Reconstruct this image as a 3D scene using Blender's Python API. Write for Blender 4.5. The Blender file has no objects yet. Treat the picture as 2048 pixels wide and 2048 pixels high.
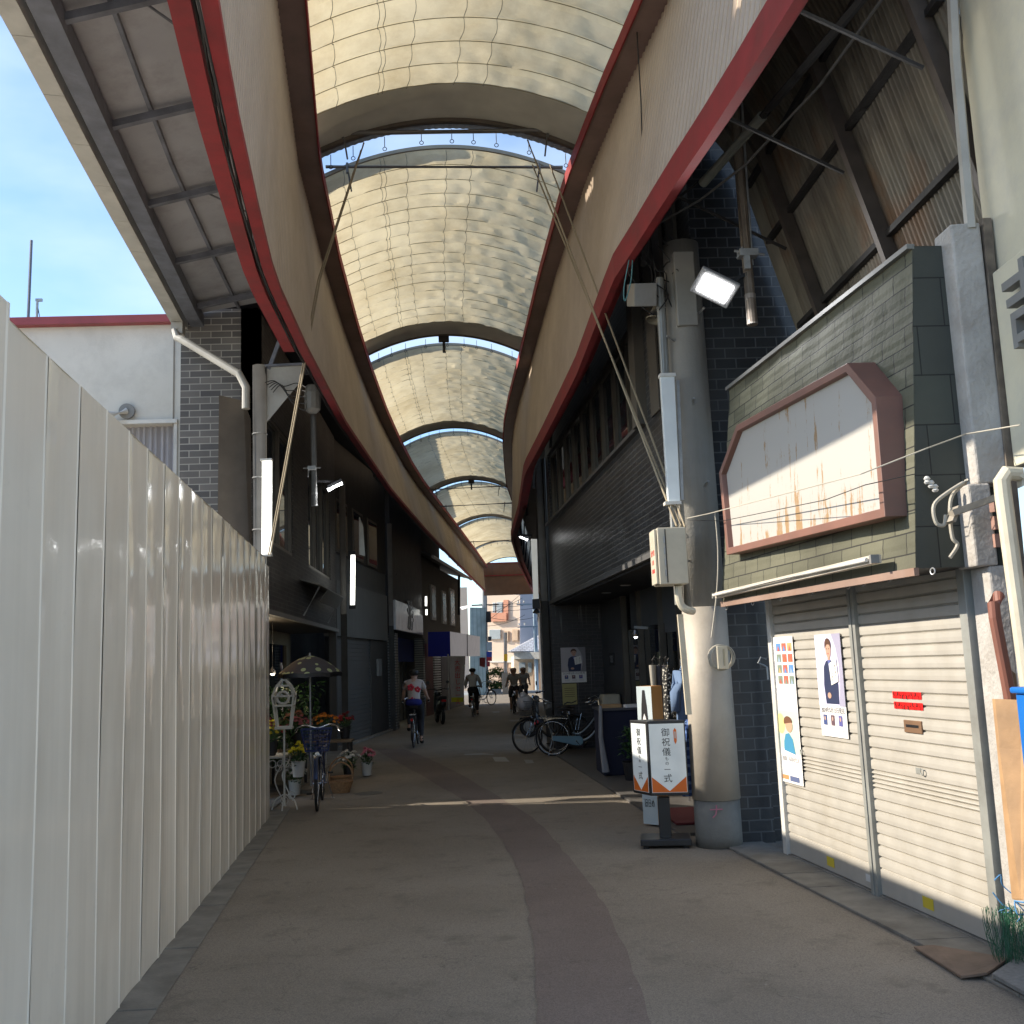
import bpy, math, random
import numpy as np
from mathutils import Vector as V, Matrix, noise
R = math.radians
rnd = random.Random(7)
sc = bpy.context.scene
COL = sc.collection

# ---------------------------------------------------------------- camera, sky, sun
YAW, PITCH, ROLL, CZ = -2.68, 98.5, -2.2, 1.7
CM = (Matrix.Rotation(R(YAW), 3, 'Z') @ Matrix.Rotation(R(PITCH), 3, 'X') @ Matrix.Rotation(R(ROLL), 3, 'Z'))
cam = bpy.data.cameras.new('camera'); camo = bpy.data.objects.new('camera', cam); COL.objects.link(camo)
camo.matrix_world = Matrix.Translation((0, 0, CZ)) @ CM.to_4x4()
cam.sensor_width = 36; cam.lens = 36; cam.clip_start = .05; cam.clip_end = 900
sc.camera = camo
w = bpy.data.worlds.new("World"); sc.world = w; w.use_nodes = True
nt = w.node_tree; bg = nt.nodes['Background']
sky = nt.nodes.new('ShaderNodeTexSky'); sky.sky_type = 'NISHITA'; sky.sun_disc = False
SUN = V((-1, .15, .60)).normalized()
sky.sun_elevation = math.asin(SUN.z); sky.sun_rotation = math.atan2(SUN.x, SUN.y); sky.dust_density = .6; sky.air_density = 1.0; sky.ozone_density = 3.5
tc = nt.nodes.new('ShaderNodeTexCoord'); mp = nt.nodes.new('ShaderNodeMapping'); mp.inputs['Scale'].default_value = (1.2, 1.6, 3.2)
nz = nt.nodes.new('ShaderNodeTexNoise'); nz.inputs['Scale'].default_value = 1.6; nz.inputs['Detail'].default_value = 6
rp = nt.nodes.new('ShaderNodeValToRGB'); rp.color_ramp.elements[0].position = .45; rp.color_ramp.elements[1].position = .7
mx = nt.nodes.new('ShaderNodeMix'); mx.data_type = 'RGBA'
nt.links.new(tc.outputs['Generated'], mp.inputs[0]); nt.links.new(mp.outputs[0], nz.inputs['Vector']); nt.links.new(nz.outputs[0], rp.inputs[0])
mm = nt.nodes.new('ShaderNodeMath'); mm.operation = 'MULTIPLY'; mm.inputs[1].default_value = .6
nt.links.new(rp.outputs[0], mm.inputs[0]); nt.links.new(mm.outputs[0], mx.inputs[0])
nt.links.new(sky.outputs[0], mx.inputs[6]); mx.inputs[7].default_value = (4.0, 4.5, 4.8, 1)
nt.links.new(mx.outputs[2], bg.inputs[0]); bg.inputs[1].default_value = .13
sl = bpy.data.lights.new('sun', 'SUN'); sl.energy = 3.4; sl.angle = R(.5); sl.color = (1, .89, .74)
so = bpy.data.objects.new('sun', sl); COL.objects.link(so); so.rotation_euler = SUN.to_track_quat('Z', 'Y').to_euler(); so.location = SUN * 60
sc.view_settings.view_transform = 'Standard'; sc.view_settings.look = 'None'; sc.view_settings.exposure = 1.2; sc.view_settings.gamma = 1
sc.cycles.max_bounces = 10; sc.cycles.diffuse_bounces = 6; sc.cycles.transmission_bounces = 6; sc.cycles.sample_clamp_indirect = 6
sc.cycles.use_denoising = True

def P(px, py, **k):
    """point of the place seen at a photo pixel, on the plane X=, Y= or Z="""
    v = CM @ V(((px - 1024) / 2048, (1024 - py) / 2048, -1)); (a, val), = k.items(); i = 'XYZ'.index(a); c = V((0, 0, CZ))
    return c + v * ((val - c[i]) / v[i])
def lerp(tab, y):
    if y <= tab[0][0]: return tab[0][1]
    for (a, b), (c, d) in zip(tab, tab[1:]):
        if y <= c: return b + (d - b) * (y - a) / (c - a)
    return tab[-1][1]

# ---------------------------------------------------------------- mesh helpers
OFF = {}
def frame(d, up=V((0, 0, 1))):
    d = d.normalized()
    if abs(d.dot(up)) > .98: up = V((0, 1, 0))
    a = d.cross(up).normalized(); return a, a.cross(d).normalized()
class MB:
    def __init__(s): s.v = []; s.f = []; s.m = []
    def add(s, vs, fs, m=0):
        o = len(s.v); s.v += [V(p) for p in vs]; s.f += [tuple(i + o for i in f) for f in fs]; s.m += [m] * len(fs); return s
    def box(s, c, sz, rot=None, m=0):
        c = V(c); q = []
        for z in (-.5, .5):
            for x, y in ((-.5, -.5), (.5, -.5), (.5, .5), (-.5, .5)):
                p = V((x * sz[0], y * sz[1], z * sz[2])); q.append(c + (rot @ p if rot else p))
        return s.add(q, [(3, 2, 1, 0), (4, 5, 6, 7), (0, 1, 5, 4), (1, 2, 6, 5), (2, 3, 7, 6), (3, 0, 4, 7)], m)
    def beam(s, a, b, wd, h, m=0, up=V((0, 0, 1))):
        a, b = V(a), V(b); x, y = frame(b - a, up); q = []
        for p in (a, b):
            for i, j in ((-1, -1), (1, -1), (1, 1), (-1, 1)): q.append(p + x * i * wd / 2 + y * j * h / 2)
        return s.add(q, [(3, 2, 1, 0), (4, 5, 6, 7), (0, 1, 5, 4), (1, 2, 6, 5), (2, 3, 7, 6), (3, 0, 4, 7)], m)
    def tube(s, pts, r, n=8, m=0, caps=True):
        pts = [V(p) for p in pts]; rr = r if isinstance(r, (list, tuple)) else [r] * len(pts); vs = []; fs = []
        prev = None
        for i, p in enumerate(pts):
            d = (pts[min(i + 1, len(pts) - 1)] - pts[max(i - 1, 0)])
            if d.length < 1e-7: d = V((0, 0, 1))
            if prev is None: a, b = frame(d)
            else:
                dn = d.normalized(); a = prev - dn * prev.dot(dn)
                a = a.normalized() if a.length > 1e-5 else frame(d)[0]; b = dn.cross(a)
            prev = a
            for k in range(n):
                t = 2 * math.pi * k / n; vs.append(p + (a * math.cos(t) + b * math.sin(t)) * rr[i])
        for i in range(len(pts) - 1):
            for k in range(n):
                k2 = (k + 1) % n; fs.append((i * n + k, i * n + k2, (i + 1) * n + k2, (i + 1) * n + k))
        if caps: fs.append(tuple(range(n))[::-1]); fs.append(tuple((len(pts) - 1) * n + k for k in range(n)))
        return s.add(vs, fs, m)
    def lathe(s, c, prof, n=16, m=0, ax=None):
        """prof: (r, h) along axis"""
        c = V(c); ax = V(ax or (0, 0, 1)).normalized(); a, b = frame(ax); vs = []; fs = []
        for r, h in prof:
            for k in range(n):
                t = 2 * math.pi * k / n; vs.append(c + ax * h + (a * math.cos(t) + b * math.sin(t)) * r)
        for i in range(len(prof) - 1):
            for k in range(n):
                k2 = (k + 1) % n; fs.append((i * n + k, i * n + k2, (i + 1) * n + k2, (i + 1) * n + k))
        fs.append(tuple(range(n))[::-1]); fs.append(tuple((len(prof) - 1) * n + k for k in range(n)))
        return s.add(vs, fs, m)
    def poly(s, pts, m=0): return s.add(pts, [tuple(range(len(pts)))], m)
    def prism(s, pts, d, m=0):
        """closed solid: outline swept by vector d"""
        pts = [V(p) for p in pts]; d = V(d); n = len(pts)
        return s.add(pts + [p + d for p in pts], [tuple(range(n))[::-1], tuple(range(n, 2 * n))] + [(i, (i + 1) % n, n + (i + 1) % n, n + i) for i in range(n)], m)
    def strip(s, A, B, m=0):
        n = len(A); return s.add(list(A) + list(B), [(i, i + 1, n + i + 1, n + i) for i in range(n - 1)], m)
    def torus(s, c, ax, r, t, n=32, k=8, m=0):
        c = V(c); a, b = frame(V(ax)); pts = [c + (a * math.cos(2 * math.pi * i / n) + b * math.sin(2 * math.pi * i / n)) * r for i in range(n)]
        vs = []; fs = []; ax = V(ax).normalized()
        for p in pts:
            o = (p - c).normalized()
            for j in range(k):
                q = 2 * math.pi * j / k; vs.append(p + (o * math.cos(q) + ax * math.sin(q)) * t)
        for i in range(n):
            for j in range(k): fs.append((i * k + j, i * k + (j + 1) % k, (i + 1) % n * k + (j + 1) % k, (i + 1) % n * k + j))
        return s.add(vs, fs, m)
    def ball(s, c, r, m=0, n=12, sc=(1, 1, 1)):
        h = n // 2; pr = []; c = V(c); vs = []; fs = []
        for i in range(h + 1):
            t = math.pi * i / h
            for k in range(n): q = 2 * math.pi * k / n; vs.append(c + V((math.sin(t) * math.cos(q) * r * sc[0], math.sin(t) * math.sin(q) * r * sc[1], math.cos(t) * r * sc[2])))
        for i in range(h):
            for k in range(n): fs.append((i * n + k, (i + 1) * n + k, (i + 1) * n + (k + 1) % n, i * n + (k + 1) % n))
        return s.add(vs, fs, m)
    def build(s, name, mats, parent=None, smooth=False, label=None, cat=None, group=None, kind=None, loc=None, bevel=0, uvt=None):
        if not isinstance(mats, (list, tuple)): mats = [mats]
        vv = s.v
        if parent is not None: o0 = OFF.get(parent.name, V((0, 0, 0)))
        elif kind in ('structure', 'stuff'): o0 = V((0, 0, 0))
        else:
            xs = [p.x for p in vv]; ys = [p.y for p in vv]; o0 = V(loc) if loc is not None else V(((min(xs) + max(xs)) / 2, (min(ys) + max(ys)) / 2, min(p.z for p in vv)))
        me = bpy.data.meshes.new(name); me.from_pydata([p - o0 for p in vv], [], s.f)
        for m in mats: me.materials.append(m)
        me.polygons.foreach_set('material_index', s.m)
        uv = me.uv_layers.new(name='uv'); data = np.zeros(len(me.loops) * 2, 'f')
        for p in me.polygons:
            n = p.normal
            if abs(n.z) > .75: t = V((1, 0, 0)); q = V((0, 1, 0))
            else: t = uvt or V((-n.y, n.x, 0)).normalized(); q = V((0, 0, 1))
            for li in p.loop_indices:
                co = me.vertices[me.loops[li].vertex_index].co + o0; data[2 * li] = co.dot(t); data[2 * li + 1] = co.dot(q)
        uv.data.foreach_set('uv', data)
        if smooth: me.polygons.foreach_set('use_smooth', [True] * len(me.polygons))
        if smooth == 'sharp': me.set_sharp_from_angle(angle=R(16))
        me.update()
        o = bpy.data.objects.new(name, me); COL.objects.link(o)
        if smooth == 'auto' or bevel:
            if bevel:
                b = o.modifiers.new('b', 'BEVEL'); b.width = bevel; b.segments = 2; b.limit_method = 'ANGLE'; b.angle_limit = R(50); b.use_clamp_overlap = True
        if parent is not None: o.parent = parent; OFF[o.name] = o0
        else: o.location = o0
        if label: o['label'] = label
        if cat: o['category'] = cat
        if group: o['group'] = group
        if kind: o['kind'] = kind
        return o
def thing(name, label, cat, loc=(0, 0, 0), group=None, rz=0):
    o = bpy.data.objects.new(name, None); COL.objects.link(o); o.location = loc; o.rotation_euler.z = rz
    o['label'] = label; o['category'] = cat
    if group: o['group'] = group
    OFF[o.name] = V(loc); return o
def dup(o, loc=None, rz=None, label=None, parent=None, swap=None):
    c = o.copy(); COL.objects.link(c)
    if parent is not None: c.parent = parent
    if loc is not None: c.location = loc
    if rz is not None: c.rotation_euler.z = rz
    if label: c['label'] = label
    if swap and c.type == 'MESH' and c.data.materials and c.data.materials[0].name in swap:
        c.data = c.data.copy(); c.data.materials[0] = swap[c.data.materials[0].name]
    for ch in list(o.children): dup(ch, parent=c, swap=swap)
    return c
def text(name, body, origin, ux, uy, size, mat, parent, ext=.002, align='CENTER', vertical=False, label=None, bold=0, sx=1):
    """letters as mesh, plane axes ux (right) uy (up)"""
    ux = V(ux).normalized(); uy = V(uy).normalized(); n = ux.cross(uy); mb = MB(); rows = list(body) if vertical else [body]
    for i, t in enumerate(rows):
        sz = size
        if isinstance(size, dict): sz = size.get(t, size['*'])
        c = bpy.data.curves.new('t', 'FONT'); c.body = t; c.align_x = align; c.size = sz; c.extrude = ext; c.offset = bold; c.resolution_u = 2
        ob = bpy.data.objects.new('t', c); COL.objects.link(ob); dg = bpy.context.evaluated_depsgraph_get(); me = bpy.data.meshes.new_from_object(ob.evaluated_get(dg))
        szs = [(size.get(q, size['*']) if isinstance(size, dict) else size) for q in rows]
        dy = sum(szs[:i]) * 1.1 + szs[i] - szs[0] if vertical else 0
        mb.add([V(origin) + ux * v.co.x * sx + uy * (v.co.y - dy) + n * v.co.z for v in me.vertices], [tuple(p.vertices) for p in me.polygons])
        bpy.data.objects.remove(ob); bpy.data.meshes.remove(me); bpy.data.curves.remove(c)
    return mb.build(name, mat, parent, label=label)

# ---------------------------------------------------------------- materials
def nodes(name):
    m = bpy.data.materials.new(name); m.use_nodes = True; t = m.node_tree; return m, t, t.nodes['Principled BSDF'], t.links.new
def M(name, col, rough=.6, metal=0, var=.12, vs=3, bump=0, bs=30, spec=.5, emit=None, dirt=None, dcol=(.1, .085, .07), streak=False, coord='Object'):
    m, t, b, L = nodes(name); N = t.nodes.new
    b.inputs['Roughness'].default_value = rough; b.inputs['Metallic'].default_value = metal; b.inputs['Specular IOR Level'].default_value = spec
    tc = N('ShaderNodeTexCoord'); src = tc.outputs[coord]
    n1 = N('ShaderNodeTexNoise'); n1.inputs['Scale'].default_value = vs; n1.inputs['Detail'].default_value = 6; L(src, n1.inputs['Vector'])
    mr = N('ShaderNodeMapRange'); mr.inputs[1].default_value = .3; mr.inputs[2].default_value = .7; mr.inputs[3].default_value = 1 - var; mr.inputs[4].default_value = 1 + var; L(n1.outputs[0], mr.inputs[0])
    vm = N('ShaderNodeVectorMath'); vm.operation = 'SCALE'; vm.inputs[0].default_value = col; L(mr.outputs[0], vm.inputs['Scale']); out = vm.outputs[0]
    if dirt:
        n2 = N('ShaderNodeTexNoise'); n2.inputs['Scale'].default_value = 2.2; n2.inputs['Detail'].default_value = 9; n2.inputs['Roughness'].default_value = .7
        mp = N('ShaderNodeMapping'); mp.inputs['Scale'].default_value = (4, 4, .25) if streak else (1, 1, 1); L(src, mp.inputs[0]); L(mp.outputs[0], n2.inputs['Vector'])
        r2 = N('ShaderNodeMapRange'); r2.inputs[1].default_value = .47; r2.inputs[2].default_value = .75; r2.inputs[3].default_value = 0; r2.inputs[4].default_value = dirt; L(n2.outputs[0], r2.inputs[0])
        mx = N('ShaderNodeMix'); mx.data_type = 'RGBA'; L(r2.outputs[0], mx.inputs[0]); L(out, mx.inputs[6]); mx.inputs[7].default_value = (*dcol, 1); out = mx.outputs[2]
    L(out, b.inputs['Base Color'])
    if rough > .15:
        rr = N('ShaderNodeMapRange'); rr.inputs[3].default_value = rough * .85; rr.inputs[4].default_value = min(1, rough * 1.15); L(n1.outputs[0], rr.inputs[0]); L(rr.outputs[0], b.inputs['Roughness'])
    if bump:
        n3 = N('ShaderNodeTexNoise'); n3.inputs['Scale'].default_value = bs; n3.inputs['Detail'].default_value = 5; L(src, n3.inputs['Vector'])
        bp = N('ShaderNodeBump'); bp.inputs['Strength'].default_value = min(1, bump); bp.inputs['Distance'].default_value = .01; L(n3.outputs[0], bp.inputs['Height']); L(bp.outputs[0], b.inputs['Normal'])
    if emit: b.inputs['Emission Color'].default_value = (*emit[0], 1); b.inputs['Emission Strength'].default_value = emit[1]
    return m
def brick(name, c1, c2, mort, bw, bh, ms=.006, rough=.5, off=.5, bumpd=.006, grime=.25, streaky=0):
    m, t, b, L = nodes(name); N = t.nodes.new; uv = N('ShaderNodeUVMap'); uv.uv_map = 'uv'
    br = N('ShaderNodeTexBrick'); L(uv.outputs[0], br.inputs['Vector']); br.inputs['Scale'].default_value = 1; br.offset = off
    br.inputs['Color1'].default_value = (*c1, 1); br.inputs['Color2'].default_value = (*c2, 1); br.inputs['Mortar'].default_value = (*mort, 1)
    br.inputs['Mortar Size'].default_value = ms; br.inputs['Mortar Smooth'].default_value = .2; br.inputs['Brick Width'].default_value = bw; br.inputs['Row Height'].default_value = bh; br.inputs['Bias'].default_value = 0
    n = N('ShaderNodeTexNoise'); n.inputs['Scale'].default_value = 1.3; n.inputs['Detail'].default_value = 8; L(uv.outputs[0], n.inputs['Vector'])
    mr = N('ShaderNodeMapRange'); mr.inputs[1].default_value = .3; mr.inputs[2].default_value = .7; mr.inputs[3].default_value = 1 - grime; mr.inputs[4].default_value = 1 + grime; L(n.outputs[0], mr.inputs[0])
    vm = N('ShaderNodeVectorMath'); vm.operation = 'SCALE'; L(br.outputs[0], vm.inputs[0]); L(mr.outputs[0], vm.inputs['Scale']); out = vm.outputs[0]
    if streaky:
        mp = N('ShaderNodeMapping'); mp.inputs['Scale'].default_value = (22, .9, 1); L(uv.outputs[0], mp.inputs[0]); n2 = N('ShaderNodeTexNoise'); n2.inputs['Scale'].default_value = 1; n2.inputs['Detail'].default_value = 3; L(mp.outputs[0], n2.inputs['Vector'])
        r2 = N('ShaderNodeMapRange'); r2.inputs[1].default_value = .62; r2.inputs[2].default_value = .75; r2.inputs[3].default_value = 0; r2.inputs[4].default_value = streaky; L(n2.outputs[0], r2.inputs[0])
        mx = N('ShaderNodeMix'); mx.data_type = 'RGBA'; L(r2.outputs[0], mx.inputs[0]); L(out, mx.inputs[6]); mx.inputs[7].default_value = (.4, .4, .38, 1); out = mx.outputs[2]
    L(out, b.inputs['Base Color']); b.inputs['Roughness'].default_value = rough
    iv = N('ShaderNodeMath'); iv.operation = 'SUBTRACT'; iv.inputs[0].default_value = 1; L(br.outputs['Fac'], iv.inputs[1])
    n4 = N('ShaderNodeTexNoise'); n4.inputs['Scale'].default_value = 25; L(uv.outputs[0], n4.inputs['Vector']); ad = N('ShaderNodeMath'); ad.operation = 'MULTIPLY_ADD'; ad.inputs[1].default_value = .35; L(n4.outputs[0], ad.inputs[0]); L(iv.outputs[0], ad.inputs[2])
    bp = N('ShaderNodeBump'); bp.inputs['Distance'].default_value = bumpd; bp.inputs['Strength'].default_value = .8; L(ad.outputs[0], bp.inputs['Height']); L(bp.outputs[0], b.inputs['Normal'])
    return m
def emis(name, col, st): return M(name, col, .4, emit=(col, st), var=.02)
def glass(name, tint=(.02, .025, .03), rough=.03):
    m = M(name, tint, rough, 0, .1, 2, spec=1); m.node_tree.nodes['Principled BSDF'].inputs['IOR'].default_value = 1.6; m.node_tree.nodes['Principled BSDF'].inputs['Roughness'].default_value = rough
    for l in list(m.node_tree.links):
        if l.to_socket.name == 'Roughness': m.node_tree.links.remove(l)
    return m
black = M('black_paint', (.012, .012, .014), .45); dark = M('dark_steel', (.03, .028, .027), .6, .2, .3, 6, .3); rubber = M('rubber', (.015, .015, .015), .8)
chrome = M('chrome', (.55, .55, .56), .22, 1); galv = M('galvanised_steel', (.36, .37, .37), .5, .5, .2, 8, .2, dirt=.5)
white = M('white_paint', (.62, .61, .57), .5, dirt=.35); cream = M('cream_plastic', (.6, .55, .42), .45, dirt=.3); grey = M('grey_paint', (.22, .22, .21), .6, dirt=.5)
wire = M('wire_sheath', (.02, .02, .02), .6); wirew = M('pale_wire', (.42, .39, .32), .6); brownp = M('brown_frame_paint', (.2, .095, .07), .55, dirt=.4)
skin = M('skin', (.5, .3, .22), .5, var=.05); hair = M('hair', (.012, .01, .009), .5)
red = M('red_paint', (.27, .026, .03), .75, 0, .2, 4, .15, dirt=.5, dcol=(.12, .04, .035))
paper = M('paper', (.75, .74, .72), .7, var=.03)
def C(name, col, r=.6): return M(name, col, r, var=.06)
# ---------------------------------------------------------------- ground
m, t, b, L = nodes('asphalt'); N = t.nodes.new; tc = N('ShaderNodeTexCoord')
def nz_(s, d=6, r=.6, src=None):
    n = N('ShaderNodeTexNoise'); n.inputs['Scale'].default_value = s; n.inputs['Detail'].default_value = d; n.inputs['Roughness'].default_value = r; L(src or tc.outputs['Object'], n.inputs['Vector']); return n
def asph(name, c1, c2, c3):
    global m, t, b, L, N, tc
    m, t, b, L = nodes(name); N = t.nodes.new; tc = N('ShaderNodeTexCoord')
    big = nz_(.55, 7); rp = N('ShaderNodeValToRGB'); e = rp.color_ramp.elements; e[0].position = .3; e[0].color = (*c1, 1); e[1].position = .7; e[1].color = (*c2, 1); L(big.outputs[0], rp.inputs[0])
    sp = N('ShaderNodeTexVoronoi'); sp.inputs['Scale'].default_value = 170; L(tc.outputs['Object'], sp.inputs['Vector'])
    mr = N('ShaderNodeMapRange'); mr.inputs[1].default_value = 0; mr.inputs[2].default_value = .8; mr.inputs[3].default_value = .72; mr.inputs[4].default_value = 1.3; L(sp.outputs['Color'], mr.inputs[0])
    vm = N('ShaderNodeVectorMath'); vm.operation = 'SCALE'; L(rp.outputs[0], vm.inputs[0]); L(mr.outputs[0], vm.inputs['Scale'])
    st = nz_(2.3, 9, .75); r3 = N('ShaderNodeMapRange'); r3.inputs[1].default_value = .54; r3.inputs[2].default_value = .68; r3.inputs[3].default_value = 0; r3.inputs[4].default_value = .65; L(st.outputs[0], r3.inputs[0])
    mx = N('ShaderNodeMix'); mx.data_type = 'RGBA'; L(r3.outputs[0], mx.inputs[0]); L(vm.outputs[0], mx.inputs[6]); mx.inputs[7].default_value = (*c3, 1)
    # small pale chips and gum spots
    v2 = N('ShaderNodeTexVoronoi'); v2.inputs['Scale'].default_value = 4.2; v2.inputs['Randomness'].default_value = 1; L(tc.outputs['Object'], v2.inputs['Vector'])
    r4 = N('ShaderNodeMapRange'); r4.inputs[1].default_value = .04; r4.inputs[2].default_value = .03; r4.inputs[3].default_value = 0; r4.inputs[4].default_value = .7; L(v2.outputs['Distance'], r4.inputs[0])
    m2 = N('ShaderNodeMix'); m2.data_type = 'RGBA'; L(r4.outputs[0], m2.inputs[0]); L(mx.outputs[2], m2.inputs[6]); m2.inputs[7].default_value = (.3, .29, .27, 1)
    v3 = N('ShaderNodeTexVoronoi'); v3.feature = 'DISTANCE_TO_EDGE'; v3.inputs['Scale'].default_value = .55; wv = nz_(1.7, 5)
    ax = N('ShaderNodeVectorMath'); ax.operation = 'MULTIPLY_ADD'; ax.inputs[1].default_value = (1.2, 1.2, 0); L(wv.outputs['Color'], ax.inputs[0]); L(tc.outputs['Object'], ax.inputs[2]); L(ax.outputs[0], v3.inputs['Vector'])
    r5 = N('ShaderNodeMapRange'); r5.inputs[1].default_value = .002; r5.inputs[2].default_value = .001; r5.inputs[3].default_value = 0; r5.inputs[4].default_value = .3; L(v3.outputs['Distance'], r5.inputs[0])
    m3 = N('ShaderNodeMix'); m3.data_type = 'RGBA'; L(r5.outputs[0], m3.inputs[0]); L(m2.outputs[2], m3.inputs[6]); m3.inputs[7].default_value = (.02, .018, .015, 1)
    L(m3.outputs[2], b.inputs['Base Color']); b.inputs['Roughness'].default_value = .78
    fn = nz_(220, 3); bp = N('ShaderNodeBump'); bp.inputs['Distance'].default_value = .004; bp.inputs['Strength'].default_value = .7; L(fn.outputs[0], bp.inputs['Height']); L(bp.outputs[0], b.inputs['Normal'])
    return m
A1 = asph('asphalt', (.165, .141, .11), (.232, .203, .164), (.11, .094, .073)); A2 = asph('asphalt_strip', (.13, .1, .085), (.18, .145, .124), (.095, .078, .067))
conc = M('kerb_concrete', (.2, .19, .165), .85, 0, .25, 5, .5, 60, dirt=.6)
g = MB(); xs = [-250, -40, -10, -5, 0, 5, 10, 40, 250]
for i in range(8):
    for j in range(8): g.poly([(xs[i], xs[j] + 60, 0), (xs[i + 1], xs[j] + 60, 0), (xs[i + 1], xs[j + 1] + 60, 0), (xs[i], xs[j + 1] + 60, 0)])
g.build('ground', A1, kind='structure')
zz = lambda X, Y: P(600 + .414 * X, 1400 + .414 * Y, Z=.004)
lp = [(1140, 1565), (1139, 1430), (1137, 1300), (1122, 1150), (1100, 1000), (1070, 870), (1020, 750), (930, 620), (800, 490), (680, 420), (560, 350), (470, 300), (400, 262), (360, 235)]
rp_ = [(1705, 1565), (1650, 1410), (1600, 1270), (1530, 1120), (1460, 980), (1360, 830), (1250, 700), (1150, 590), (1000, 490), (880, 420), (760, 350), (660, 300), (570, 262), (500, 235)]
def smooth(pts):
    out = []
    for i in range(len(pts) - 1):
        a = pts[max(i - 1, 0)]; b_ = pts[i]; c = pts[i + 1]; d = pts[min(i + 2, len(pts) - 1)]
        for k in range(5):
            u = k / 5; out.append(.5 * ((2 * b_) + (c - a) * u + (2 * a - 5 * b_ + 4 * c - d) * u * u + (3 * b_ - a - 3 * c + d) * u ** 3))
    return out + [pts[-1]]
LA = smooth([zz(*p) for p in lp]); RB = smooth([zz(*p) for p in rp_]); y_ = LA[0].y - RB[0].y
LA = [V((LA[0].x + .1, -1, .004)), V((LA[0].x + .05, 2, .004))] + LA; RB = [V((RB[0].x - .25, -1, .004)), V((RB[0].x - .1, 2, .004))] + RB
jit = lambda p: p + V((noise.noise(p * 3) * .03, 0, 0))
MB().strip([jit(p) for p in LA], [jit(p + V((3, 0, 0))) - V((3, 0, 0)) for p in RB]).build('road_strip', A2, kind='structure')
# repaired squares and painted patches
MB().poly([P(*p, Z=.0045) for p in [(985, 1514), (1010, 1514), (1019, 1523), (990, 1523)]]).build('road_marking', C('marking_paint', (.4, .4, .38), .8), kind='structure')
mb = MB()
for q in [[(927, 1508), (965, 1506), (990, 1508), (985, 1510), (930, 1510)], [(1018, 1440), (1045, 1439), (1050, 1442), (1022, 1443)], [(984, 1423), (998, 1422), (1000, 1425), (986, 1426)], [(1048, 1519), (1065, 1520), (1068, 1526), (1052, 1527)]]:
    mb.poly([P(*p, Z=.0045) for p in q])
mb.build('road_marking', C('marking_paint_worn', (.3, .3, .28), .8), kind='structure')
c0 = P(737, 1587, Z=0); MB().lathe((c0.x, c0.y, .001), [(.0, 0), (.19, 0), (.2, .002), (.19, .005), (.15, .006), (.14, .004), (0, .004)], 28).build('manhole_cover', M('cast_iron', (.12, .115, .1), .7, .3, .3, 20, .5), label='round iron cover set in the asphalt in front of the flower shop', cat='manhole cover')
MB().poly([(-60, -60, .004), (60, -60, .004), (60, -1.2, .004), (-60, -1.2, .004)]).poly([(3.3, -1.2, .004), (60, -1.2, .004), (60, 4.1, .004), (3.3, 4.1, .004)]).build('bounce_street', M('bounce_pale_concrete', (.42, .4, .36), .9, dirt=.3), kind='structure')  # unseen pale ground added to bounce sunlight into the arcade
MB().poly([(-40, -1.1, .004), (-1.9, -1.1, .004), (-2.75, 15.3, .004), (-40, 15.3, .004)]).build('bounce_lot', M('bounce_lot_gravel', (.42, .38, .31), .95, 0, .2, 9, .5, dirt=.3), kind='structure')  # unseen pale surface added to bounce sunlight up under the left canopy
# concrete strip along the fence
fx = lambda y: -1.42 - .08 * y
ys = [i * .5 for i in range(0, 27)]
for k in range(22):
    y0, y1 = .3 + k * .6, .3 + (k + 1) * .6 - .008; wl = .17 + .1 * math.exp(-y0 / 5)
    if k == 0: kb = MB()
    kb.prism([(fx(y0) - .3, y0, 0), (fx(y0) + wl + .004 * math.sin(k * 7), y0, 0), (fx(y1) + wl, y1, 0), (fx(y1) - .3, y1, 0)], (0, 0, .012 + .002 * math.sin(k * 3)))
kb.build('kerb', conc, kind='structure', bevel=.004)
# concrete channel covers in front of the shutter
def rx(y): return 2.93 - .086 * (y - 5.9)
kb = MB()
for k in range(11):
    y0, y1 = 4.2 + k * .5, 4.2 + k * .5 + .492; kb.prism([(rx(y0) - .36, y0, 0), (rx(y0) + .02, y0, 0), (rx(y1) + .02, y1, 0), (rx(y1) - .36, y1, 0)], (0, 0, .02 + .003 * math.sin(k * 5)))
kb.build('channel_covers', conc, kind='structure', bevel=.004)
kb = MB(); kb.prism([(2.0, 10.2, 0), (3.4, 10.2, 0), (2.9, 20.6, 0), (1.5, 20.6, 0)], (0, 0, .03)); kb.build('shop_apron', M('apron_tile', (.09, .085, .08), .6, 0, .2, 4, .2), kind='structure', bevel=.004)
kb = MB(); kb.prism([(-4, 13.0, 0), (-2.55, 13.2, 0), (-2.65, 22.9, 0), (-4, 22.9, 0)], (0, 0, .02)); kb.prism([(-4, 23.0, 0), (-2.95, 23.0, 0), (-2.1, 30.4, 0), (-4, 30.4, 0)], (0, 0, .05)); kb.build('pavement', conc, kind='structure', bevel=.005)
far = MB(); far.poly([(-60, 64, .004), (80, 64, .004), (80, 74, .004), (-60, 74, .004)]); far.build('cross_road', asph('asphalt_far', (.2, .2, .19), (.27, .27, .26), (.16, .16, .15)), kind='structure')

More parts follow.
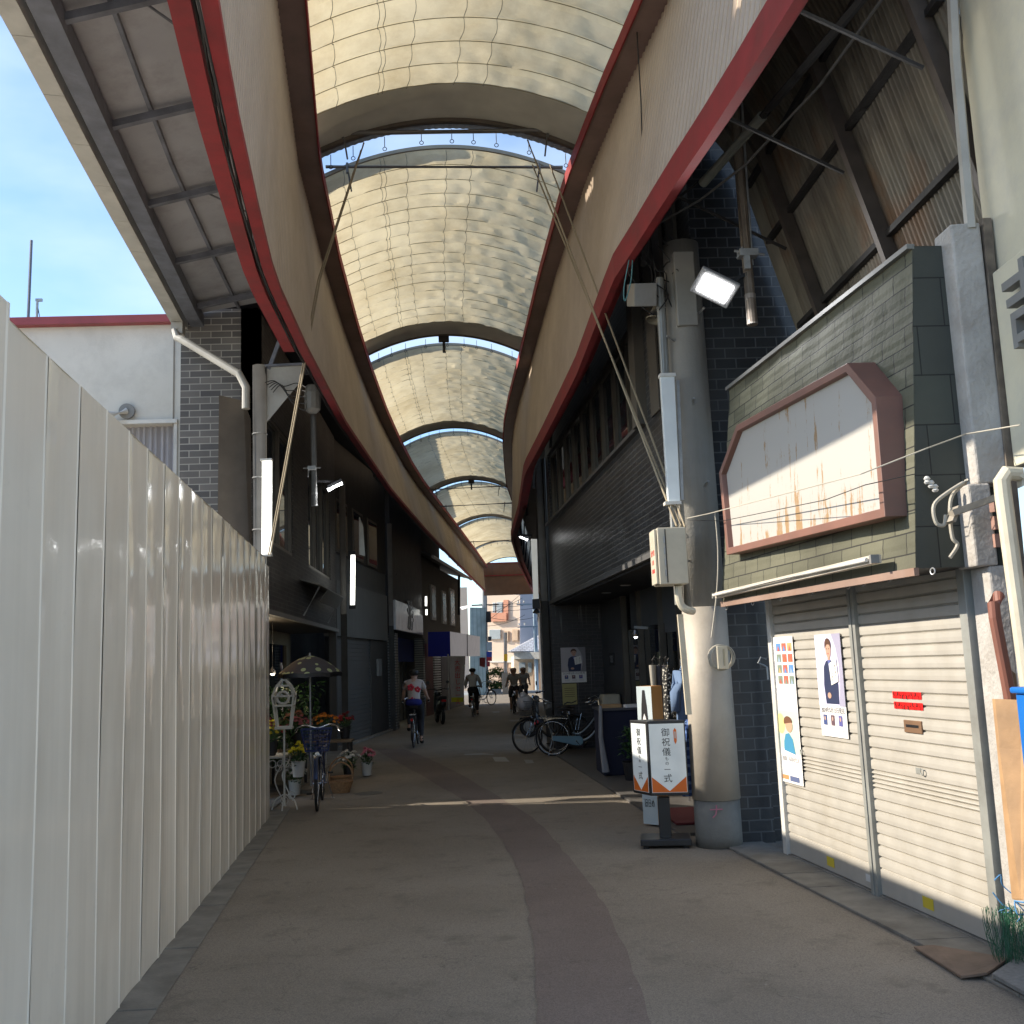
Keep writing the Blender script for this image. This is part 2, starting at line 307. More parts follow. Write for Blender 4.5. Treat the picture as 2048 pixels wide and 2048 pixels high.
# ---------------------------------------------------------------- arcade: side fascias
ILt = [(0, -.6), (5.6, -1.0), (9.2, -1.37), (12.15, -1.67), (15.3, -1.81), (18.5, -1.87), (21.4, -1.88), (25, -1.84), (28.2, -1.74), (31.8, -1.58), (35.3, -1.34), (45.3, -.44), (57, .6), (66.4, 1.38)]
IRt = [(0, 2.72), (5, 2.24), (9.26, 1.83), (10.6, 1.67), (12.8, 1.47), (16.3, 1.34), (20.6, 1.24), (24, 1.14), (26.5, 1.11), (29, 1.16), (32, 1.3), (35.7, 1.5), (42, 2.1), (49.5, 2.8), (66.4, 4.4)]
OL = [(0, -.85, 5.7), (4, -1.22, 5.7)]; OLt = []
for p, z in [((425, 0), 5.7), ((460, 200), 5.7), ((510, 420), 5.7), ((545, 560), 5.7), ((610, 700), 5.72), ((690, 850), 5.75), ((780, 980), 5.9), ((850, 1060), 6.1), ((910, 1122), 6.3), ((970, 1182), 6.5)]:
    q = P(*p, Z=z); OL.append((q.y, q.x, z))
OL = [OL[0], OL[1]] + [o for o in OL[2:]]; OL.append((66.4, min(1.3, OL[-1][1] + .1), 6.5)) if OL[-1][0] < 66 else None
OLx = lambda y: lerp([(a, b) for a, b, c in OL], y); OLz = lambda y: lerp([(a, c) for a, b, c in OL], y)
OR = [(0, 2.62, 5.5)]
for p in [(1613, 0), (1460, 238), (1347, 400), (1289, 490), (1240, 562), (1163, 752), (1093, 884), (1056, 950)]:
    q = P(*p, Z=5.5); OR.append((q.y, q.x, 5.5))
OR += [(26, 1.45, 5.5), (32, 1.5, 5.6), (45, 2.4, 6.0), (66.4, 4.3, 6.3)]
OR.sort(); ORx = lambda y: lerp([(a, b) for a, b, c in OR], y); ORz = lambda y: lerp([(a, c) for a, b, c in OR], y)
ILx = lambda y: lerp(ILt, y); IRx = lambda y: lerp(IRt, y)
YE = 66.4; Y0 = 5.0
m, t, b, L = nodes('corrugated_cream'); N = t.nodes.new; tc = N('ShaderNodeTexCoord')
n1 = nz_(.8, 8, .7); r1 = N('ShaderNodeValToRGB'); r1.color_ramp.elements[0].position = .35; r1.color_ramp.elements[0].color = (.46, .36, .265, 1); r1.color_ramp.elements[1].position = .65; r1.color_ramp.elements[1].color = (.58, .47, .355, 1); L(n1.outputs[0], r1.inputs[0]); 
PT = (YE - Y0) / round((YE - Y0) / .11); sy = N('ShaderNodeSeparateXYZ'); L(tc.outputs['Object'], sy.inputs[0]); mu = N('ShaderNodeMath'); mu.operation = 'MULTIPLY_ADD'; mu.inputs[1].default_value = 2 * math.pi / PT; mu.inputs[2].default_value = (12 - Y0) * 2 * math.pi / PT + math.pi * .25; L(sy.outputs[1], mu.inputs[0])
si_ = N('ShaderNodeMath'); si_.operation = 'SINE'; L(mu.outputs[0], si_.inputs[0]); g1 = N('ShaderNodeMapRange'); g1.inputs[1].default_value = -1; g1.inputs[2].default_value = .3; g1.inputs[3].default_value = .5; g1.inputs[4].default_value = 1; L(si_.outputs[0], g1.inputs[0])  # rib shading painted into the colour: grooves darkened by a sine
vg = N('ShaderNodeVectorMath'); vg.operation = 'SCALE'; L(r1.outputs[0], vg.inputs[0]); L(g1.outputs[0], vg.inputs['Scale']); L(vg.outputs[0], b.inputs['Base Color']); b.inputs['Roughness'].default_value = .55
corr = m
soff = M('brown_soffit', (.24, .16, .14), .5, 0, .2, 2, dirt=.4)
def fascia(side):
    s = -1 if side == 'left' else 1
    root = thing('arcade_fascia', f'long cream corrugated arcade fascia with red beam on the {side} side of the street', 'fascia', ((-1.8 if s < 0 else 1.7), 12, 5.5), 'fascias under the two edges of the arcade roof')
    ix, ox, oz = (ILx, OLx, OLz) if s < 0 else (IRx, ORx, ORz)
    bw, bh = .2, .24
    # corrugated panel
    pitch = .11; n = int(round((YE - Y0) / pitch)) * 4; A = []; B = []
    for i in range(n + 1):
        y = Y0 + (YE - Y0) * i / n; c = (i % 4); d = [.0, .04, .04, 0][c]
        A.append(V((ox(y) + (0 if s < 0 else -.02) - s * 0 + s * (.012 - d), y, oz(y) + (.24 if s > 0 else .02)))); B.append(V((ix(y) + s * .30 + s * (.012 - d), y, 8.03)))
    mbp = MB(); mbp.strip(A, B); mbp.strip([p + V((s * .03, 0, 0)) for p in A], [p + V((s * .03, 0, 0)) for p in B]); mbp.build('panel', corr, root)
    K = [Y0 + (YE - Y0) * i / 90 for i in range(91)]
    q = MB(); rows = [[(ix(y) + s * .38, 8.02), (ix(y) + s * .02, 8.035), (ix(y) + s * .02, 8.1), (ix(y) + s * .38, 8.1)] for y in K]
    sweep(q, rows, K); q.build('soffit', soff, root)
    q = MB(); sweep(q, [[(ix(y), 8.0), (ix(y) + s * .018, 8.0), (ix(y) + s * .018, 8.16), (ix(y), 8.16)] for y in K], K); q.build('red_edge', red, root)
    q = MB()
    if s > 0: rows = [[(ox(y) - .075, oz(y)), (ox(y) - .075, oz(y) + .26), (ox(y) + .15, oz(y) + .26), (ox(y) + .15, oz(y) + .2), (ox(y), oz(y) + .2), (ox(y), oz(y))] for y in K]
    else: rows = [[(ox(y) + .035, oz(y) + .05), (ox(y) + .035, oz(y) - .02), (ox(y) - .07, oz(y) - .02), (ox(y) - .07, oz(y) + .05)] for y in K]
    sweep(q, rows, K); q.build('red_beam', red, root)
    if s < 0:
        K2 = [y for y in K if y < 13]; q = MB(); sweep(q, [[(ox(y) - .125, oz(y) + .1), (ox(y) - .125, oz(y) - .03), (ox(y) - .26, oz(y) - .03), (ox(y) - .26, oz(y) + .1)] for y in K2], K2); q.build('outer_red_beam', red, root)
        q = MB()
        for j in range(5): q.tube([(ox(y) - .075 - .045 * j / 5 + .012 * math.sin(y * 3 + j * 2), y, oz(y) - .005 + .02 * math.sin(y * 1.7 + j)) for y in K if y < 40], .009, 5)
        q.build('cable_bundle', wire, root)
    # frame posts inside so that the back is a real truss
    for y in [Y0 + .4 + 4.3 * i for i in range(14)]: q = MB(); q.beam((ox(y) + s * .2, y, oz(y) + .1), (ix(y) + s * .5, y, 7.95), .05, .05); q.build('truss', dark, root)
    return root
def sweep(mb, rows, ys, m=0):
    k = len(rows[0]); vs = [V((x, y, z)) for r, y in zip(rows, ys) for x, z in r]; fs = []
    for i in range(len(rows) - 1):
        for j in range(k): fs.append((i * k + j, i * k + (j + 1) % k, (i + 1) * k + (j + 1) % k, (i + 1) * k + j))
    fs.append(tuple(range(k))); fs.append(tuple((len(rows) - 1) * k + j for j in range(k))[::-1]); mb.add(vs, fs, m)
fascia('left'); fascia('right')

# ---------------------------------------------------------------- arcade: fabric canopies
m, t, b, L = nodes('canopy_fabric'); N = t.nodes.new; tc = N('ShaderNodeTexCoord')
n1 = nz_(1.1, 8, .7); r1 = N('ShaderNodeValToRGB'); e = r1.color_ramp.elements; e[0].position = .3; e[0].color = (.62, .52, .32, 1); e[1].position = .6; e[1].color = (.82, .73, .5, 1); L(n1.outputs[0], r1.inputs[0])
n2 = nz_(3.5, 8, .8); r2 = N('ShaderNodeMapRange'); r2.inputs[1].default_value = .64; r2.inputs[2].default_value = .8; r2.inputs[4].default_value = .6; L(n2.outputs[0], r2.inputs[0])
mx = N('ShaderNodeMix'); mx.data_type = 'RGBA'; L(r2.outputs[0], mx.inputs[0]); L(r1.outputs[0], mx.inputs[6]); mx.inputs[7].default_value = (.32, .2, .1, 1)
df = N('ShaderNodeBsdfDiffuse'); tr = N('ShaderNodeBsdfTranslucent'); ms = N('ShaderNodeMixShader'); ms.inputs[0].default_value = .36; L(mx.outputs[2], df.inputs[0]); L(mx.outputs[2], tr.inputs[0])
n3 = nz_(7, 6, .6); bp = N('ShaderNodeBump'); bp.inputs['Distance'].default_value = .015; bp.inputs['Strength'].default_value = .4; L(n3.outputs[0], bp.inputs['Height']); L(bp.outputs[0], df.inputs['Normal']); L(bp.outputs[0], tr.inputs['Normal'])
L(df.outputs[0], ms.inputs[1]); L(tr.outputs[0], ms.inputs[2]); L(ms.outputs[0], t.nodes['Material Output'].inputs[0]); fabric = m
hoodm = M('hood_fabric', (.55, .53, .45), .8, 0, .12, 3, .3, 8); hoodm.node_tree.nodes['Principled BSDF'].inputs['Transmission Weight'].default_value = 0; t = hoodm.node_tree; tr = t.nodes.new('ShaderNodeBsdfTranslucent'); tr.inputs[0].default_value = (.55, .53, .45, 1); ms = t.nodes.new('ShaderNodeMixShader'); ms.inputs[0].default_value = .16; t.links.new(t.nodes['Principled BSDF'].outputs[0], ms.inputs[1]); t.links.new(tr.outputs[0], ms.inputs[2]); t.links.new(ms.outputs[0], t.nodes['Material Output'].inputs[0]); ribm = M('rib_steel', (.13, .11, .09), .5, .4, .2, 4, dirt=.4, dcol=(.1, .05, .03))
archz = lambda u: 8.2 + .46 * (1 - u * u)
YS = [7.2, 13.0, 21.55, 30.0, 38.5, 48.1, 57.6, 66.6]
ordn = ['nearest', 'second', 'third', 'fourth', 'fifth', 'sixth', 'farthest']
def surf(u, y): return V(((ILx(y) + IRx(y)) / 2 + u * ((IRx(y) - ILx(y)) / 2 + .16), y, archz(u)))
for si in range(7):
    ya, yb = YS[si], YS[si + 1] - (.82 if si == 0 else .82); hood = .75 if si < 5 else .15
    root = thing('fabric_canopy', f'{ordn[si]} vaulted cream fabric canopy over the street, counted from the camera', 'canopy', ((ILx(ya) + IRx(ya)) / 2, ya, 8.1), 'pleated fabric canopies over the arcade')
    fold = .425 if si < 3 else .46; ye = yb - hood; nf = int(round((ye - ya) / fold)); nu = 64 if si < 2 else 44; vs = []; fs = []; rows = nf * 6
    amp = 1.0 if si in (1, 2, 3) else .6
    for i in range(rows + 1):
        y = ya + (ye - ya) * i / rows; ph = (i % 6) / 6
        sag = .065 * (1 - (2 * ph - 1) ** 2) ** .6 if ph else 0
        for j in range(nu + 1):
            u = -1 + 2 * j / nu; p = surf(u, y); k = .5 + .5 * math.tanh((u + .1) * 3)
            wr = noise.noise(V((u * 7 + y * 1.5 * amp, y * 4.2 - u * 2, si * 3))) * .036 * amp * (.35 + k) + noise.noise(V((u * 16 + y * 5, y * 10, si))) * .016 * amp * (.4 + k)
            p.z -= sag * (1 + .4 * noise.noise(V((u * 3, y, 5)))) + (wr if ph else wr * .25); p.y += noise.noise(V((u * 2.5, y * .7, 9))) * .03 * amp; vs.append(p)
    for i in range(rows):
        for j in range(nu): a = i * (nu + 1) + j; fs.append((a, a + 1, a + nu + 2, a + nu + 1))
    MB().add(vs, fs).build('fabric', fabric, root, smooth='sharp')
    if si < 5:
        q = MB()
        for u0 in ((-.78, -.5, -.47, -.3, .02, .22) if si < 3 else (-.5, -.28, .1)):
            pts = []
            for i in range(rows + 1):
                y = ya + (ye - ya) * i / rows; ph = (i % 6) / 6; u = u0 + .02 * noise.noise(V((u0 * 9, y * 1.3, 2))); p = surf(u, y); p.z -=   .035 + .065 * (1 - (2 * ph - 1) ** 2) ** .6 * (1 + .4 * noise.noise(V((u * 3, y, 5)))); p.x += .014 * math.sin(ph * math.pi * 2); pts.append(p)
            q.tube(pts, .0036, 4)
        q.build('cord', M(f'cord_grey', (.24, .24, .21), .7), root)
    # seams: thin dark battens in each pleat
    q = MB()
    for k in range(nf + 1):
        y = ya + (ye - ya) * k / nf; q.tube([surf(-1 + 2 * j / 28, y) + V((0, 0, -.016)) for j in range(29)], .0055, 4)
    q.build('pleat_batten', M('batten', (.3, .26, .17), .7), root)
    # hood of heavy cloth at the end and steel ribs
    q = MB(); A = [surf(-1 + 2 * j / 40, ye) for j in range(41)]; B = [surf(-1 + 2 * j / 40, yb) + V((0, 0, -.05)) for j in range(41)]
    Mid = [(a + b_) / 2 + V((0, 0, .02 * noise.noise(a * 3))) for a, b_ in zip(A, B)]
    q.strip(A, Mid); q.strip(Mid, B); q.strip([p + V((0, 0, .02)) for p in A], [p + V((0, 0, .02)) for p in B]); q.build('hood', hoodm, root, smooth=True)
    for yy, dz, rr in ((yb, -.05, .04 if si == 0 else .026), (ya - .02, .0, .022)):
        q = MB(); rows2 = [surf(-1 + 2 * j / 40, yy) + V((0, 0, dz)) for j in range(41)]
        for i in range(40): q.beam(rows2[i], rows2[i + 1], rr * 1.6, rr * 2.2)
        q.build('rib', ribm if dz else M('rib_cream', (.3, .27, .21), .6), root)
    if si == 0:
        q = MB(); prev = None; n_ = 160
        A = [surf(-1 + 2 * j / n_, yb + .03) + V((0, .012 * (j % 4 > 1), -.10)) for j in range(n_ + 1)]; B = [surf(-1 + 2 * j / n_, yb + .28) + V((0, .012 * (j % 4 > 1), -.02)) for j in range(n_ + 1)]
        q.strip(A, B); q.strip([p + V((0, 0, .012)) for p in A], [p + V((0, 0, .012)) for p in B]); q.build('corrugated_end_strip', M('strip_grey', (.16, .15, .14), .6, .3), root)
    # small trolley hooks hanging in the gap
    for j in range(9):
        q = MB(); u = -.85 + 1.7 * j / 8 + .05 * math.sin(j * 5 + si); p = surf(u, yb + .3) + V((0, 0, -.02)); q.tube([p, p + V((0, 0, -.14))], .005, 4); q.torus(p + V((0, 0, -.17)), (0, 1, 0), .025, .005, 12, 4); q.build('hook', wire, root)
    if si < 5: yy = yb + .55; MB().box((ILx(yy) - .42, yy, 9.05), (.03, 1.6, 1.9)).build('sun_block_board', ribm, root)  # added board, keeps sun through the roof gap off the right fascia
    if si in (1, 3):
        p = surf(0, yb + .05); q = MB(); q.box(p + V((0, 0, -.13)), (.22, .1, .12)); q.box(p + V((0, 0, -.3)), (.06, .06, .25)); q.build('motor_bracket', black, root)
# tie beams and stay wires
def tie(y, z, r, lab, xo=.0, dz=0):
    a = V((ILx(y) + .0, y, z)); b_ = V((IRx(y) - .0, y + xo, z + dz)); q = MB(); q.tube([a, b_], r, 10)
    for u in (.09, .9): c = a.lerp(b_, u); q.box(c + V((0, 0, -.02)), (.03, .05, .14)); q.tube([c, c + V((.05 * (1 if u < .5 else -1), 0, -.35))], .012, 5)
    q.build('tie_beam', M('tie_steel', (.17, .165, .155), .5, .4, dirt=.4), label=lab, cat='steel beam', group='thin steel ties across the arcade')
tie(12.15, 8.42, .035, 'thick grey steel tube crossing the street below the nearest roof opening')
tie(12.9, 8.36, .022, 'thinner sloping tube just behind the thick tie tube at the nearest roof opening', dz=-.06)
for yy, zz_, l in ((36.2, 8.02, 'black tie rod spanning the arcade under the grey shaded canopy, upper of two'), (39.4, 7.9, 'black tie rod sloping across the arcade just before the fifth canopy, lower of two'), (52, 8.0, 'thin dark tie rod spanning the arcade under the sixth canopy')):
    tie(yy, zz_, .03, l, dz=.05)
def cable(name, pts, r, mat, lab, cat='cable', group=None, sag=.0, n=14):
    q = MB(); pts = [V(p) for p in pts]; out = []
    for a, b_ in zip(pts, pts[1:]):
        for i in range(n): u = i / n; out.append(a.lerp(b_, u) + V((0, 0, -sag * 4 * u * (1 - u))))
    out.append(pts[-1]); q.tube(out, r, 5); return q.build(name, mat, label=lab, cat=cat, group=group)
rope = M('rope', (.33, .27, .18), .8, bump=.3, bs=200)
q = []
cable('rope', [P(1055, 280, Y=12.3), P(1353, 1052, Y=9.15)], .011, rope, 'left one of the three beige ropes running down to the white control box', 'rope', 'ropes from the roof to the control box')
cable('rope', [P(1065, 330, Y=12.3), P(1362, 1052, Y=9.15)], .011, rope, 'middle one of the three beige ropes running down to the white control box', 'rope', 'ropes from the roof to the control box')
cable('rope', [P(1100, 330, Y=12.5), P(1370, 1054, Y=9.1)], .011, rope, 'right one of the three beige ropes running down to the white control box', 'rope', 'ropes from the roof to the control box')
cable('rope', [P(728, 285, Y=12.3), P(640, 560, Y=12.9), P(541, 1110, Y=13.3)], .012, rope, 'beige rope hanging down on the left to the pale light panel', 'rope', 'ropes tied down on the left side')
cable('rope', [P(722, 300, Y=12.3), P(636, 560, Y=12.9), P(537, 1110, Y=13.35)], .010, rope, 'second rope beside the one reaching the left light panel, slightly behind it', 'rope', 'ropes tied down on the left side')
cable('cable', [P(1272, 30, Y=9.6), P(1282, 200, Y=9.3), P(1289, 440, Y=9.5)], .007, wire, 'thin black wire hanging down over the right cream fascia')
# end gable of the arcade
ye = 66.5; root = thing('arcade_end_gable', 'dark rust-brown gable closing the far end of the arcade', 'gable', (2.9, ye, 6.3))
xl, xr = ILx(ye) - .3, IRx(ye) + .3
MB().box(((xl + xr) / 2, ye + .1, 6.85), (xr - xl, .12, 1.25)).build('lower_board', M('board_brown', (.16, .09, .06), .6, dirt=.5), root)
q = MB()
for i in range(int((xr - xl) / .1)): q.box((xl + .05 + i * .1, ye + .1 + .01 * (i % 2), 7.9), (.1, .03, .84))
q.build('corrugated_sheet', M('rust_sheet', (.2, .1, .06), .6, .2, dirt=.6, streak=True), root)
q = MB(); q.box(((xl + xr) / 2, ye, 7.5), (xr - xl, .05, .06)); q.box(((xl + xr) / 2, ye, 8.32), (xr - xl, .05, .06)); q.build('rail', red, root)
# ---------------------------------------------------------------- left side canopy
slate = M('slate_sheet', (.33, .335, .36), .6, .1, .12, 1.5, dirt=.4); steelb = M('canopy_beam_steel', (.15, .16, .19), .6, .2, .25, 5, .2, dirt=.5, dcol=(.03, .03, .03))
gtr = M('gutter_plastic', (.42, .41, .37), .5, dirt=.3)
GX = [(0, -2.62), (7.31, -3.38), (8.83, -3.55), (11.06, -3.78), (14.3, -4.09)]; gxf = lambda y: lerp(GX, y)
root = thing('side_canopy', 'grey sheet canopy with steel grid between the sky and the left red beam', 'canopy', (-3, 8, 6.7))
K = [Y0 + (14.45 - Y0) * i / 24 for i in range(25)]
def cz(u): return 6.86 + .34 * u     # height across the canopy, outer to inner
q = MB(); sweep(q, [[(gxf(y) + .1, cz(0) + .02), (OLx(y) - .1, cz(1) + .02), (OLx(y) - .1, cz(1) + .05), (gxf(y) + .1, cz(0) + .05)] for y in K], K); q.build('sheet', slate, root)
q = MB(); sweep(q, [[(gxf(y) + .22, 6.72), (gxf(y) + .40, 6.72), (gxf(y) + .40, 6.9), (gxf(y) + .22, 6.9)] for y in K], K); q.build('edge_beam', steelb, root)
for k, y in enumerate([4.4, 5.95, 7.5, 9.1, 10.75, 12.35, 13.95]):
    q = MB(); q.beam((gxf(y) + .35, y, cz(.1) - .06), (OLx(y) - .1, y, cz(1) - .04), .06, .07); q.build('cross_beam', steelb, root)
q = MB(); sweep(q, [[(gxf(y) * .58 + OLx(y) * .42 - .018, cz(.42) - .03), (gxf(y) * .58 + OLx(y) * .42 + .018, cz(.42) - .03), (gxf(y) * .58 + OLx(y) * .42 + .018, cz(.42) + .02), (gxf(y) * .58 + OLx(y) * .42 - .018, cz(.42) + .02)] for y in K], K); q.build('purlin', steelb, root)
q = MB()
for y in (4.4, 7.5, 10.75): q.tube([(gxf(y) + 1.0, y, 6.98), (OLx(y) - .1, y + 1.3, 7.05)], .012, 5)
q.build('brace', steelb, root)
root = thing('roof_gutter', 'pale box gutter along the sky edge of the left canopy', 'gutter', (-3.4, 8, 6.7))
for i in range(13):
    y0 = Y0 + i * .84; y1 = min(y0 + .832, 14.3); q = MB(); rr = [[(gxf(y) - .02, 6.72), (gxf(y) + .16, 6.70), (gxf(y) + .16, 6.84), (gxf(y) - .04, 6.90)] for y in (y0, y1)]; sweep(q, rr, (y0, y1)); q.build('gutter_length', gtr, root)
q = MB(); q.box((-4.0, 14.25, 6.62), (.16, .16, .16)); q.build('outlet', gtr, root)
a = P(350, 655, Y=14.2); b_ = P(352, 672, Y=14.15); c = P(478, 748, Y=13.75); d = P(492, 775, Y=13.7)
q = MB(); q.tube([V((-3.98, 14.22, 6.62)), a + V((0, 0, -.05)), b_ + V((.02, 0, -.03)), b_.lerp(c, .1), c, d, d + V((0, 0, -.3))], .055, 12); q.build('drain_pipe', gtr, label='pale drain pipe running diagonally from the gutter to the left post', cat='drain pipe')
# dark side roofs farther along
def side_roof(s, y0, y1, lab, xo):
    q = MB(); K = [y0 + (y1 - y0) * i / 12 for i in range(13)]
    sweep(q, [[((min(OLx(y), ILx(y) - .3) if s < 0 else max(ORx(y), IRx(y) + .3)) + s * .12, 7.25), (xo(y), 7.0), (xo(y), 7.06), ((min(OLx(y), ILx(y) - .3) if s < 0 else max(ORx(y), IRx(y) + .3)) + s * .12, 7.31)] for y in K], K)
    return q.build('side_roof', M('dark_sheet', (.03, .03, .032), .7), label=lab, cat='side roof', group='dark sheet roofs over the shop fronts')
side_roof(-1, 14.5, 43, 'dark sheet roof behind the left red beam over the shops', lambda y: -4.0)
side_roof(1, 9.45, 62, 'dark sheet roof above the upper windows of the black tiled building', lambda y: 3.6 if y < 25 else 2.6 + .075 * (y - 20))
# ---------------------------------------------------------------- right: curved sheet roof
root = thing('curved_side_roof', 'steep curved roof of grimy corrugated sheets on dark steel ribs at upper right', 'side roof', (3, 6, 4.3))
prof = [(2.15, 7.25), (2.5, 7.05), (2.72, 6.75), (2.93, 6.28), (3.08, 5.72), (3.33, 4.82), (3.52, 4.1)]
def pp(u):
    u *= (len(prof) - 1); i = min(int(u), len(prof) - 2); f = u - i; return prof[i][0] + (prof[i + 1][0] - prof[i][0]) * f, prof[i][1] + (prof[i + 1][1] - prof[i][1]) * f
m, t, b, L = nodes('grimy_sheet'); N = t.nodes.new; tc = N('ShaderNodeTexCoord'); mp = N('ShaderNodeMapping'); mp.inputs['Scale'].default_value = (1, 5, .5); L(tc.outputs['Object'], mp.inputs[0])
n1 = nz_(1.3, 8, .7, mp.outputs[0]); r1 = N('ShaderNodeValToRGB'); e = r1.color_ramp.elements; e[0].position = .35; e[0].color = (.09, .078, .06, 1); e[1].position = .65; e[1].color = (.22, .2, .16, 1); L(n1.outputs[0], r1.inputs[0])
n2 = nz_(.9, 4, .6); r2 = N('ShaderNodeMapRange'); r2.inputs[1].default_value = .55; r2.inputs[2].default_value = .68; r2.inputs[4].default_value = .8; L(n2.outputs[0], r2.inputs[0]); mx = N('ShaderNodeMix'); mx.data_type = 'RGBA'; L(r2.outputs[0], mx.inputs[0]); L(r1.outputs[0], mx.inputs[6]); mx.inputs[7].default_value = (.17, .09, .045, 1)
L(mx.outputs[2], b.inputs['Base Color']); b.inputs['Roughness'].default_value = .7
tr = N('ShaderNodeBsdfTranslucent'); L(mx.outputs[2], tr.inputs[0]); ms = N('ShaderNodeMixShader'); ms.inputs[0].default_value = .12; L(b.outputs[0], ms.inputs[1]); L(tr.outputs[0], ms.inputs[2]); L(ms.outputs[0], t.nodes['Material Output'].inputs[0]); grimy = m
q = MB(); y0s, y1s = 5.7, 9.3; n = int((y1s - y0s) / .06 * 4)
rows = []
for k in range(13):
    x, z = pp(k / 12); rows.append([V((x + .014 * math.cos(i * math.pi / 2 + .4), y0s + (y1s - y0s) * i / n, z + .003 * math.sin(i * math.pi / 2))) for i in range(n + 1)])
for a, b_ in zip(rows, rows[1:]): q.strip(a, b_); q.strip([p + V((.03, 0, .01)) for p in a], [p + V((.03, 0, .01)) for p in b_])
q.build('corrugated_sheet', grimy, root, smooth=True)
q = MB()
for k in range(12):
    a, b_ = pp(k / 12), pp((k + 1) / 12); q.beam((a[0] - .0, 9.42, a[1]), (b_[0], 9.42, b_[1]), .02, .28, up=V((0, 1, 0)))
q.build('flat_end_sheet', M('flat_sheet', (.27, .25, .2), .7, dirt=.6, streak=True), root)
for y in (5.9, 7.3, 8.75):
    q = MB(); pts = [pp(k / 12) for k in range(13)]
    for a, b_ in zip(pts, pts[1:]): q.beam((a[0] - .07, y, a[1] - .02), (b_[0] - .07, y, b_[1] - .02), .07, .11)
    q.build('steel_rib', M('rib_brown', (.075, .06, .05), .6, .2, .3, 5, .2, dirt=.5), root)
    q = MB(); q.beam((1.95, y + .05, 5.95), (3.0, y, 5.35), .022, .022); q.build('diagonal_brace', dark, root)
for u in (.5, .67, .83, .95):
    x, z = pp(u); q = MB(); q.beam((x - .035, y0s, z), (x - .035, y1s + .1, z), .05, .05); q.build('purlin', dark, root)
# ---------------------------------------------------------------- black tiled building, right
tile = brick('black_tile', (.03, .031, .034), (.05, .052, .056), (.13, .13, .125), .24, .075, .007, .35, grime=.3)
tile2 = brick('black_tile_coarse', (.022, .024, .028), (.035, .038, .042), (.085, .088, .09), .21, .105, .007, .35, grime=.3)
tilestr = brick('black_tile_streaked', (.02, .017, .018), (.03, .027, .028), (.06, .05, .05), .2, .07, .006, .4, streaky=.8)
XR = lambda y: 2.35 - .0557 * (y - 9.7)
RB_ = thing('tiled_shop_building', 'two-storey black tiled shop building with a band of upper windows, right of the street', 'building', (3.2, 15, 0))
def wall(mb, p0, p1, z0, z1, t, holes=(), m=0):
    """wall p0->p1 (2D), thickness t to the left side of travel, rectangular holes (u0,u1,z0,z1) in metres"""
    p0 = V((*p0, 0)); p1 = V((*p1, 0)); d = (p1 - p0); ln = d.length; d /= ln; nrm = V((-d.y, d.x, 0)) * t
    us = sorted({0, ln} | {h[0] for h in holes} | {h[1] for h in holes}); zs = sorted({z0, z1} | {h[2] for h in holes} | {h[3] for h in holes})
    ins = lambda u, z: any(h[0] < u < h[1] and h[2] < z < h[3] for h in holes)
    pt = lambda u, z, k: p0 + d * u + nrm * k + V((0, 0, z))
    for a, b_ in zip(us, us[1:]):
        for c, e in zip(zs, zs[1:]):
            if ins((a + b_) / 2, (c + e) / 2): continue
            for k in (0, 1): mb.add([pt(a, c, k), pt(b_, c, k), pt(b_, e, k), pt(a, e, k)], [(0, 1, 2, 3) if k == 0 else (3, 2, 1, 0)], m)
    for h in list(holes) + [(0, ln, z0, z1)]:
        a, b_, c, e = h
        mb.add([pt(a, c, 0), pt(b_, c, 0), pt(b_, e, 0), pt(a, e, 0), pt(a, c, 1), pt(b_, c, 1), pt(b_, e, 1), pt(a, e, 1)], [(0, 1, 5, 4), (1, 2, 6, 5), (2, 3, 7, 6), (3, 0, 4, 7)], m)
    return mb
def fp(y, off=0): return (XR(y) + off, y)
q = MB(); wall(q, fp(21.0), fp(9.7), 2.93, 7.0, .25, [(.35, 8.6, 4.55, 5.95)]); q.build('upper_wall', tile, RB_)
q = MB(); q.beam((*fp(21.02, -.02), 2.93), (*fp(9.72, -.02), 2.93), .06, .07); q.beam((*fp(20.9, -.03), 4.53), (*fp(11.9, -.03), 4.53), .09, .05); q.build('trim', M('trim_dark', (.09, .09, .09), .5), RB_)
q = MB(); wall(q, (2.36, 9.7), (4.4, 9.7), 0, 6.95, -.0 + .2); q.build('side_wall', tile2, RB_)
fr = M('bronze_frame', (.12, .105, .085), .4, .5); gl = glass('window_glass'); dg = glass('dark_glass', (.01, .012, .013))
def slab(mb, y0, y1, off, z0, z1, th, m=0): mb.prism([(*fp(y0, off), z0), (*fp(y1, off), z0), (*fp(y1, off + th), z0), (*fp(y0, off + th), z0)], (0, 0, z1 - z0), m)
for k in range(9):
    y0 = 20.55 - k * .925; y1 = y0 - .90
    f = MB()
    for yy in (y0, y1): slab(f, yy + .03, yy - .03, .04, 4.56, 5.94, .07)
    slab(f, y0 - .035, y1 + .035, .045, 4.56, 4.62, .06); slab(f, y0 - .035, y1 + .035, .045, 5.86, 5.94, .06)
    win = f.build('window', fr, RB_); g = MB(); slab(g, y0 - .035, y1 + .035, .09, 4.62, 5.86, .012); g.build('pane', gl, win)
q = MB(); slab(q, 20.6, 12, .8, 4.5, 6, .05); q.build('room_back', C('room_dark', (.02, .02, .02)), RB_)
q = MB(); slab(q, 12.2, 11.9, -.12, 4.5, 6.9, .12); slab(q, 11.6, 11.2, -.03, 4.5, 6.9, .02); slab(q, 11.0, 10.7, -.05, 4.5, 6.9, .04); slab(q, 10.4, 10.1, -.05, 4.5, 6.9, .04); q.build('pilaster', M('pilaster_brown', (.1, .09, .075), .6, dirt=.5, streak=True), RB_)
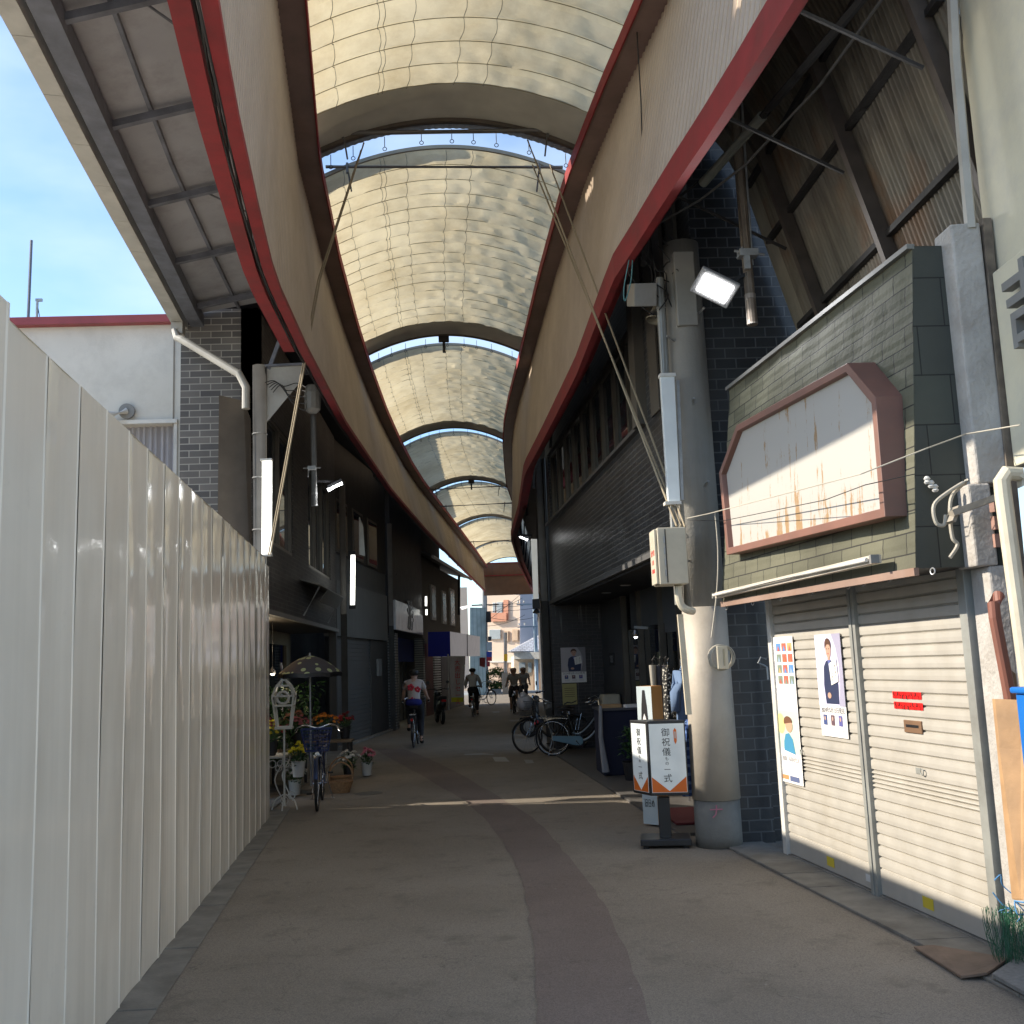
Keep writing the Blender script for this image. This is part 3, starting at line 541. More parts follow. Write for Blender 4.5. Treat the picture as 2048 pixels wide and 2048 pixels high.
# recessed ground floor
q = MB(); slab(q, 20.9, 9.9, .02, 2.86, 2.92, 2.2); q.build('soffit', C('soffit_black', (.02, .02, .022)), RB_)
q = MB(); wall(q, (1.67, 20.75), (4.2, 20.75), 0, 2.88, .2); q.build('return_wall', tilestr, RB_)
REC = .95
q = MB(); slab(q, 20.7, 18.6, REC, 0, 2.86, .1); slab(q, 18.0, 15.6, REC + .02, 2.25, 2.86, .08); slab(q, 15.6, 9.9, REC + .02, 2.1, 2.86, .08); q.build('shopfront_panel', M('panel_slate', (.05, .055, .06), .4), RB_)
for y in (18.5, 17.2, 15.7, 14.6, 13.4, 12.2, 11.0, 10.0):
    q = MB(); slab(q, y + .04, y - .04, REC - .05, .03, 2.86, .1); q.build('shopfront_post', fr, RB_)
for y0, y1 in ((18.4, 17.3), (17.1, 15.8), (15.6, 14.7), (11.9, 11.1)):
    q = MB(); slab(q, y0, y1, REC + .05, .1, 2.24 if y1 > 15.6 else 2.1, .012); q.build('shop_window', dg, RB_)
q = MB(); slab(q, 20.5, 9.9, 2.15, 0, 2.86, .08); q.build('back_wall', C('shop_back', (.08, .075, .065)), RB_)
q = MB(); q.box((2.95 + .1, 12.95, 1.35), (.04, 1.6, 2.6)); q.build('inner_partition', C('beige_partition', (.3, .26, .19)), RB_)
for i, y in enumerate((12.6, 15.8, 17.4)):
    c = V((*fp(y, .45), 2.855)); q = MB(); q.lathe(c, [(.0, -.004), (.07, -.004), (.085, 0), (.085, .01)], 18); q.build('downlight_ring', C('ring_grey', (.5, .5, .5)), RB_)
q = MB(); slab(q, 20.0, 19.5, REC - .015, 1.62, 1.86, .015); q.build('sign_plate', black, RB_); 
text('sign_letters', '呉服', V((*fp(19.75, REC - .02), 1.69)), (.05, -1, 0), (0, 0, 1), .15, C('sign_letter_grey', (.25, .25, .24)), RB_)
root = thing('spot_lamp', 'small silver spot lamp on a bracket above the dark shop door', 'lamp', (*fp(16.2, REC - .1), 2.1))
c = V((*fp(16.2, REC - .1), 2.2)); MB().beam(c, c + V((-.22, 0, .02)), .04, .04).build('arm', galv, root); MB().lathe(c + V((-.2, 0, -.13)), [(.045, 0), (.05, .04), (.03, .11), (.02, .12)], 14).build('shade', chrome, root); MB().ball(c + V((-.2, 0, -.13)), .03).build('bulb', emis('bulb_cool', (.9, .95, 1), 3), root)
# posters on the return wall
def poster(lab, o, ux, uy, wd, h, draw, cat='poster', grp=None):
    o = V(o); ux = V(ux).normalized(); uy = V(uy).normalized(); n = ux.cross(uy)
    root = thing('poster', lab, cat, o, grp); W = lambda u, v, k=0: o + ux * u * wd + uy * v * h + n * (.002 + .0012 * k)
    rows = 12; A = []; B = []
    q = MB(); 
    for i in range(rows + 1):
        v = i / rows; bnd = .004 * math.sin(v * 9); A.append(W(0, v) + n * bnd * .0); B.append(W(1, v) + n * bnd * .0)
    q.strip(A, B); q.strip([p - n * .0015 for p in B], [p - n * .0015 for p in A]); q.build('sheet', paper, root)
    draw(root, W, ux, uy); return root
cc = {}
def CC(c, r=.6):
    if c not in cc: cc[c] = M('print_%02x%02x%02x' % tuple(int(min(1, x) * 255) for x in c), c, r, var=.02)
    return cc[c]
def shape(root, W, name, pts, col, k): return MB().poly([W(u, v, k) for u, v in pts]).build(name, CC(col), root)
def ell(cx, cy, rx_, ry_, n=20, a0=0, a1=360): return [(cx + rx_ * math.cos(R(a0 + (a1 - a0) * i / n)), cy + ry_ * math.sin(R(a0 + (a1 - a0) * i / n))) for i in range(n if a1 - a0 == 360 else n + 1)]
def singer(root, W, ux, uy, bgc, wd, suit=(.02, .03, .08)):
    shape(root, W, 'printed_background', [(0, .3), (1, .3), (1, 1), (0, 1)], bgc, 1)
    shape(root, W, 'printed_curve', [(.78, .3), (1, .3), (1, 1), (.66, 1), (.8, .86), (.87, .7), (.86, .5)], tuple(x * .55 for x in bgc), 2)
    shape(root, W, 'printed_suit', [(.3, .32), (.78, .32), (.8, .5), (.77, .68), (.64, .735), (.5, .75), (.4, .735), (.3, .68), (.26, .5)], suit, 3)
    shape(root, W, 'printed_shirt', [(.47, .745), (.58, .745), (.53, .62)], (.1, .13, .35), 4)
    shape(root, W, 'printed_face', ell(.52, .85, .1, .085), (.5, .3, .22), 4)
    shape(root, W, 'printed_neck', [(.48, .79), (.56, .79), (.57, .74), (.47, .74)], (.45, .27, .2), 3.5)
    shape(root, W, 'printed_hair', ell(.52, .885, .12, .075, 20, -5, 185) + [(.41, .84), (.43, .875), (.5, .9), (.58, .895), (.62, .87), (.64, .84)][::1], (.09, .04, .025), 5)
    shape(root, W, 'printed_mouth', ell(.52, .808, .028, .006, 10), (.4, .1, .09), 5)
    for ex in (.48, .56): shape(root, W, 'printed_eye', ell(ex, .855, .015, .006, 8), (.02, .015, .015), 5)
    shape(root, W, 'printed_hand', ell(.45, .4, .07, .03, 12), (.5, .3, .22), 5)
    shape(root, W, 'printed_card', [(.56, .5), (.84, .54), (.8, .76), (.52, .71)], (.75, .74, .7), 6)
    text('card_letters', 'ありがとう', W(.75, .68, 7), ux, uy, wd * .05, CC((.05, .05, .06)), root, vertical=True, ext=.0003); text('card_letters', 'ございます', W(.63, .67, 7), ux, uy, wd * .05, CC((.05, .05, .06)), root, vertical=True, ext=.0003)
    text('date_letters', '2024年5月15日発売', W(.5, .235, 2), ux, uy, wd * .105, CC((.1, .1, .12)), root, ext=.0003)
    for i in range(3):
        u = .12 + i * .29; shape(root, W, 'printed_cover', [(u, .11), (u + .14, .11), (u + .14, .21), (u, .21)], [(.05, .08, .22), (.12, .07, .09), (.1, .1, .3)][i], 2)
        shape(root, W, 'printed_cover_face', ell(u + .07, .175, .03, .022, 10), (.45, .3, .25), 3)
        for j in range(3): shape(root, W, 'printed_line', [(u, .09 - j * .02), (u + .2, .09 - j * .02), (u + .2, .083 - j * .02), (u, .083 - j * .02)], (.45, .45, .47), 2)
pa = P(1124, 1366, Y=20.74); poster('shaded poster of a man in a dark suit on the streaked dark tiles', (pa.x, 20.74, pa.z), (1, 0, 0), (0, 0, 1), .5, .7, lambda r, W, a, b_: singer(r, W, a, b_, (.42, .4, .42), .5))
def notice(r, W, a, b_):
    shape(r, W, 'printed_background', [(0, 0), (1, 0), (1, 1), (0, 1)], (.4, .36, .14), 1)
    for i in range(5): shape(r, W, 'printed_line', [(.15, .8 - i * .1), (.85, .8 - i * .1), (.85, .77 - i * .1), (.15, .77 - i * .1)], (.15, .12, .06), 2)
    shape(r, W, 'printed_wave', [(.05, .05), (.3, .14), (.6, .1), (.95, .2), (.95, .14), (.6, .04), (.3, .07), (.1, .0)], (.04, .04, .04), 2)
poster('yellow paper notice below the poster on the dark tiled wall', (pa.x - .0, 20.74, pa.z - .43), (1, 0, 0), (0, 0, 1), .29, .41, notice, cat='notice')

# ---------------------------------------------------------------- shuttered shop
SH = thing('shuttered_shop', 'closed shop with two sunlit roller shutters in a steel frame', 'shop front', (2.85, 7.4, 0))
shut = M('shutter_paint', (.44, .42, .375), .45, .1, .07, 5, .05, 60, dirt=.35, dcol=(.33, .29, .22)); sframe = M('frame_grey', (.3, .31, .29), .5, .2, dirt=.5)
ya, yb = 5.9, 8.95; ym = P(1750, 1795, X=2.8).y; ym = 7.35
def sh_pt(y, z, off=0): return V((rx(y) + off, y, z))
def shutter(y0, y1):
    root = MB(); z = .03; zt = 2.6; A = []; q = root; prof = []
    prof += [(.012, .03), (.0, .035), (.0, .2), (.012, .205)]; z = .205
    k = 0
    while z < zt:
        h = .078 if not (.74 < z < .86) else .03
        prof += [(.012, z + .004), (.0, z + .012), (-.002, z + h * .5), (0.0, z + h - .008), (.012, z + h - .002), (.018, z + h)]; z += h; k += 1
    q.strip([sh_pt(y0, zz_, o) for o, zz_ in prof], [sh_pt(y1, zz_, o) for o, zz_ in prof])
    q.prism([sh_pt(y0, .03, .03), sh_pt(y1, .03, .03), sh_pt(y1, .03, .05), sh_pt(y0, .03, .05)], (0, 0, 2.6)); return q
s1 = shutter(ya + .05, ym - .04).build('roller_shutter', shut, SH, label='near roller shutter with red tape and letter slot'); s2 = shutter(ym + .04, yb - .03).build('roller_shutter', shut, SH, label='far roller shutter hung with two posters')
def vbar(y0, y1, o0, o1, z0, z1, mat, name, par, m=None): return MB().prism([sh_pt(y0, z0, o0), sh_pt(y1, z0, o0), sh_pt(y1, z0, o1), sh_pt(y0, z0, o1)], (0, 0, z1 - z0)).build(name, mat, par, bevel=.003)
vbar(ya - .03, ya + .05, -.03, .06, 0, 2.7, sframe, 'frame_post', SH); vbar(ym - .045, ym - .004, -.03, .05, 0, 2.7, sframe, 'mullion', SH); vbar(ym + .004, ym + .045, -.035, .05, 0, 2.7, sframe, 'mullion', SH); vbar(yb - .03, yb + .05, -.03, .06, 0, 2.7, white, 'frame_post', SH)
vbar(ya, yb, -.02, .05, 0.0, .028, conc, 'threshold', SH)
for (y0, y1, z0, z1) in ((6.62, 6.75, .07, .14), (8.05, 8.18, .07, .14)): vbar(y0, y1, -.004, -.001, z0, z1, CC((.6, .48, .04)), 'yellow_sticker', s1 if y0 < 7.3 else s2)
vbar(7.42, 7.53, -.004, -.001, .08, .13, CC((.6, .62, .62)), 'white_sticker', s2)
# letter slot
q = P(1830, 1455, X=2.87); vbar(q.y - .11, q.y + .11, -.012, .0, q.z - .035, q.z + .045, M('slot_brass', (.25, .15, .09), .5, .4), 'letter_slot', s1); vbar(q.y - .08, q.y + .08, -.0145, -.011, q.z + .0, q.z + .018, black, 'slot_opening', s1)
for px, py in ((1825, 1540), (1630, 1500)):
    q = P(px, py, X=2.85); par = s1 if px > 1700 else s2
    vbar(q.y - .09, q.y - .03, -.006, -.001, q.z - .02, q.z + .02, sframe, 'vent_plate', par); MB().torus((rx(q.y) - .006, q.y - .13, q.z), (1, 0, 0), .02, .004, 16, 5).build('lock_ring', sframe, par)
tape = C('red_tape', (.75, .012, .012), .4)
for n_, (px, py) in enumerate(((1818, 1391), (1821, 1412))):
    q = P(px, py, X=2.87); root = thing('tape_strip', ('upper' if n_ == 0 else 'lower') + ' strip of bright red marked tape on the near shutter', 'tape', (rx(q.y), q.y, q.z), 'red tape strips on the shutter'); vbar(q.y - .18, q.y + .19, -.006, -.004, q.z - .022, q.z + .024, tape, 'tape', root)
    m_ = MB()
    for i in range(9):
        yy = q.y + .17 - i * .038; 
        for j in range(3): m_.box((rx(yy) - .0068, yy - .008 * j, q.z + (j - 1) * .01 * (1 if i % 2 else -1)), (.001, .004 + .012 * ((i + j) % 3 == 0), .024 if j != 1 else .006))
    m_.build('tape_marks', CC((.12, .005, .005)), root)
# posters on the far shutter (street face looks towards -x)
def sposter(lab, px, py, px2, py2, draw):
    a = P(px, py, X=2.79); b_ = P(px2, py2, X=2.74); o = V((rx(a.y) - .008, a.y, b_.z)); e = V((rx(b_.y) - .008, b_.y, b_.z))
    # right is towards smaller y
    lo, hi = (o, e) if o.y > e.y else (e, o); return lab, lo, (hi - lo), abs(a.z - b_.z)
q0 = P(1633, 1270, X=2.75); q1 = P(1700, 1478, X=2.78); zb = q1.z; o = V((rx(q0.y) - .012, q0.y, zb)); e = V((rx(q1.y) - .012, q1.y, zb))
poster('poster of a man in a dark jacket holding a white card on the shutter', o, e - o, (0, 0, 1), (e - o).length, q0.z - zb, lambda r, W, a, b_: singer(r, W, a, b_, (.62, .6, .8), (e - o).length))
q0 = P(1551, 1275, X=2.7); q1 = P(1614, 1573, X=2.72); zb = q1.z; o = V((rx(q0.y) - .012, q0.y, zb)); e = V((rx(q1.y) - .012, q1.y, zb)); hh = q0.z - zb; rnd2 = random.Random(3)
def mapposter(r, W, a, b_):
    cols = [(.45, .15, .07), (.1, .25, .55), (.5, .35, .15), (.2, .25, .2), (.5, .12, .08), (.3, .4, .5)]
    for i in range(4):
        for j in range(3 if i else 3):
            u = .25 + j * .25; v = .9 - i * .075; shape(r, W, 'printed_photo', [(u, v), (u + .2, v), (u + .2, v + .055), (u, v + .055)], rnd2.choice(cols), 1); shape(r, W, 'printed_photo_detail', [(u + .05, v), (u + .17, v), (u + .1, v + .04)], rnd2.choice(cols), 2)
    for i in range(7): v = .64 - i * .014; shape(r, W, 'printed_map_line', [(.1, v), (.9, v + .03 * math.sin(i)), (.9, v + .03 * math.sin(i) - .003), (.1, v - .003)], (.45, .46, .48), 1)
    shape(r, W, 'printed_illustration', [(.03, .24), (.97, .2), (.97, .49), (.03, .49)], (.5, .6, .5), 1)
    shape(r, W, 'printed_illustration_patch', ell(.22, .4, .18, .07), (.65, .62, .25), 2)
    shape(r, W, 'printed_coat', [(.3, .22), (.78, .2), (.7, .3), (.55, .34), (.4, .33), (.32, .28)], (.05, .25, .42), 3); shape(r, W, 'printed_face', ell(.58, .39, .15, .045), (.55, .33, .22), 4); shape(r, W, 'printed_hair', ell(.55, .415, .18, .04, 16, 0, 200), (.16, .07, .035), 5)
    text('printed_letters', '健康・長寿の生活', W(.55, .15, 2), a, b_, (e - o).length * .09, CC((.25, .25, .27)), r, ext=.0003)
    text('printed_letters', '文化と歴史の街歩き', W(.1, .93, 2), a, b_, (e - o).length * .1, CC((.2, .2, .22)), r, ext=.0003, vertical=True)
    shape(r, W, 'printed_band', [(.05, .02), (.4, .02), (.4, .05), (.05, .05)], (.5, .25, .1), 1); shape(r, W, 'printed_band', [(.45, .015), (.85, .015), (.85, .05), (.45, .05)], (.1, .13, .25), 1)
poster('long narrow poster with small photos, a map and a drawn person on the shutter', o, e - o, (0, 0, 1), (e - o).length, hh, mapposter)
# dark tile pier beside the pole
q = MB(); wall(q, (2.25, 9.62), (2.75, 9.62), 0, 3.2, .08); q.build('tiled_pier', tile2, label='dark tiled pier between the pole and the far shutter', cat='pier')
cable('pipe', [P(1548, 1210, Y=9.3), P(1572, 1690, Y=9.3)], .03, M('pipe_dark', (.05, .06, .065), .5), 'dark downpipe beside the far shutter frame', 'pipe')
q = MB(); p_ = P(1527, 1330, Y=9.2); q.tube([p_ + V((.03, 0, .05)), p_ + V((-.02, 0, .07)), p_ + V((-.05, 0, .02)), p_, p_ + V((.03, 0, -.02)), p_ + V((.03, 0, -.13))], .008, 6); q.build('hook', galv, label='bent metal hook on the dark downpipe', cat='hook')
# ---------------------------------------------------------------- shingled box above the shutters
m, t, b, L = nodes('shingle'); 
shing = brick('green_shingle', (.08, .08, .052), (.122, .12, .08), (.018, .018, .015), .27, .125, .0045, .75, grime=.25, bumpd=.012)
ptr = P(1825, 497, Y=5.75); pbr = P(1832, 1134, Y=5.75)
nb, nt_, fb, ft = V((2.57, 5.75, 2.16)), V((2.74, 5.75, 4.10)), V((2.25, 9.0, 2.18)), V((2.45, 9.0, 4.12))
MBOX = thing('shingled_fascia_box', 'sloping box clad in dark green shingles above the closed shutters', 'fascia box', (2.6, 7.3, 2.1))
q = MB(); n = 40; rows = []
for k in range(63):
    v = k / 62; rows.append([fb.lerp(nb, i / n).lerp(ft.lerp(nt_, i / n), v) + V((-.004 * ((v * 15.4) % 1) * -1 + .01 * noise.noise(V((i * .3, v * 6, 0))), 0, 0)) for i in range(n + 1)])
for a, b_ in zip(rows, rows[1:]): q.strip(a, b_)
q.build('shingle_face', shing, MBOX, uvt=V((.096, .995, 0)))
gsd = brick('green_shingle_dark', (.05, .053, .045), (.06, .065, .052), (.02, .02, .018), .34, .3, .004, .8); q = MB(); q.poly([nb + V((0, .002, 0)), V((3.2, 5.752, 2.16)), V((3.2, 5.752, 4.1)), nt_ + V((0, .002, 0))]); q.build('shingle_end', gsd, MBOX); q = MB(); q.poly([fb, V((3.0, 9, 2.18)), V((3.0, 9, 4.12)), ft]); q.build('shingle_end', gsd, MBOX)
q = MB(); q.poly([nb, fb, V((3.0, 9, 2.18)), V((3.2, 5.75, 2.16))]); q.poly([nt_, ft, V((3.3, 9, 4.12)), V((3.4, 5.75, 4.1))]); q.build('cover_board', dark, MBOX)
q = MB(); q.beam(nt_ + V((-.01, 0, .0)), ft + V((-.01, 0, .0)), .05, .03); q.build('top_flashing', M('flashing', (.2, .2, .19), .5, .3), MBOX)
q = MB(); q.beam(nb + V((-.005, -.02, -.02)), fb + V((-.005, 0, -.02)), .03, .045); q.build('bottom_trim', M('trim_rusty', (.28, .19, .15), .6, dirt=.6, dcol=(.2, .09, .04)), MBOX)
for px, py in ((1492, 1208), (1532, 1196), (1575, 1188), (1622, 1181), (1680, 1172), (1704, 1169), (1744, 1160), (1812, 1150)):
    p_ = P(px, py, X=2.45); p_.x = nb.lerp(fb, (p_.y - 5.75) / 3.25).x + .02; p_.z = 2.13; MB().torus(p_, (1, .3, 0), .018, .004, 14, 5).build('curtain_hook', galv, MBOX)
root = thing('batten_light', 'long pale tube lamp batten along the bottom of the shingled box', 'lamp', (2.3, 7.5, 2.2)); a = P(1449, 1188, X=2.22); c = P(1802, 1107, X=2.48); a = V((2.2, 8.95, a.z)); c = V((2.455, 6.0, c.z))
MB().beam(a, c, .05, .05).build('housing', M('batten_white', (.55, .5, .42), .4, dirt=.3), root); MB().tube([a + V((-.045, -.05, .0)), c + V((-.045, .05, .0))], .013, 10).build('tube', white, root)
for p_ in (a, c): MB().box(p_ + V((-.02, 0, 0)), (.05, .03, .05)).build('end_cap', grey, root)
# octagonal sign board
SB = thing('sign_board', 'blank peeling white sign board in a brown cut-corner frame on the shingled box', 'sign', (2.35, 7.6, 2.5))
sp = [P(*a, X=2.33) for a in [(1480, 1109), (1727, 1035), (1700, 795), (1652, 727), (1483, 850), (1460, 945)]]
e0, e1 = sp[0], sp[1]
pts2 = [(p.y, p.z) for p in sp]; cy = sum(p[0] for p in pts2) / 6; czz = sum(p[1] for p in pts2) / 6
XS = lambda y, z: 2.33 - .09 * (y - 7.5) + (z - 3) * .04
def ring(s, dx): return [V((XS(cy + (y - cy) * s, czz + (z - czz) * s) + dx, cy + (y - cy) * s, czz + (z - czz) * s)) for y, z in pts2]
def ring2(inset, dx):
    out = []; n = len(pts2)
    for i in range(n):
        p0, p1, p2 = [V((*pts2[(i + k) % n], 0)) for k in (-1, 0, 1)]; d1 = (p1 - p0).normalized(); d2 = (p2 - p1).normalized(); n1 = V((-d1.y, d1.x, 0)); n2 = V((-d2.y, d2.x, 0)); bb = (n1 + n2).normalized(); s = inset / max(.3, bb.dot(n1))
        c_ = V((cy, czz, 0)); v = bb * s
        if (p1 + v - c_).length > (p1 - v - c_).length: v = -v
        if inset < 0: v = -v
        y, z = (p1 + v).x, (p1 + v).y; out.append(V((XS(y, z) + dx, y, z)))
    return out
o_, i_, ib, ob = ring2(0, 0), ring2(.055, 0), ring2(.06, .05), ring2(0, .27)
q = MB(); vs = o_ + i_ + ib + ob; n = 6; fs = []
for k in range(n):
    k2 = (k + 1) % n; fs += [(k, k2, n + k2, n + k), (n + k, n + k2, 2 * n + k2, 2 * n + k), (k2, k, 3 * n + k, 3 * n + k2)]
q.add(vs, fs).build('frame', brownp, SB, bevel=.004)
m, t, b, L = nodes('peeling_board'); N = t.nodes.new; tc = N('ShaderNodeTexCoord'); mp = N('ShaderNodeMapping'); mp.inputs['Scale'].default_value = (9, 9, .8); L(tc.outputs['Object'], mp.inputs[0])
n1 = nz_(1, 9, .75, mp.outputs[0]); n2 = nz_(5, 8, .8)
sx_ = N('ShaderNodeSeparateXYZ'); L(tc.outputs['Object'], sx_.inputs[0]); zr = N('ShaderNodeMapRange'); zr.inputs[1].default_value = .42; zr.inputs[2].default_value = .1; zr.inputs[3].default_value = 0; zr.inputs[4].default_value = .09; L(sx_.outputs[2], zr.inputs[0])
ad = N('ShaderNodeMath'); ad.operation = 'ADD'; L(n1.outputs[0], ad.inputs[0]); L(zr.outputs[0], ad.inputs[1]); a2 = N('ShaderNodeMath'); a2.operation = 'MULTIPLY_ADD'; a2.inputs[1].default_value = .35; L(n2.outputs[0], a2.inputs[0]); L(ad.outputs[0], a2.inputs[2])
r2 = N('ShaderNodeMapRange'); r2.inputs[1].default_value = .785; r2.inputs[2].default_value = .815; L(a2.outputs[0], r2.inputs[0]); mx = N('ShaderNodeMix'); mx.data_type = 'RGBA'; L(r2.outputs[0], mx.inputs[0]); mx.inputs[6].default_value = (.4, .385, .355, 1); mx.inputs[7].default_value = (.3, .19, .09, 1); L(mx.outputs[2], b.inputs['Base Color']); b.inputs['Roughness'].default_value = .6
MB().poly(ring2(.058, .045)).build('board', m, SB)
cable('wire', [P(1372, 1037, Y=9.0), P(1435, 1027, Y=8.6) + V((-.08, 0, 0)), P(1722, 948, X=2.3), P(1850, 898, X=2.6), P(1932, 868, Y=5.6), P(2040, 850, Y=5.0)], .004, wirew, 'thin pale wire strung across the sign board to the cream wall', 'wire')
cable('wire', [P(1375, 1040, Y=9.0), P(1445, 1042, X=2.2), P(1650, 1000, X=2.28), P(1730, 970, X=2.32), P(1830, 948, X=2.55)], .003, wire, 'thin dark wire sagging across the lower part of the sign board', 'wire')
# rough plaster pilaster and cream building
plas = M('rough_plaster', (.4, .385, .36), .9, 0, .15, 4, 1, 35, dirt=.5, dcol=(.2, .15, .1))
root = thing('plaster_pier', 'rough pale plaster pier between the shutters and the cream building', 'pier', (3.03, 5.7, 0))
q = MB()
for z0, z1, x0, x1 in ((.0, 2.15, 2.93, 3.02), (2.15, 2.62, 2.86, 2.98), (2.62, 4.18, 2.92, 3.09)):
    q.prism([(x0, 5.62, z0), (x1, 5.6, z0), (x1, 5.84, z0), (x0, 5.84, z0)], (.0, 0, z1 - z0))
q.build('plaster', plas, root, bevel=.012)
q = MB()
for k in range(3): q.prism([(2.96 + .008 * k, 5.575, 2.25 + .1 * k), (3.06, 5.57, 2.25 + .1 * k), (3.06, 5.6, 2.25 + .1 * k), (2.96, 5.6, 2.25 + .1 * k)], (0, 0, .075))
q.build('exposed_brick', M('old_brick', (.33, .19, .15), .8, bump=.5), root)
q = MB(); q.beam((3.07, 5.6, .9), (3.13, 5.62, 4.2), .05, .06); q.build('corner_timber', M('old_timber', (.16, .13, .1), .8, 0, .3, 12, .4), root)
q = MB(); q.prism([(2.95, 5.56, .62), (3.0, 5.56, .62), (2.985, 5.56, 1.55), (2.95, 5.56, 1.58)], (0, .025, 0)); q.build('brown_board', M('brown_board', (.2, .12, .07), .7, dirt=.4), root)
CB = thing('cream_building', 'cream rendered building with a grey relief character at the right edge of the photo', 'building', (3.2, 3, 0))
crm = M('cream_render', (.6, .56, .42), .85, 0, .1, 1.2, .4, 12, dirt=.55, dcol=(.42, .4, .36))
q = MB(); q.prism([(3.17, 5.72, 2.72), (3.13, 4.2, 2.72), (3.6, 4.2, 2.72), (3.6, 5.72, 2.72)], (0, 0, 6.5)); q.prism([(3.11, 5.57, 2.70), (3.07, 4.2, 2.70), (3.11, 4.2, 2.70), (3.15, 5.57, 2.70)], (0, 0, 1.15)); q.build('wall', crm, CB, bevel=.01)
q = MB(); q.prism([(3.16, 5.45, 0), (3.14, 4.2, 0), (3.5, 4.2, 0), (3.5, 5.45, 0)], (0, 0, 2.72)); q.build('lower_wall', M('lower_wall_dark', (.14, .12, .1), .8, dirt=.4), CB)
q = MB(); q.beam((3.06, 5.3, 2.70), (3.02, 4.2, 2.70), .05, .06); q.build('awning_rail', white, CB)
text('relief_character', '吉', P(2022, 690, X=3.04), (-.02, -1, 0), (0, 0, 1), .48, grey, CB, ext=.03, align='LEFT', bold=.006)
pipew = M('pvc_grey', (.4, .385, .34), .45, dirt=.25)
cable('drain_pipe', [P(1903, -60, Y=5.62), P(1912, 120, Y=5.62), P(1942, 458, Y=5.62)], .035, pipew, 'pale grey drain pipe along the upper corner of the cream building', 'drain pipe')
q = MB(); a = P(2015, 962, Y=5.1); q.tube([a + V((.09, 0, -.02)), a + V((.06, 0, .035)), a + V((0, 0, .04)), a + V((-.03, 0, .0)), a + V((-.03, 0, -.08)), (a.x - .0, 5.1, 1.2), (a.x + .02, 5.1, .05)], .042, 12); q.build('drain_pipe', cream, label='thick cream drain pipe with a bend at the far right edge', cat='drain pipe')
q = MB(); a = P(1990, 1235, Y=5.45); q.tube([a + V((.06, .05, .12)), a + V((.0, 0, .07)), a, (a.x + .05, 5.45, 1.25)], .032, 12); q.build('drain_pipe', M('rust_pipe', (.2, .075, .05), .6, dirt=.4), label='short rust-red pipe between plaster pier and timber', cat='drain pipe')
q = MB(); a = P(1960, 1030, Y=5.5); q.beam(P(1902, 1028, Y=5.5), P(2000, 992, Y=5.45), .1, .035); q.beam(P(1900, 1045, Y=5.52), P(1912, 1015, Y=5.52), .1, .02); q.build('timber_bracket', M('bracket_timber', (.28, .25, .2), .8, 0, .2, 10, .3), label='weathered timber stub holding old cables beside the shingled box', cat='bracket')
for k, (pts, lb) in enumerate(((([(1932, 962), (1895, 985), (1868, 1010), (1872, 1045), (1888, 1050), (1892, 1030)]), 'thick looped old cable end, left of two, below the shingled box'), (([(1936, 960), (1905, 990), (1900, 1030), (1905, 1075), (1915, 1090), (1900, 1115)]), 'thick hanging old cable, right of two, below the shingled box'))):
    c_ = smooth([P(*p, Y=5.56 + .02 * k) for p in pts]); q = MB(); q.tube(c_, .011, 7); q.build('cable', wirew, label=lb, cat='cable', group='old cables at the plaster pier')
q = MB()
for k in range(3): q.lathe(P(1855 + 8 * k, 968 + 8 * k, Y=5.7), [(.012, 0), (.02, .01), (.012, .02), (.02, .03), (.01, .045)], 10)
q.build('insulator', white, label='white insulators on the corner of the shingled box', cat='insulator')
q = MB(); a = P(2040, 1465, Y=4.75); q.box(a + V((.17, 0, 0)), (.24, .2, .36)); q.box(a + V((.165, 0, .19)), (.27, .23, .03)); q.build('plastic_crate', C('blue_plastic', (.01, .14, .5), .4), label='bright blue plastic box at the right edge beside the timber', cat='crate', bevel=.01)
q = MB(); q.prism([P(1990, 1398, Y=5.3), P(2048, 1400, Y=5.2), P(2048, 1800, Y=5.0), P(2030, 1800, Y=5.1)], (0, .03, 0)); q.build('plywood_sheet', M('plywood', (.36, .22, .11), .7, 0, .2, 6, .2), label='orange-brown plywood sheet leaning at the right edge', cat='board')
# green mesh bag
q = MB(); base = P(2040, 1935, Z=0); nr = random.Random(5)
for i in range(150):
    a = nr.random() * 6.28; r0 = .12 * nr.random() ** .4; x, y = r0 * math.cos(a), r0 * math.sin(a); pts = [base + V((x, y, .0))]
    for k in range(1, 5): pts.append(pts[-1] + V((nr.gauss(0, .02), nr.gauss(0, .02), .075)))
    q.tube(pts, .0016, 3, caps=False)
q.build('net_bundle', C('green_net', (.025, .12, .065)), label='bundle of green netting at the foot of the wall, lower right corner', cat='netting')
q = MB()
for i in range(9):
    pts = [base + V((nr.gauss(.06, .03), nr.gauss(0, .04), .28))]
    for k in range(5): pts.append(pts[-1] + V((nr.gauss(0, .03), nr.gauss(0, .03), nr.gauss(.015, .03))))
    q.tube(smooth(pts), .004, 4)
q.build('cord_tangle', C('blue_cord', (.08, .25, .5)), label='tangle of light blue cord lying on the green netting', cat='cord')
q = MB(); q.prism([P(1828, 1897, Z=.008), P(1923, 1957, Z=.01), P(1975, 1950, Z=.028), P(2018, 1920, Z=.028), P(1868, 1894, Z=.026)], (0, 0, .012)); q.build('board_on_ground', M('floor_plywood', (.2, .14, .1), .8, 0, .25, 8, .3, dirt=.4), label='broken brown board lying over the channel at lower right', cat='board')
q = MB(); q.prism([P(1985, 1955, Z=.03), P(2100, 2020, Z=.03), P(2200, 1960, Z=.03), P(2030, 1925, Z=.03)], (0, 0, .02)); q.build('grating_cover', M('cover_grey', (.2, .2, .19), .8, 0, .2, 40, .8), label='grey dimpled cover slab in the lower right corner', cat='cover slab')

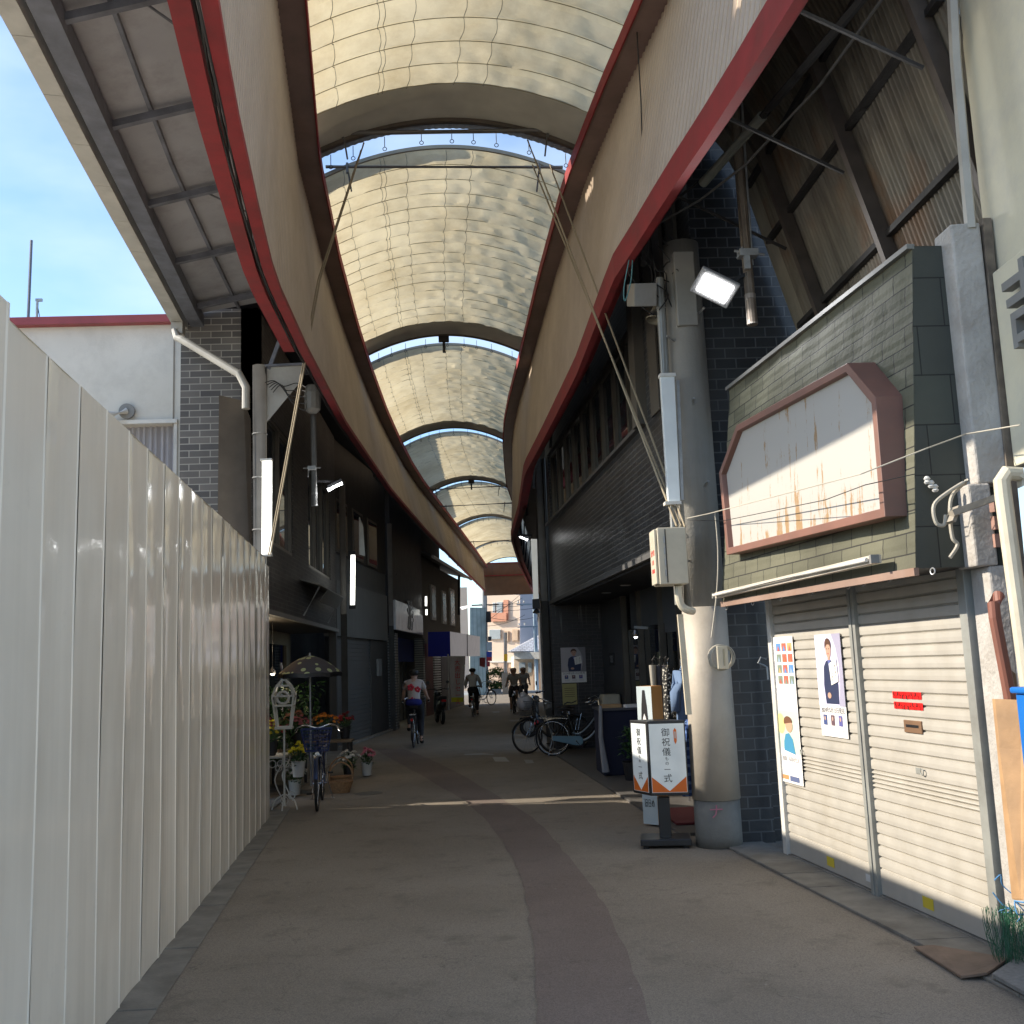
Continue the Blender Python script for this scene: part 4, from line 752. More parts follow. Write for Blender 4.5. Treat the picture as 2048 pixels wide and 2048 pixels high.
# ---------------------------------------------------------------- concrete pole with its fittings
m_pole = M('pole_concrete', (.25, .24, .215), .8, 0, .12, 2.5, .4, 40, dirt=.5, dcol=(.16, .14, .11), streak=True)
PX, PY = 2.23, 9.62
POLE = thing('concrete_pole', 'thick concrete pole with a pale steel jacket at its foot, right of the sign stand', 'pole', (PX, PY, 0))
def px_at(z): return PX - .0 * z
q = MB(); q.lathe((PX, PY, 0), [(.212, 0), (.212, .1), (.21, .42)], 32); q.build('base', M('pole_base', (.17, .17, .155), .7, .1, .2, 4, .3, dirt=.6), POLE, smooth=True)
q = MB(); q.lathe((PX, PY, .42), [(.219, 0), (.214, .9), (.208, 1.75)], 40); q.build('steel_jacket', M('jacket_beige', (.42, .38, .32), .6, .1, .08, 3, .15, 50, dirt=.3), POLE, smooth=True)
q = MB(); q.lathe((PX, PY, 2.17), [(.202, 0), (.19, 1.5), (.178, 3.1), (.175, 3.6)], 32); q.build('shaft', m_pole, POLE, smooth=True)
q = MB()
for z, a in ((2.6, 3.9), (3.3, 4.9), (4.1, 4.6), (4.75, 3.8), (5.0, 5.2)): q.tube([(PX + .19 * math.cos(a), PY + .19 * math.sin(a), z), (PX + .29 * math.cos(a), PY + .29 * math.sin(a), z + .03)], .012, 6)
q.build('step_bolt', galv, POLE)
text('pink_mark', 'ナ', V((PX - .06, PY - .2165, .28)), (1, 0, 0), (0, 0, 1), .14, C('pink_chalk', (.38, .14, .2)), POLE, ext=.001)
MB().box((PX - .235, PY - .05, 2.7), (.012, .06, .3)).build('white_plate', white, POLE)
q = MB(); q.box((PX - .02, PY - .06, 5.25), (.2, .3, .75)); q.build('terminal_box', M('box_grey', (.3, .29, .26), .5, dirt=.3), label='tall grey terminal box at the top of the concrete pole', cat='junction box', bevel=.01)
q = MB(); a = P(1283, 590, Y=9.6); q.box(a, (.22, .45, .22), Matrix.Rotation(R(20), 3, 'X')); q.build('junction_box', M('box_grey2', (.24, .23, .21), .5, dirt=.4), label='tilted grey junction box under the red beam beside the pole top', cat='junction box', bevel=.008)
q = MB(); q.tube([V((PX - .25, PY - .08, 2.2)), V((PX - .25, PY - .08, 5.4))], .042, 12)
for z in (2.9, 3.6, 4.4, 5.1): q.torus((PX - .25, PY - .08, z), (0, 0, 1), .043, .006, 16, 5)
q.build('conduit', M('conduit_grey', (.3, .3, .28), .4, .2, dirt=.3), label='grey conduit clamped to the left side of the concrete pole', cat='conduit')
# light panel on the pole
LPm = M('diffuser', (.62, .66, .66), .35, emit=((.8, .9, .95), .02))
root = thing('light_panel', 'long pale box lamp hanging beside the concrete pole, unlit', 'lamp', (1.9, 9.35, 3.2))
a = P(1335, 750, Y=9.35); b_ = P(1346, 1006, Y=9.25); q = MB(); q.prism([P(1321, 750, Y=9.35), P(1349, 748, Y=9.35), P(1361, 1006, Y=9.25), P(1337, 1008, Y=9.25)], (0, .07, 0)); q.build('diffuser', LPm, root, bevel=.006)
for p_ in (a, b_): MB().box(p_ + V((.0, .03, .0)), (.15, .1, .03)).build('end_cap', white, root)
MB().prism([P(1353, 760, Y=9.4), P(1359, 760, Y=9.4), P(1368, 1000, Y=9.3), P(1362, 1000, Y=9.3)], (0, .05, 0)).build('backing', galv, root)
# control box
root = thing('control_box', 'pale steel control box with red labels hanging on the left of the concrete pole', 'control box', (1.83, 9.15, 2.3))
c0, c1 = P(1306, 1062, Y=9.05), P(1371, 1172, Y=9.05); zt, zb = 2.87, 2.36; cbm = M('control_box_paint', (.5, .46, .36), .5, dirt=.2)
MB().box(((1.72 + 1.98) / 2, 9.2, (zt + zb) / 2), (.26, .3, zt - zb)).build('case', cbm, root, bevel=.008)
MB().box((1.705, 9.2, (zt + zb) / 2), (.02, .24, zt - zb - .02)).build('door', cbm, root, bevel=.004)
q = MB()
for z in (.1, .2, .3, .4): q.box((1.778, 9.046, zb + z), (.01, .006, .06))
q.build('hinge', galv, root)
MB().box((1.79, 9.045, (zt + zb) / 2), (.008, .006, zt - zb - .03)).build('seam', dark, root)
tx = C('label_red', (.55, .05, .04)); text('label_letters', '操作盤', (1.6945, 9.2, 2.63), (0, -1, 0), (0, 0, 1), .06, tx, root, ext=.0006); text('label_letters', '危険', (1.6945, 9.2, 2.55), (0, -1, 0), (0, 0, 1), .05, tx, root, ext=.0006); MB().box((1.694, 9.2, 2.49), (.001, .13, .035)).build('red_label', tx, root)
q = MB(); q.tube(smooth([V((1.9, 9.15, 2.36)), V((1.9, 9.15, 2.25)), V((1.92, 9.15, 2.17)), V((1.97, 9.15, 2.13)), V((2.03, 9.2, 2.12))]), .035, 10); q.build('conduit_bend', cream, root)
q = MB(); q.prism([(1.935, 9.3, 1.2), (1.985, 9.3, 1.2), (1.96, 9.3, 2.1), (1.91, 9.3, 2.1)], (0, .04, 0)); q.build('cable_cover', cream, label='narrow cream cable cover strip running down beside the pole', cat='cable cover')
# small meter box with coiled cable
root = thing('cable_coil', 'coil of grey cable hung on the pole around a small cream box', 'cable coil', (2.26, 9.36, 1.85)); cp = P(1441, 1315, Y=9.33); q = MB(); nr = random.Random(9)
for k in range(9): q.torus(cp + V((nr.gauss(0, .006), -.01 - .004 * k, nr.gauss(0, .008))), V((nr.gauss(0, .08), -1, nr.gauss(0, .08))), .105 + nr.gauss(0, .007), .005, 30, 5)
q.build('coil', wirew, root); MB().box(cp + V((0, -.06, 0)), (.1, .06, .21)).build('small_box', cream, root, bevel=.008); MB().box(cp + V((.01, -.092, 0)), (.015, .006, .15)).build('box_slot', C('slot_cream', (.4, .36, .25)), root)
q = MB(); q.tube(smooth([P(1430, 1025, Y=9.35), P(1436, 1100, Y=9.35), P(1434, 1180, Y=9.34), P(1423, 1275, Y=9.33)]), .007, 6); q.build('lead', wirew, root)
# hanging pipe with flood lamp
root = thing('hanging_pipe', 'rusty vertical pipe hanging from the right red beam with a clamp', 'pipe', (2.4, 8.4, 4.7)); a = P(1467, 195, Y=8.4); b_ = P(1505, 650, Y=8.4)
MB().tube([a, b_], .045, 14).build('pipe', M('pipe_rusty', (.2, .165, .13), .6, .3, .25, 6, .3, dirt=.6, dcol=(.12, .07, .04)), root); MB().tube([a.lerp(b_, .87), b_ + V((0, 0, .005))], .048, 14).build('sleeve', M('sleeve_grey', (.3, .27, .24), .6, .3, dirt=.5), root)
q = MB(); c_ = a.lerp(b_, .7); q.box(c_ + V((0, -.03, 0)), (.16, .1, .06)); q.tube([c_ + V((-.12, -.05, .02)), c_ + V((.14, -.05, -.02))], .012, 6); q.tube([c_ + V((-.1, -.05, -.05)), c_ + V((-.05, -.06, .05))], .01, 6); q.box(c_ + V((-.02, -.06, -.08)), (.05, .03, .14)); q.build('clamp', galv, root)
MB().tube([a + V((.07, 0, -.05)), b_ + V((.045, .02, .55))], .012, 6).build('thin_conduit', galv, root)
root = thing('flood_lamp', 'lit white flood lamp on the hanging pipe beside the concrete pole', 'lamp', (2.2, 8.45, 4.8)); fc = P(1430, 577, Y=8.35)
zd = V((.22, .72, .62)).normalized(); xd = V((.86, .1, -.42)); xd = (xd - zd * xd.dot(zd)).normalized(); yd = zd.cross(xd); Rm = Matrix((xd, yd, zd)).transposed()
MB().box(fc + Rm @ V((0, 0, .03)), (.36, .24, .05), Rm).build('housing', M('lamp_grey', (.3, .3, .3), .4), root, bevel=.01); MB().box(fc + Rm @ V((0, 0, -.0)), (.27, .16, .012), Rm).build('lit_panel', emis('flood_light', (1, 1, 1), 9), root)
MB().beam(fc + V((.12, .05, .06)), a.lerp(b_, .78), .04, .03).build('bracket', black, root); MB().box(fc + V((.0, .05, .1)), (.12, .1, .06)).build('driver', dark, root)
fl = bpy.data.lights.new('flood_lamp_light', 'AREA'); fl.shape = 'RECTANGLE'; fl.size = .27; fl.size_y = .16; fl.energy = 14; fo = bpy.data.objects.new('flood_lamp_light', fl); COL.objects.link(fo); fo.parent = root; fo.location = fc + Rm @ V((0, 0, -.03)) - V(OFF[root.name]); fo.rotation_euler = Rm.to_euler()
# loudspeaker
root = thing('loudspeaker', 'beige horn loudspeaker on the left of the concrete pole near its top', 'loudspeaker', (1.8, 9.9, 4.6)); c_ = P(1312, 640, Y=9.9); ax = V((-.25, -.1, -1)).normalized()
q = MB(); q.lathe(c_, [(.105, .0), (.1, .01), (.065, -.1), (.035, -.2), (.03, -.24), (.03, -.27)], 20, ax=ax); q.build('horn', M('horn_beige', (.3, .27, .2), .5, dirt=.4), root, smooth=True); MB().tube([c_ - ax * .24, c_ - ax * .2 + V((.25, 0, .05))], .012, 6).build('bracket', galv, root)
# wires
cable('cable', [P(1270, 470, Y=9.4), P(1330, 415, Y=9), P(1395, 365, Y=8.6)], .014, wire, 'black cable bundle between beam and pole top, lowest stretch', 'cable')
q = MB(); q.tube([P(1406, 366, Y=8.5), P(1525, 232, Y=7.6)], .045, 12); q.build('cable_sleeve', M('sleeve_greygreen', (.2, .21, .18), .5, dirt=.5), label='grey plastic sleeve around the cable, left of the hanging pipe', cat='cable sleeve')
cable('cable', [P(1525, 232, Y=7.6), P(1730, -10, Y=6)], .035, wire, 'thick dark cable rising from the grey sleeve to the top edge', 'cable')
cable('cable', [P(1290, 462, Y=9.4), P(1400, 400, Y=8.6), P(1490, 330, Y=7.9), P(1640, 170, Y=7), P(1770, -10, Y=6)], .012, M('wire_grey', (.1, .1, .095), .6), 'thin grey cable sagging beside the thick one towards the top edge', 'cable')
nr = random.Random(12)
for k in range(7):
    a = P(1265 + 12 * k, 520 - 8 * k, Y=9.5); pts = [a] + [a + V((nr.gauss(.03 * j, .05), nr.gauss(0, .04), -.12 * j + nr.gauss(0, .04))) for j in range(1, 6)]
    q = MB(); q.tube(smooth(pts), .006, 4); q.build('cable', wire, label=['first', 'second', 'third', 'fourth', 'fifth', 'sixth', 'seventh'][k] + ' loose black cable from the left in the tangle at the pole top', cat='cable', group='tangled cables at the pole top')
q = MB(); q.tube(smooth([P(1265, 510, Y=9.3), P(1262, 560, Y=9.3), P(1250, 602, Y=9.3), P(1248, 575, Y=9.3), P(1258, 520, Y=9.3)]), .006, 5); q.build('cable', C('teal_cable', (.1, .25, .25)), label='thin teal cable loop under the red beam left of the pole', cat='cable')

# ---------------------------------------------------------------- sign stand
root = thing('sign_stand', 'lit-box style white and orange Japanese sign on a black pedestal in front of the pole', 'sign', (1.85, 9.9, 0))
def quadp(px, z, Y): p = P(px[0], px[1], Y=Y); return p
blk = M('stand_black', (.02, .02, .022), .35)
A_, B_ = V((1.66, 9.72, 0)), V((2.02, 9.52, 0)); # front face left/right foot
q0 = P(1302, 1592, Y=9.62); q1 = P(1379, 1592, Y=9.56); q2 = P(1372, 1440, Y=9.56)
fa = V((q0.x, 9.62, q0.z)); fbp = V((q1.x, 9.56, q0.z)); H_ = q2.z - q0.z; dep = V((-.115, .30, 0)); ux = (fbp - fa).normalized(); wd = (fbp - fa).length; UZ = V((0, 0, 1))
body = MB().prism([fa, fbp, fbp + dep, fa + dep], (0, 0, H_)).build('case', blk, root, bevel=.006)
nf = ux.cross(UZ); ns = -(dep.normalized().cross(UZ))
def onf(u, v, k=1): return fa + ux * (u * wd) + UZ * (v * H_) + nf * (.003 * k)
MB().poly([onf(.04, .04), onf(.96, .04), onf(.96, .96), onf(.04, .96)]).build('front_panel', M('sign_white', (.62, .66, .66), .3, emit=((.9, 1, 1), .05)), root)
orange = C('sign_orange', (.75, .16, .015), .35)
MB().poly([onf(.05, .045, 1.5), onf(.5, .06, 1.5), onf(.05, .25, 1.5)]).add([onf(.95, .045, 1.5), onf(.95, .25, 1.5), onf(.5, .06, 1.5)], [(0, 1, 2)]).add([onf(.05, .045, 1.5), onf(.95, .045, 1.5), onf(.5, .06, 1.5)], [(0, 1, 2)]).build('orange_point', orange, root)
ink = C('sign_ink', (.012, .012, .015), .4)
text('sign_letters', '御祝儀もの一式', onf(.47, .8, 1.6), ux, UZ, {'*': .08, 'も': .038, 'の': .038, '一': .06}, ink, root, vertical=True, ext=.0006, bold=0)
MB().add([onf(.68, .87, 1.6), onf(.72, .9, 1.6), onf(.76, .87, 1.6), onf(.755, .72, 1.6), onf(.72, .68, 1.6), onf(.685, .72, 1.6)], [(0, 1, 2, 3, 4, 5)]).build('small_emblem', orange, root)
MB().add([onf(.7, .85, 2), onf(.74, .85, 2), onf(.74, .76, 2), onf(.7, .76, 2)], [(0, 1, 2, 3)]).build('emblem_centre', CC((.6, .5, .45)), root)
dl = dep.length; ud = -dep.normalized()
def ons(u, v, k=1): return fa + dep + ud * (u * dl) + UZ * (v * H_) + V((-ud.y, ud.x, 0)) * (-.003 * k)
sn = ud.cross(UZ)
def ons(u, v, k=1): return fa + dep + ud * (u * dl) + UZ * (v * H_) + sn * (.003 * k)
MB().poly([ons(.08, .04), ons(.92, .04), ons(.92, .96), ons(.08, .96)]).build('side_panel', bpy.data.materials['sign_white'], root)
MB().add([ons(.1, .045, 1.5), ons(.9, .045, 1.5), ons(.9, .25, 1.5), ons(.5, .06, 1.5), ons(.1, .25, 1.5)], [(0, 1, 3, 4), (1, 2, 3)]).build('orange_point', orange, root)
text('sign_letters', '御祝儀もの一式', ons(.5, .8, 1.6), ud, UZ, {'*': .075, 'も': .036, 'の': .036, '一': .062}, ink, root, vertical=True, ext=.0006)
ctr = fa + ux * wd * .56 + dep * .5; ctr.z = 0
Rb = Matrix(((ux.x, nf.x * -1, 0), (ux.y, nf.y * -1, 0), (0, 0, 1)))
MB().box(ctr + V((0, 0, .26)), (.11, .1, .36), Rb).build('post', blk, root, bevel=.005); MB().box(ctr + V((0, 0, .055)), (.46, .36, .06), Rb).build('base', blk, root, bevel=.008)
q = MB()
for i in (-1, 1):
    for j in (-1, 1): q.box(ctr + Rb @ V((.18 * i, .13 * j, .012)), (.05, .05, .024), Rb)
q.build('foot', rubber, root)
# orange/white standing sign behind
root = thing('standing_sign', 'tall narrow white and orange sign board half hidden behind the pedestal sign', 'sign', (1.9, 10.9, 0)); a = P(1273, 1618, Y=10.9); b_ = P(1298, 1628, Y=10.9); zt_ = P(1273, 1373, Y=10.9).z
a = V((1.76, 10.95, .02)); b_ = V((1.89, 10.8, .02)); c_ = V((2.02, 10.9, .02)); hh_ = zt_ - .02
MB().prism([a, b_, c_, V((1.9, 11.05, .02))], (0, 0, hh_)).build('body', C('orange_board', (.62, .3, .09), .5), root)
ux2 = (b_ - a).normalized(); n2 = ux2.cross(UZ); on2 = lambda u, z, k=1: a + ux2 * (u * (b_ - a).length) + UZ * z + n2 * .003 * k
MB().poly([on2(0, 0), on2(1, 0), on2(1, hh_), on2(0, hh_)]).build('white_face', C('pale_blue_board', (.5, .58, .6), .5), root)
MB().poly([on2(.2, hh_ - .5, 2), on2(.75, hh_ - .5, 2), on2(.65, hh_ - .2, 2), on2(.55, hh_ - .04, 2), on2(.4, hh_ - .04, 2), on2(.3, hh_ - .2, 2)]).build('kimono_shape', ink, root); MB().poly([on2(.3, hh_ - .5, 3), on2(.65, hh_ - .5, 3), on2(.58, hh_ - .33, 3), on2(.48, hh_ - .28, 3), on2(.38, hh_ - .33, 3)]).build('kimono_lining', paper, root)
text('sign_letters', '旧日め', on2(.5, .18, 2), ux2, UZ, .09, ink, root, ext=.0005, sx=.5)
# mat, plant, clothes
q = MB(); q.box((2.42, 11.2, .045), (.75, 1.1, .02)); q.build('door_mat', C('mat_red', (.13, .02, .025), .9), label='dark red door mat behind the sign stand', cat='mat')
def hanger(mb, p, r=.2, ang=0): mb.tube([p + V((-r * math.cos(ang), -r * math.sin(ang), -.08)), p, p + V((r * math.cos(ang), r * math.sin(ang), -.08)), p + V((-r * math.cos(ang), -r * math.sin(ang), -.08))], .005, 5); mb.tube([p, p + V((0, 0, .06)), p + V((.02, 0, .08))], .004, 5)
def garment(name, lab, p, wdt, ln, mat, ang=0, sleeves=True, grp='clothes hanging at the shop entrance', flare=1.15):
    root = thing(name, lab, 'clothing', p, grp); p = V(p); q = MB(); hanger(q, p, wdt * .45, ang); q.build('hanger', chrome, root)
    d = V((math.cos(ang), math.sin(ang), 0)); n = V((-d.y, d.x, 0)); q = MB(); nu = 24; rows = []
    for k in range(15):
        v = k / 14; z = -.03 - ln * v; hw = wdt * (.25 + .25 * min(1, v * 6)) * (1 + (flare - 1) * v); row = []
        for i in range(nu + 1):
            t_ = 2 * math.pi * i / nu; row.append(p + d * (hw * math.cos(t_)) + n * (.07 * math.sin(t_) + .012 * math.sin(t_ * 9 + 2) * v) + V((0, 0, z)))
        rows.append(row)
    for r0, r1 in zip(rows, rows[1:]): q.strip(r0, r1)
    q.build('cloth', mat, root, smooth=True)
    if sleeves:
        for s in (-1, 1): q = MB(); q.tube([p + d * s * wdt * .4 + V((0, 0, -.1)), p + d * s * wdt * .58 + V((0, 0, -.32)), p + d * s * wdt * .6 + V((0, 0, -.52))], [.07, .06, .05], 10); q.build('sleeve', mat, root, smooth=True)
    return root
def plaid(name, c1, c2, c3):
    m, t, b, L = nodes(name); N = t.nodes.new; tc = N('ShaderNodeTexCoord'); s = N('ShaderNodeSeparateXYZ'); L(tc.outputs['Object'], s.inputs[0]); out = None
    ws = []
    for ax_ in (0, 2):
        mm = N('ShaderNodeMath'); mm.operation = 'MULTIPLY'; mm.inputs[1].default_value = 75; L(s.outputs[ax_], mm.inputs[0]); sn_ = N('ShaderNodeMath'); sn_.operation = 'SINE'; L(mm.outputs[0], sn_.inputs[0]); g_ = N('ShaderNodeMath'); g_.operation = 'GREATER_THAN'; g_.inputs[1].default_value = .45; L(sn_.outputs[0], g_.inputs[0]); ws.append(g_)
    ad = N('ShaderNodeMath'); ad.operation = 'ADD'; L(ws[0].outputs[0], ad.inputs[0]); L(ws[1].outputs[0], ad.inputs[1]); dv = N('ShaderNodeMath'); dv.operation = 'MULTIPLY'; dv.inputs[1].default_value = .5; L(ad.outputs[0], dv.inputs[0])
    r = N('ShaderNodeValToRGB'); r.color_ramp.interpolation = 'CONSTANT'; e = r.color_ramp.elements; e[0].color = (*c1, 1); e[1].position = .3; e[1].color = (*c2, 1); x = r.color_ramp.elements.new(.8); x.color = (*c3, 1); L(dv.outputs[0], r.inputs[0]); L(r.outputs[0], b.inputs['Base Color']); b.inputs['Roughness'].default_value = .9; return m
garment('hanging_shirt', 'blue and white plaid shirt hanging behind the pedestal sign', P(1388, 1432, Y=10.6), .36, .75, plaid('blue_plaid', (.03, .07, .22), (.15, .25, .5), (.55, .6, .65)), .5)
garment('hanging_jacket', 'plain light blue smock hanging between the glass and the pole', P(1378, 1325, Y=11.4), .42, .8, C('light_blue_cloth', (.13, .2, .33), .9), .6)
dotm = M('speckled_cloth', (.03, .03, .03), .9); nt_2 = dotm.node_tree; 
vv = nt_2.nodes.new('ShaderNodeTexVoronoi'); vv.inputs['Scale'].default_value = 32; cr = nt_2.nodes.new('ShaderNodeValToRGB'); cr.color_ramp.interpolation = 'CONSTANT'; cr.color_ramp.elements[0].color = (.5, .48, .42, 1); cr.color_ramp.elements[1].position = .33; cr.color_ramp.elements[1].color = (.015, .015, .015, 1); tcc = nt_2.nodes.new('ShaderNodeTexCoord'); nt_2.links.new(tcc.outputs['Object'], vv.inputs['Vector']); nt_2.links.new(vv.outputs['Distance'], cr.inputs[0]); nt_2.links.new(cr.outputs[0], nt_2.nodes['Principled BSDF'].inputs['Base Color'])
garment('hanging_dress', 'black and cream speckled dress hanging inside the entrance', P(1335, 1330, Y=12.2), .22, 1.0, dotm, 1.2, sleeves=False)
for k, (px, lb) in enumerate(((1305, 'left'), (1318, 'middle'), (1328, 'right'))):
    a = P(px, 1330, Y=12.6); root = thing('closed_umbrella', f'{lb} one of three closed umbrellas hung by the beige partition', 'umbrella', a, 'closed umbrellas at the shop entrance'); q = MB(); q.lathe(a, [(.045, 0), (.04, -.1), (.02, -.5), (.006, -.62)], 12); q.build('folded_cloth', C(f'umbrella_cloth_{lb}', [(.35, .33, .28), (.05, .05, .06), (.25, .22, .2)][k], .8), root); q = MB(); q.tube([a, a + V((0, 0, .06)), a + V((.03, 0, .1)), a + V((.06, 0, .07))], .008, 6); q.build('handle', black, root)
q = MB(); q.tube([V((2.45, 10.7, .03)), V((2.45, 10.7, 1.7)), V((2.55, 12.4, 1.7)), V((2.55, 12.4, .03))], .014, 8); q.build('clothes_rail', chrome, label='chrome rail carrying the clothes at the shop entrance', cat='clothes rail')
def leaf(mb, p, d, ln, wd, m=0):
    d = V(d).normalized(); s = d.cross(V((0, 0, 1))); s = s.normalized() if s.length > .01 else V((1, 0, 0)); u = s.cross(d)
    mb.add([p, p + d * ln * .4 + s * wd * .5 + u * .01, p + d * ln + V((0, 0, -ln * .25)), p + d * ln * .4 - s * wd * .5 + u * .01], [(0, 1, 2, 3)], m)
leafm = M('leaf_green', (.04, .1, .03), .5, var=.4, vs=15); nr = random.Random(4)
root = thing('potted_plant', 'leafy green plant in a dark pot between the counter and the standing sign', 'plant', (1.9, 12.6, .03)); c_ = P(1265, 1560, Z=.03)
MB().lathe(c_, [(.1, 0), (.13, .25), (.14, .26), (.12, .26)], 18).build('pot', black, root); q = MB()
for i in range(140): a = nr.random() * 6.28; el = nr.uniform(.1, 1.2); leaf(q, c_ + V((nr.gauss(0, .05), nr.gauss(0, .05), .28 + nr.random() * .4)), (math.cos(a), math.sin(a), el), nr.uniform(.1, .2), .045)
q.build('foliage', leafm, root)
# dark counter with things on it
root = thing('draped_counter', 'counter covered by a navy cloth beside the parked bicycles', 'counter', (2.15, 15.5, 0)); MB().box((2.24, 15.9, .5), (.62, .9, .95)).build('cloth', C('navy_cloth', (.012, .014, .035), .9), root, bevel=.03); MB().box((2.24, 15.9, .99), (.66, .95, .03)).build('top', C('counter_top', (.06, .06, .07)), root)
MB().box((2.13, 15.8, 1.03), (.3, .22, .05)).build('cardboard_box', M('cardboard', (.4, .25, .12), .8), label='flat orange-brown cardboard box on the navy counter', cat='box'); MB().box((2.42, 15.55, 1.03), (.22, .16, .045), Matrix.Rotation(.2, 3, 'Z')).build('paper_stack', paper, label='white paper stack at the right end of the navy counter', cat='paper')
q = MB()
for k in range(6): q.tube([V((1.93, 15.4 + .02 * k, 1.05)), V((1.9, 15.35, .6)), V((1.92 + .01 * k, 15.3, .1))], [.02, .035, .03], 8)
q.build('folded_parasol', C('grey_cloth', (.25, .25, .26), .9), label='pale grey folded cloth hanging down at the left of the navy counter', cat='cloth')
# ---------------------------------------------------------------- white site fence
m, t, b, L = nodes('fence_white'); N = t.nodes.new; tc = N('ShaderNodeTexCoord'); b.inputs['Base Color'].default_value = (.62, .59, .53, 1)
n0 = nz_(.7, 5); cr = N('ShaderNodeValToRGB'); cr.color_ramp.elements[0].color = (.82, .75, .625, 1); cr.color_ramp.elements[1].color = (.88, .82, .7, 1); cr.color_ramp.elements[0].position = .35; cr.color_ramp.elements[1].position = .65; L(n0.outputs[0], cr.inputs[0]); 
sz_ = N('ShaderNodeSeparateXYZ'); L(tc.outputs['Object'], sz_.inputs[0]); zr = N('ShaderNodeMapRange'); zr.inputs[1].default_value = .35; zr.inputs[2].default_value = 0; zr.inputs[3].default_value = 0; zr.inputs[4].default_value = .35; L(sz_.outputs[2], zr.inputs[0])
ng = nz_(6, 8, .7); nd = nz_(1.4, 9, .8); m1 = N('ShaderNodeMath'); m1.operation = 'MULTIPLY'; L(ng.outputs[0], m1.inputs[0]); L(zr.outputs[0], m1.inputs[1])
r9 = N('ShaderNodeMapRange'); r9.inputs[1].default_value = .6; r9.inputs[2].default_value = .75; r9.inputs[4].default_value = .25; L(nd.outputs[0], r9.inputs[0]); m2_ = N('ShaderNodeMath'); m2_.operation = 'ADD'; L(m1.outputs[0], m2_.inputs[0]); L(r9.outputs[0], m2_.inputs[1])
mxg = N('ShaderNodeMix'); mxg.data_type = 'RGBA'; L(m2_.outputs[0], mxg.inputs[0]); L(cr.outputs[0], mxg.inputs[6]); mxg.inputs[7].default_value = (.36, .32, .25, 1); L(mxg.outputs[2], b.inputs['Base Color'])
b.inputs['Roughness'].default_value = .14; b.inputs['Specular IOR Level'].default_value = .5; b.inputs['Coat Weight'].default_value = .3; b.inputs['Coat Roughness'].default_value = .06
mp = N('ShaderNodeMapping'); mp.inputs['Scale'].default_value = (1, 1.5, .7); L(tc.outputs['Object'], mp.inputs[0]); n1 = nz_(1.1, 2, .5, mp.outputs[0]); bp = N('ShaderNodeBump'); bp.inputs['Distance'].default_value = .06; bp.inputs['Strength'].default_value = .34; L(n1.outputs[0], bp.inputs['Height']); L(bp.outputs[0], b.inputs['Normal']); L(bp.outputs[0], b.inputs['Coat Normal'])
fencem = m
FN = thing('site_fence', 'tall glossy white construction fence of ribbed steel panels along the left side', 'fence', (-1.9, 7, 0))
def fpanel(y0, y1, zt, dx=0, path=None):
    q = MB(); f = path or fx; w_ = y1 - y0; fr_ = random.Random(int(y0 * 100)); dx += fr_.uniform(-.0012, .0012); b1, b2, b3 = fr_.uniform(-.007, .003), fr_.uniform(1, 4), fr_.uniform(0, 6); prof = [(0, .004), (.015, .004), (.03, .0), (.15, -.0015), (.35, -.0035), (.5, -.004), (.65, -.0035), (.85, -.0015), (.97, 0), (.985, .004), (1, .004)]
    for r0, r1 in zip(prof, prof[1:]):
        a, b_ = y0 + w_ * r0[0], y0 + w_ * r1[0]; zs = [.015 + (zt - .015) * k / 24 for k in range(25)]
        bow = lambda r_, z: (b1 * 4 * r_ * (1 - r_)) * (1 + .8 * math.sin(z * b2 + b3)) + .003 * math.sin(z * 2 + y0 * 3); A = [V((f(a) + dx + r0[1] + bow(r0[0], z), a, z)) for z in zs]; B = [V((f(b_) + dx + r1[1] + bow(r1[0], z), b_, z)) for z in zs]; q.strip(A, B)
    q.strip([V((f(y0) + dx - .02, y0, .015)), V((f(y0) + dx - .02, y0, zt))], [V((f(y1) + dx - .02, y1, .015)), V((f(y1) + dx - .02, y1, zt))])
    q.strip([V((f(y0) + dx - .02, y0, zt)), V((f(y1) + dx - .02, y1, zt))], [V((f(y0) + dx + .0, y0, zt)), V((f(y1) + dx + 0, y1, zt))])
    return q.build('panel', fencem, FN, smooth='sharp')
for o_ in [fpanel(3.86 + i * .47, 3.86 + (i + 1) * .47, 3.09) for i in range(18)] + [fpanel(-.6 + i * .88, -.6 + (i + 1) * .88, 3.13, .02) for i in range(5)]: pass
yl = 3.86 + 18 * .47
q = MB(); q.prism([(fx(yl), yl, .015), (-2.44, 12.75, .015), (-2.46, 12.75, .015), (fx(yl) - .02, yl, .015)], (0, 0, 3.0)); q.build('end_panel', fencem, FN)
q = MB(); q.prism([(-2.47, 12.76, .015), (-3.3, 13.6, .015), (-3.32, 13.58, .015), (-2.48, 12.73, .015)], (0, 0, 3.0)); q.build('sun_block_panel', fencem, FN)  # unseen return added to stop sun passing the fence end onto the road
q = MB()
for y in (1.5, 4, 6.5, 9, 11.9): q.tube([(fx(y) - .06, y, 0), (fx(y) - .06, y, 3.0)], .024, 8)
for z in (.5, 1.5, 2.6): q.tube([(fx(-.5) - .05, -.5, z), (fx(12.4) - .05, 12.4, z)], .024, 8)
q.build('scaffold_tube', galv, FN)
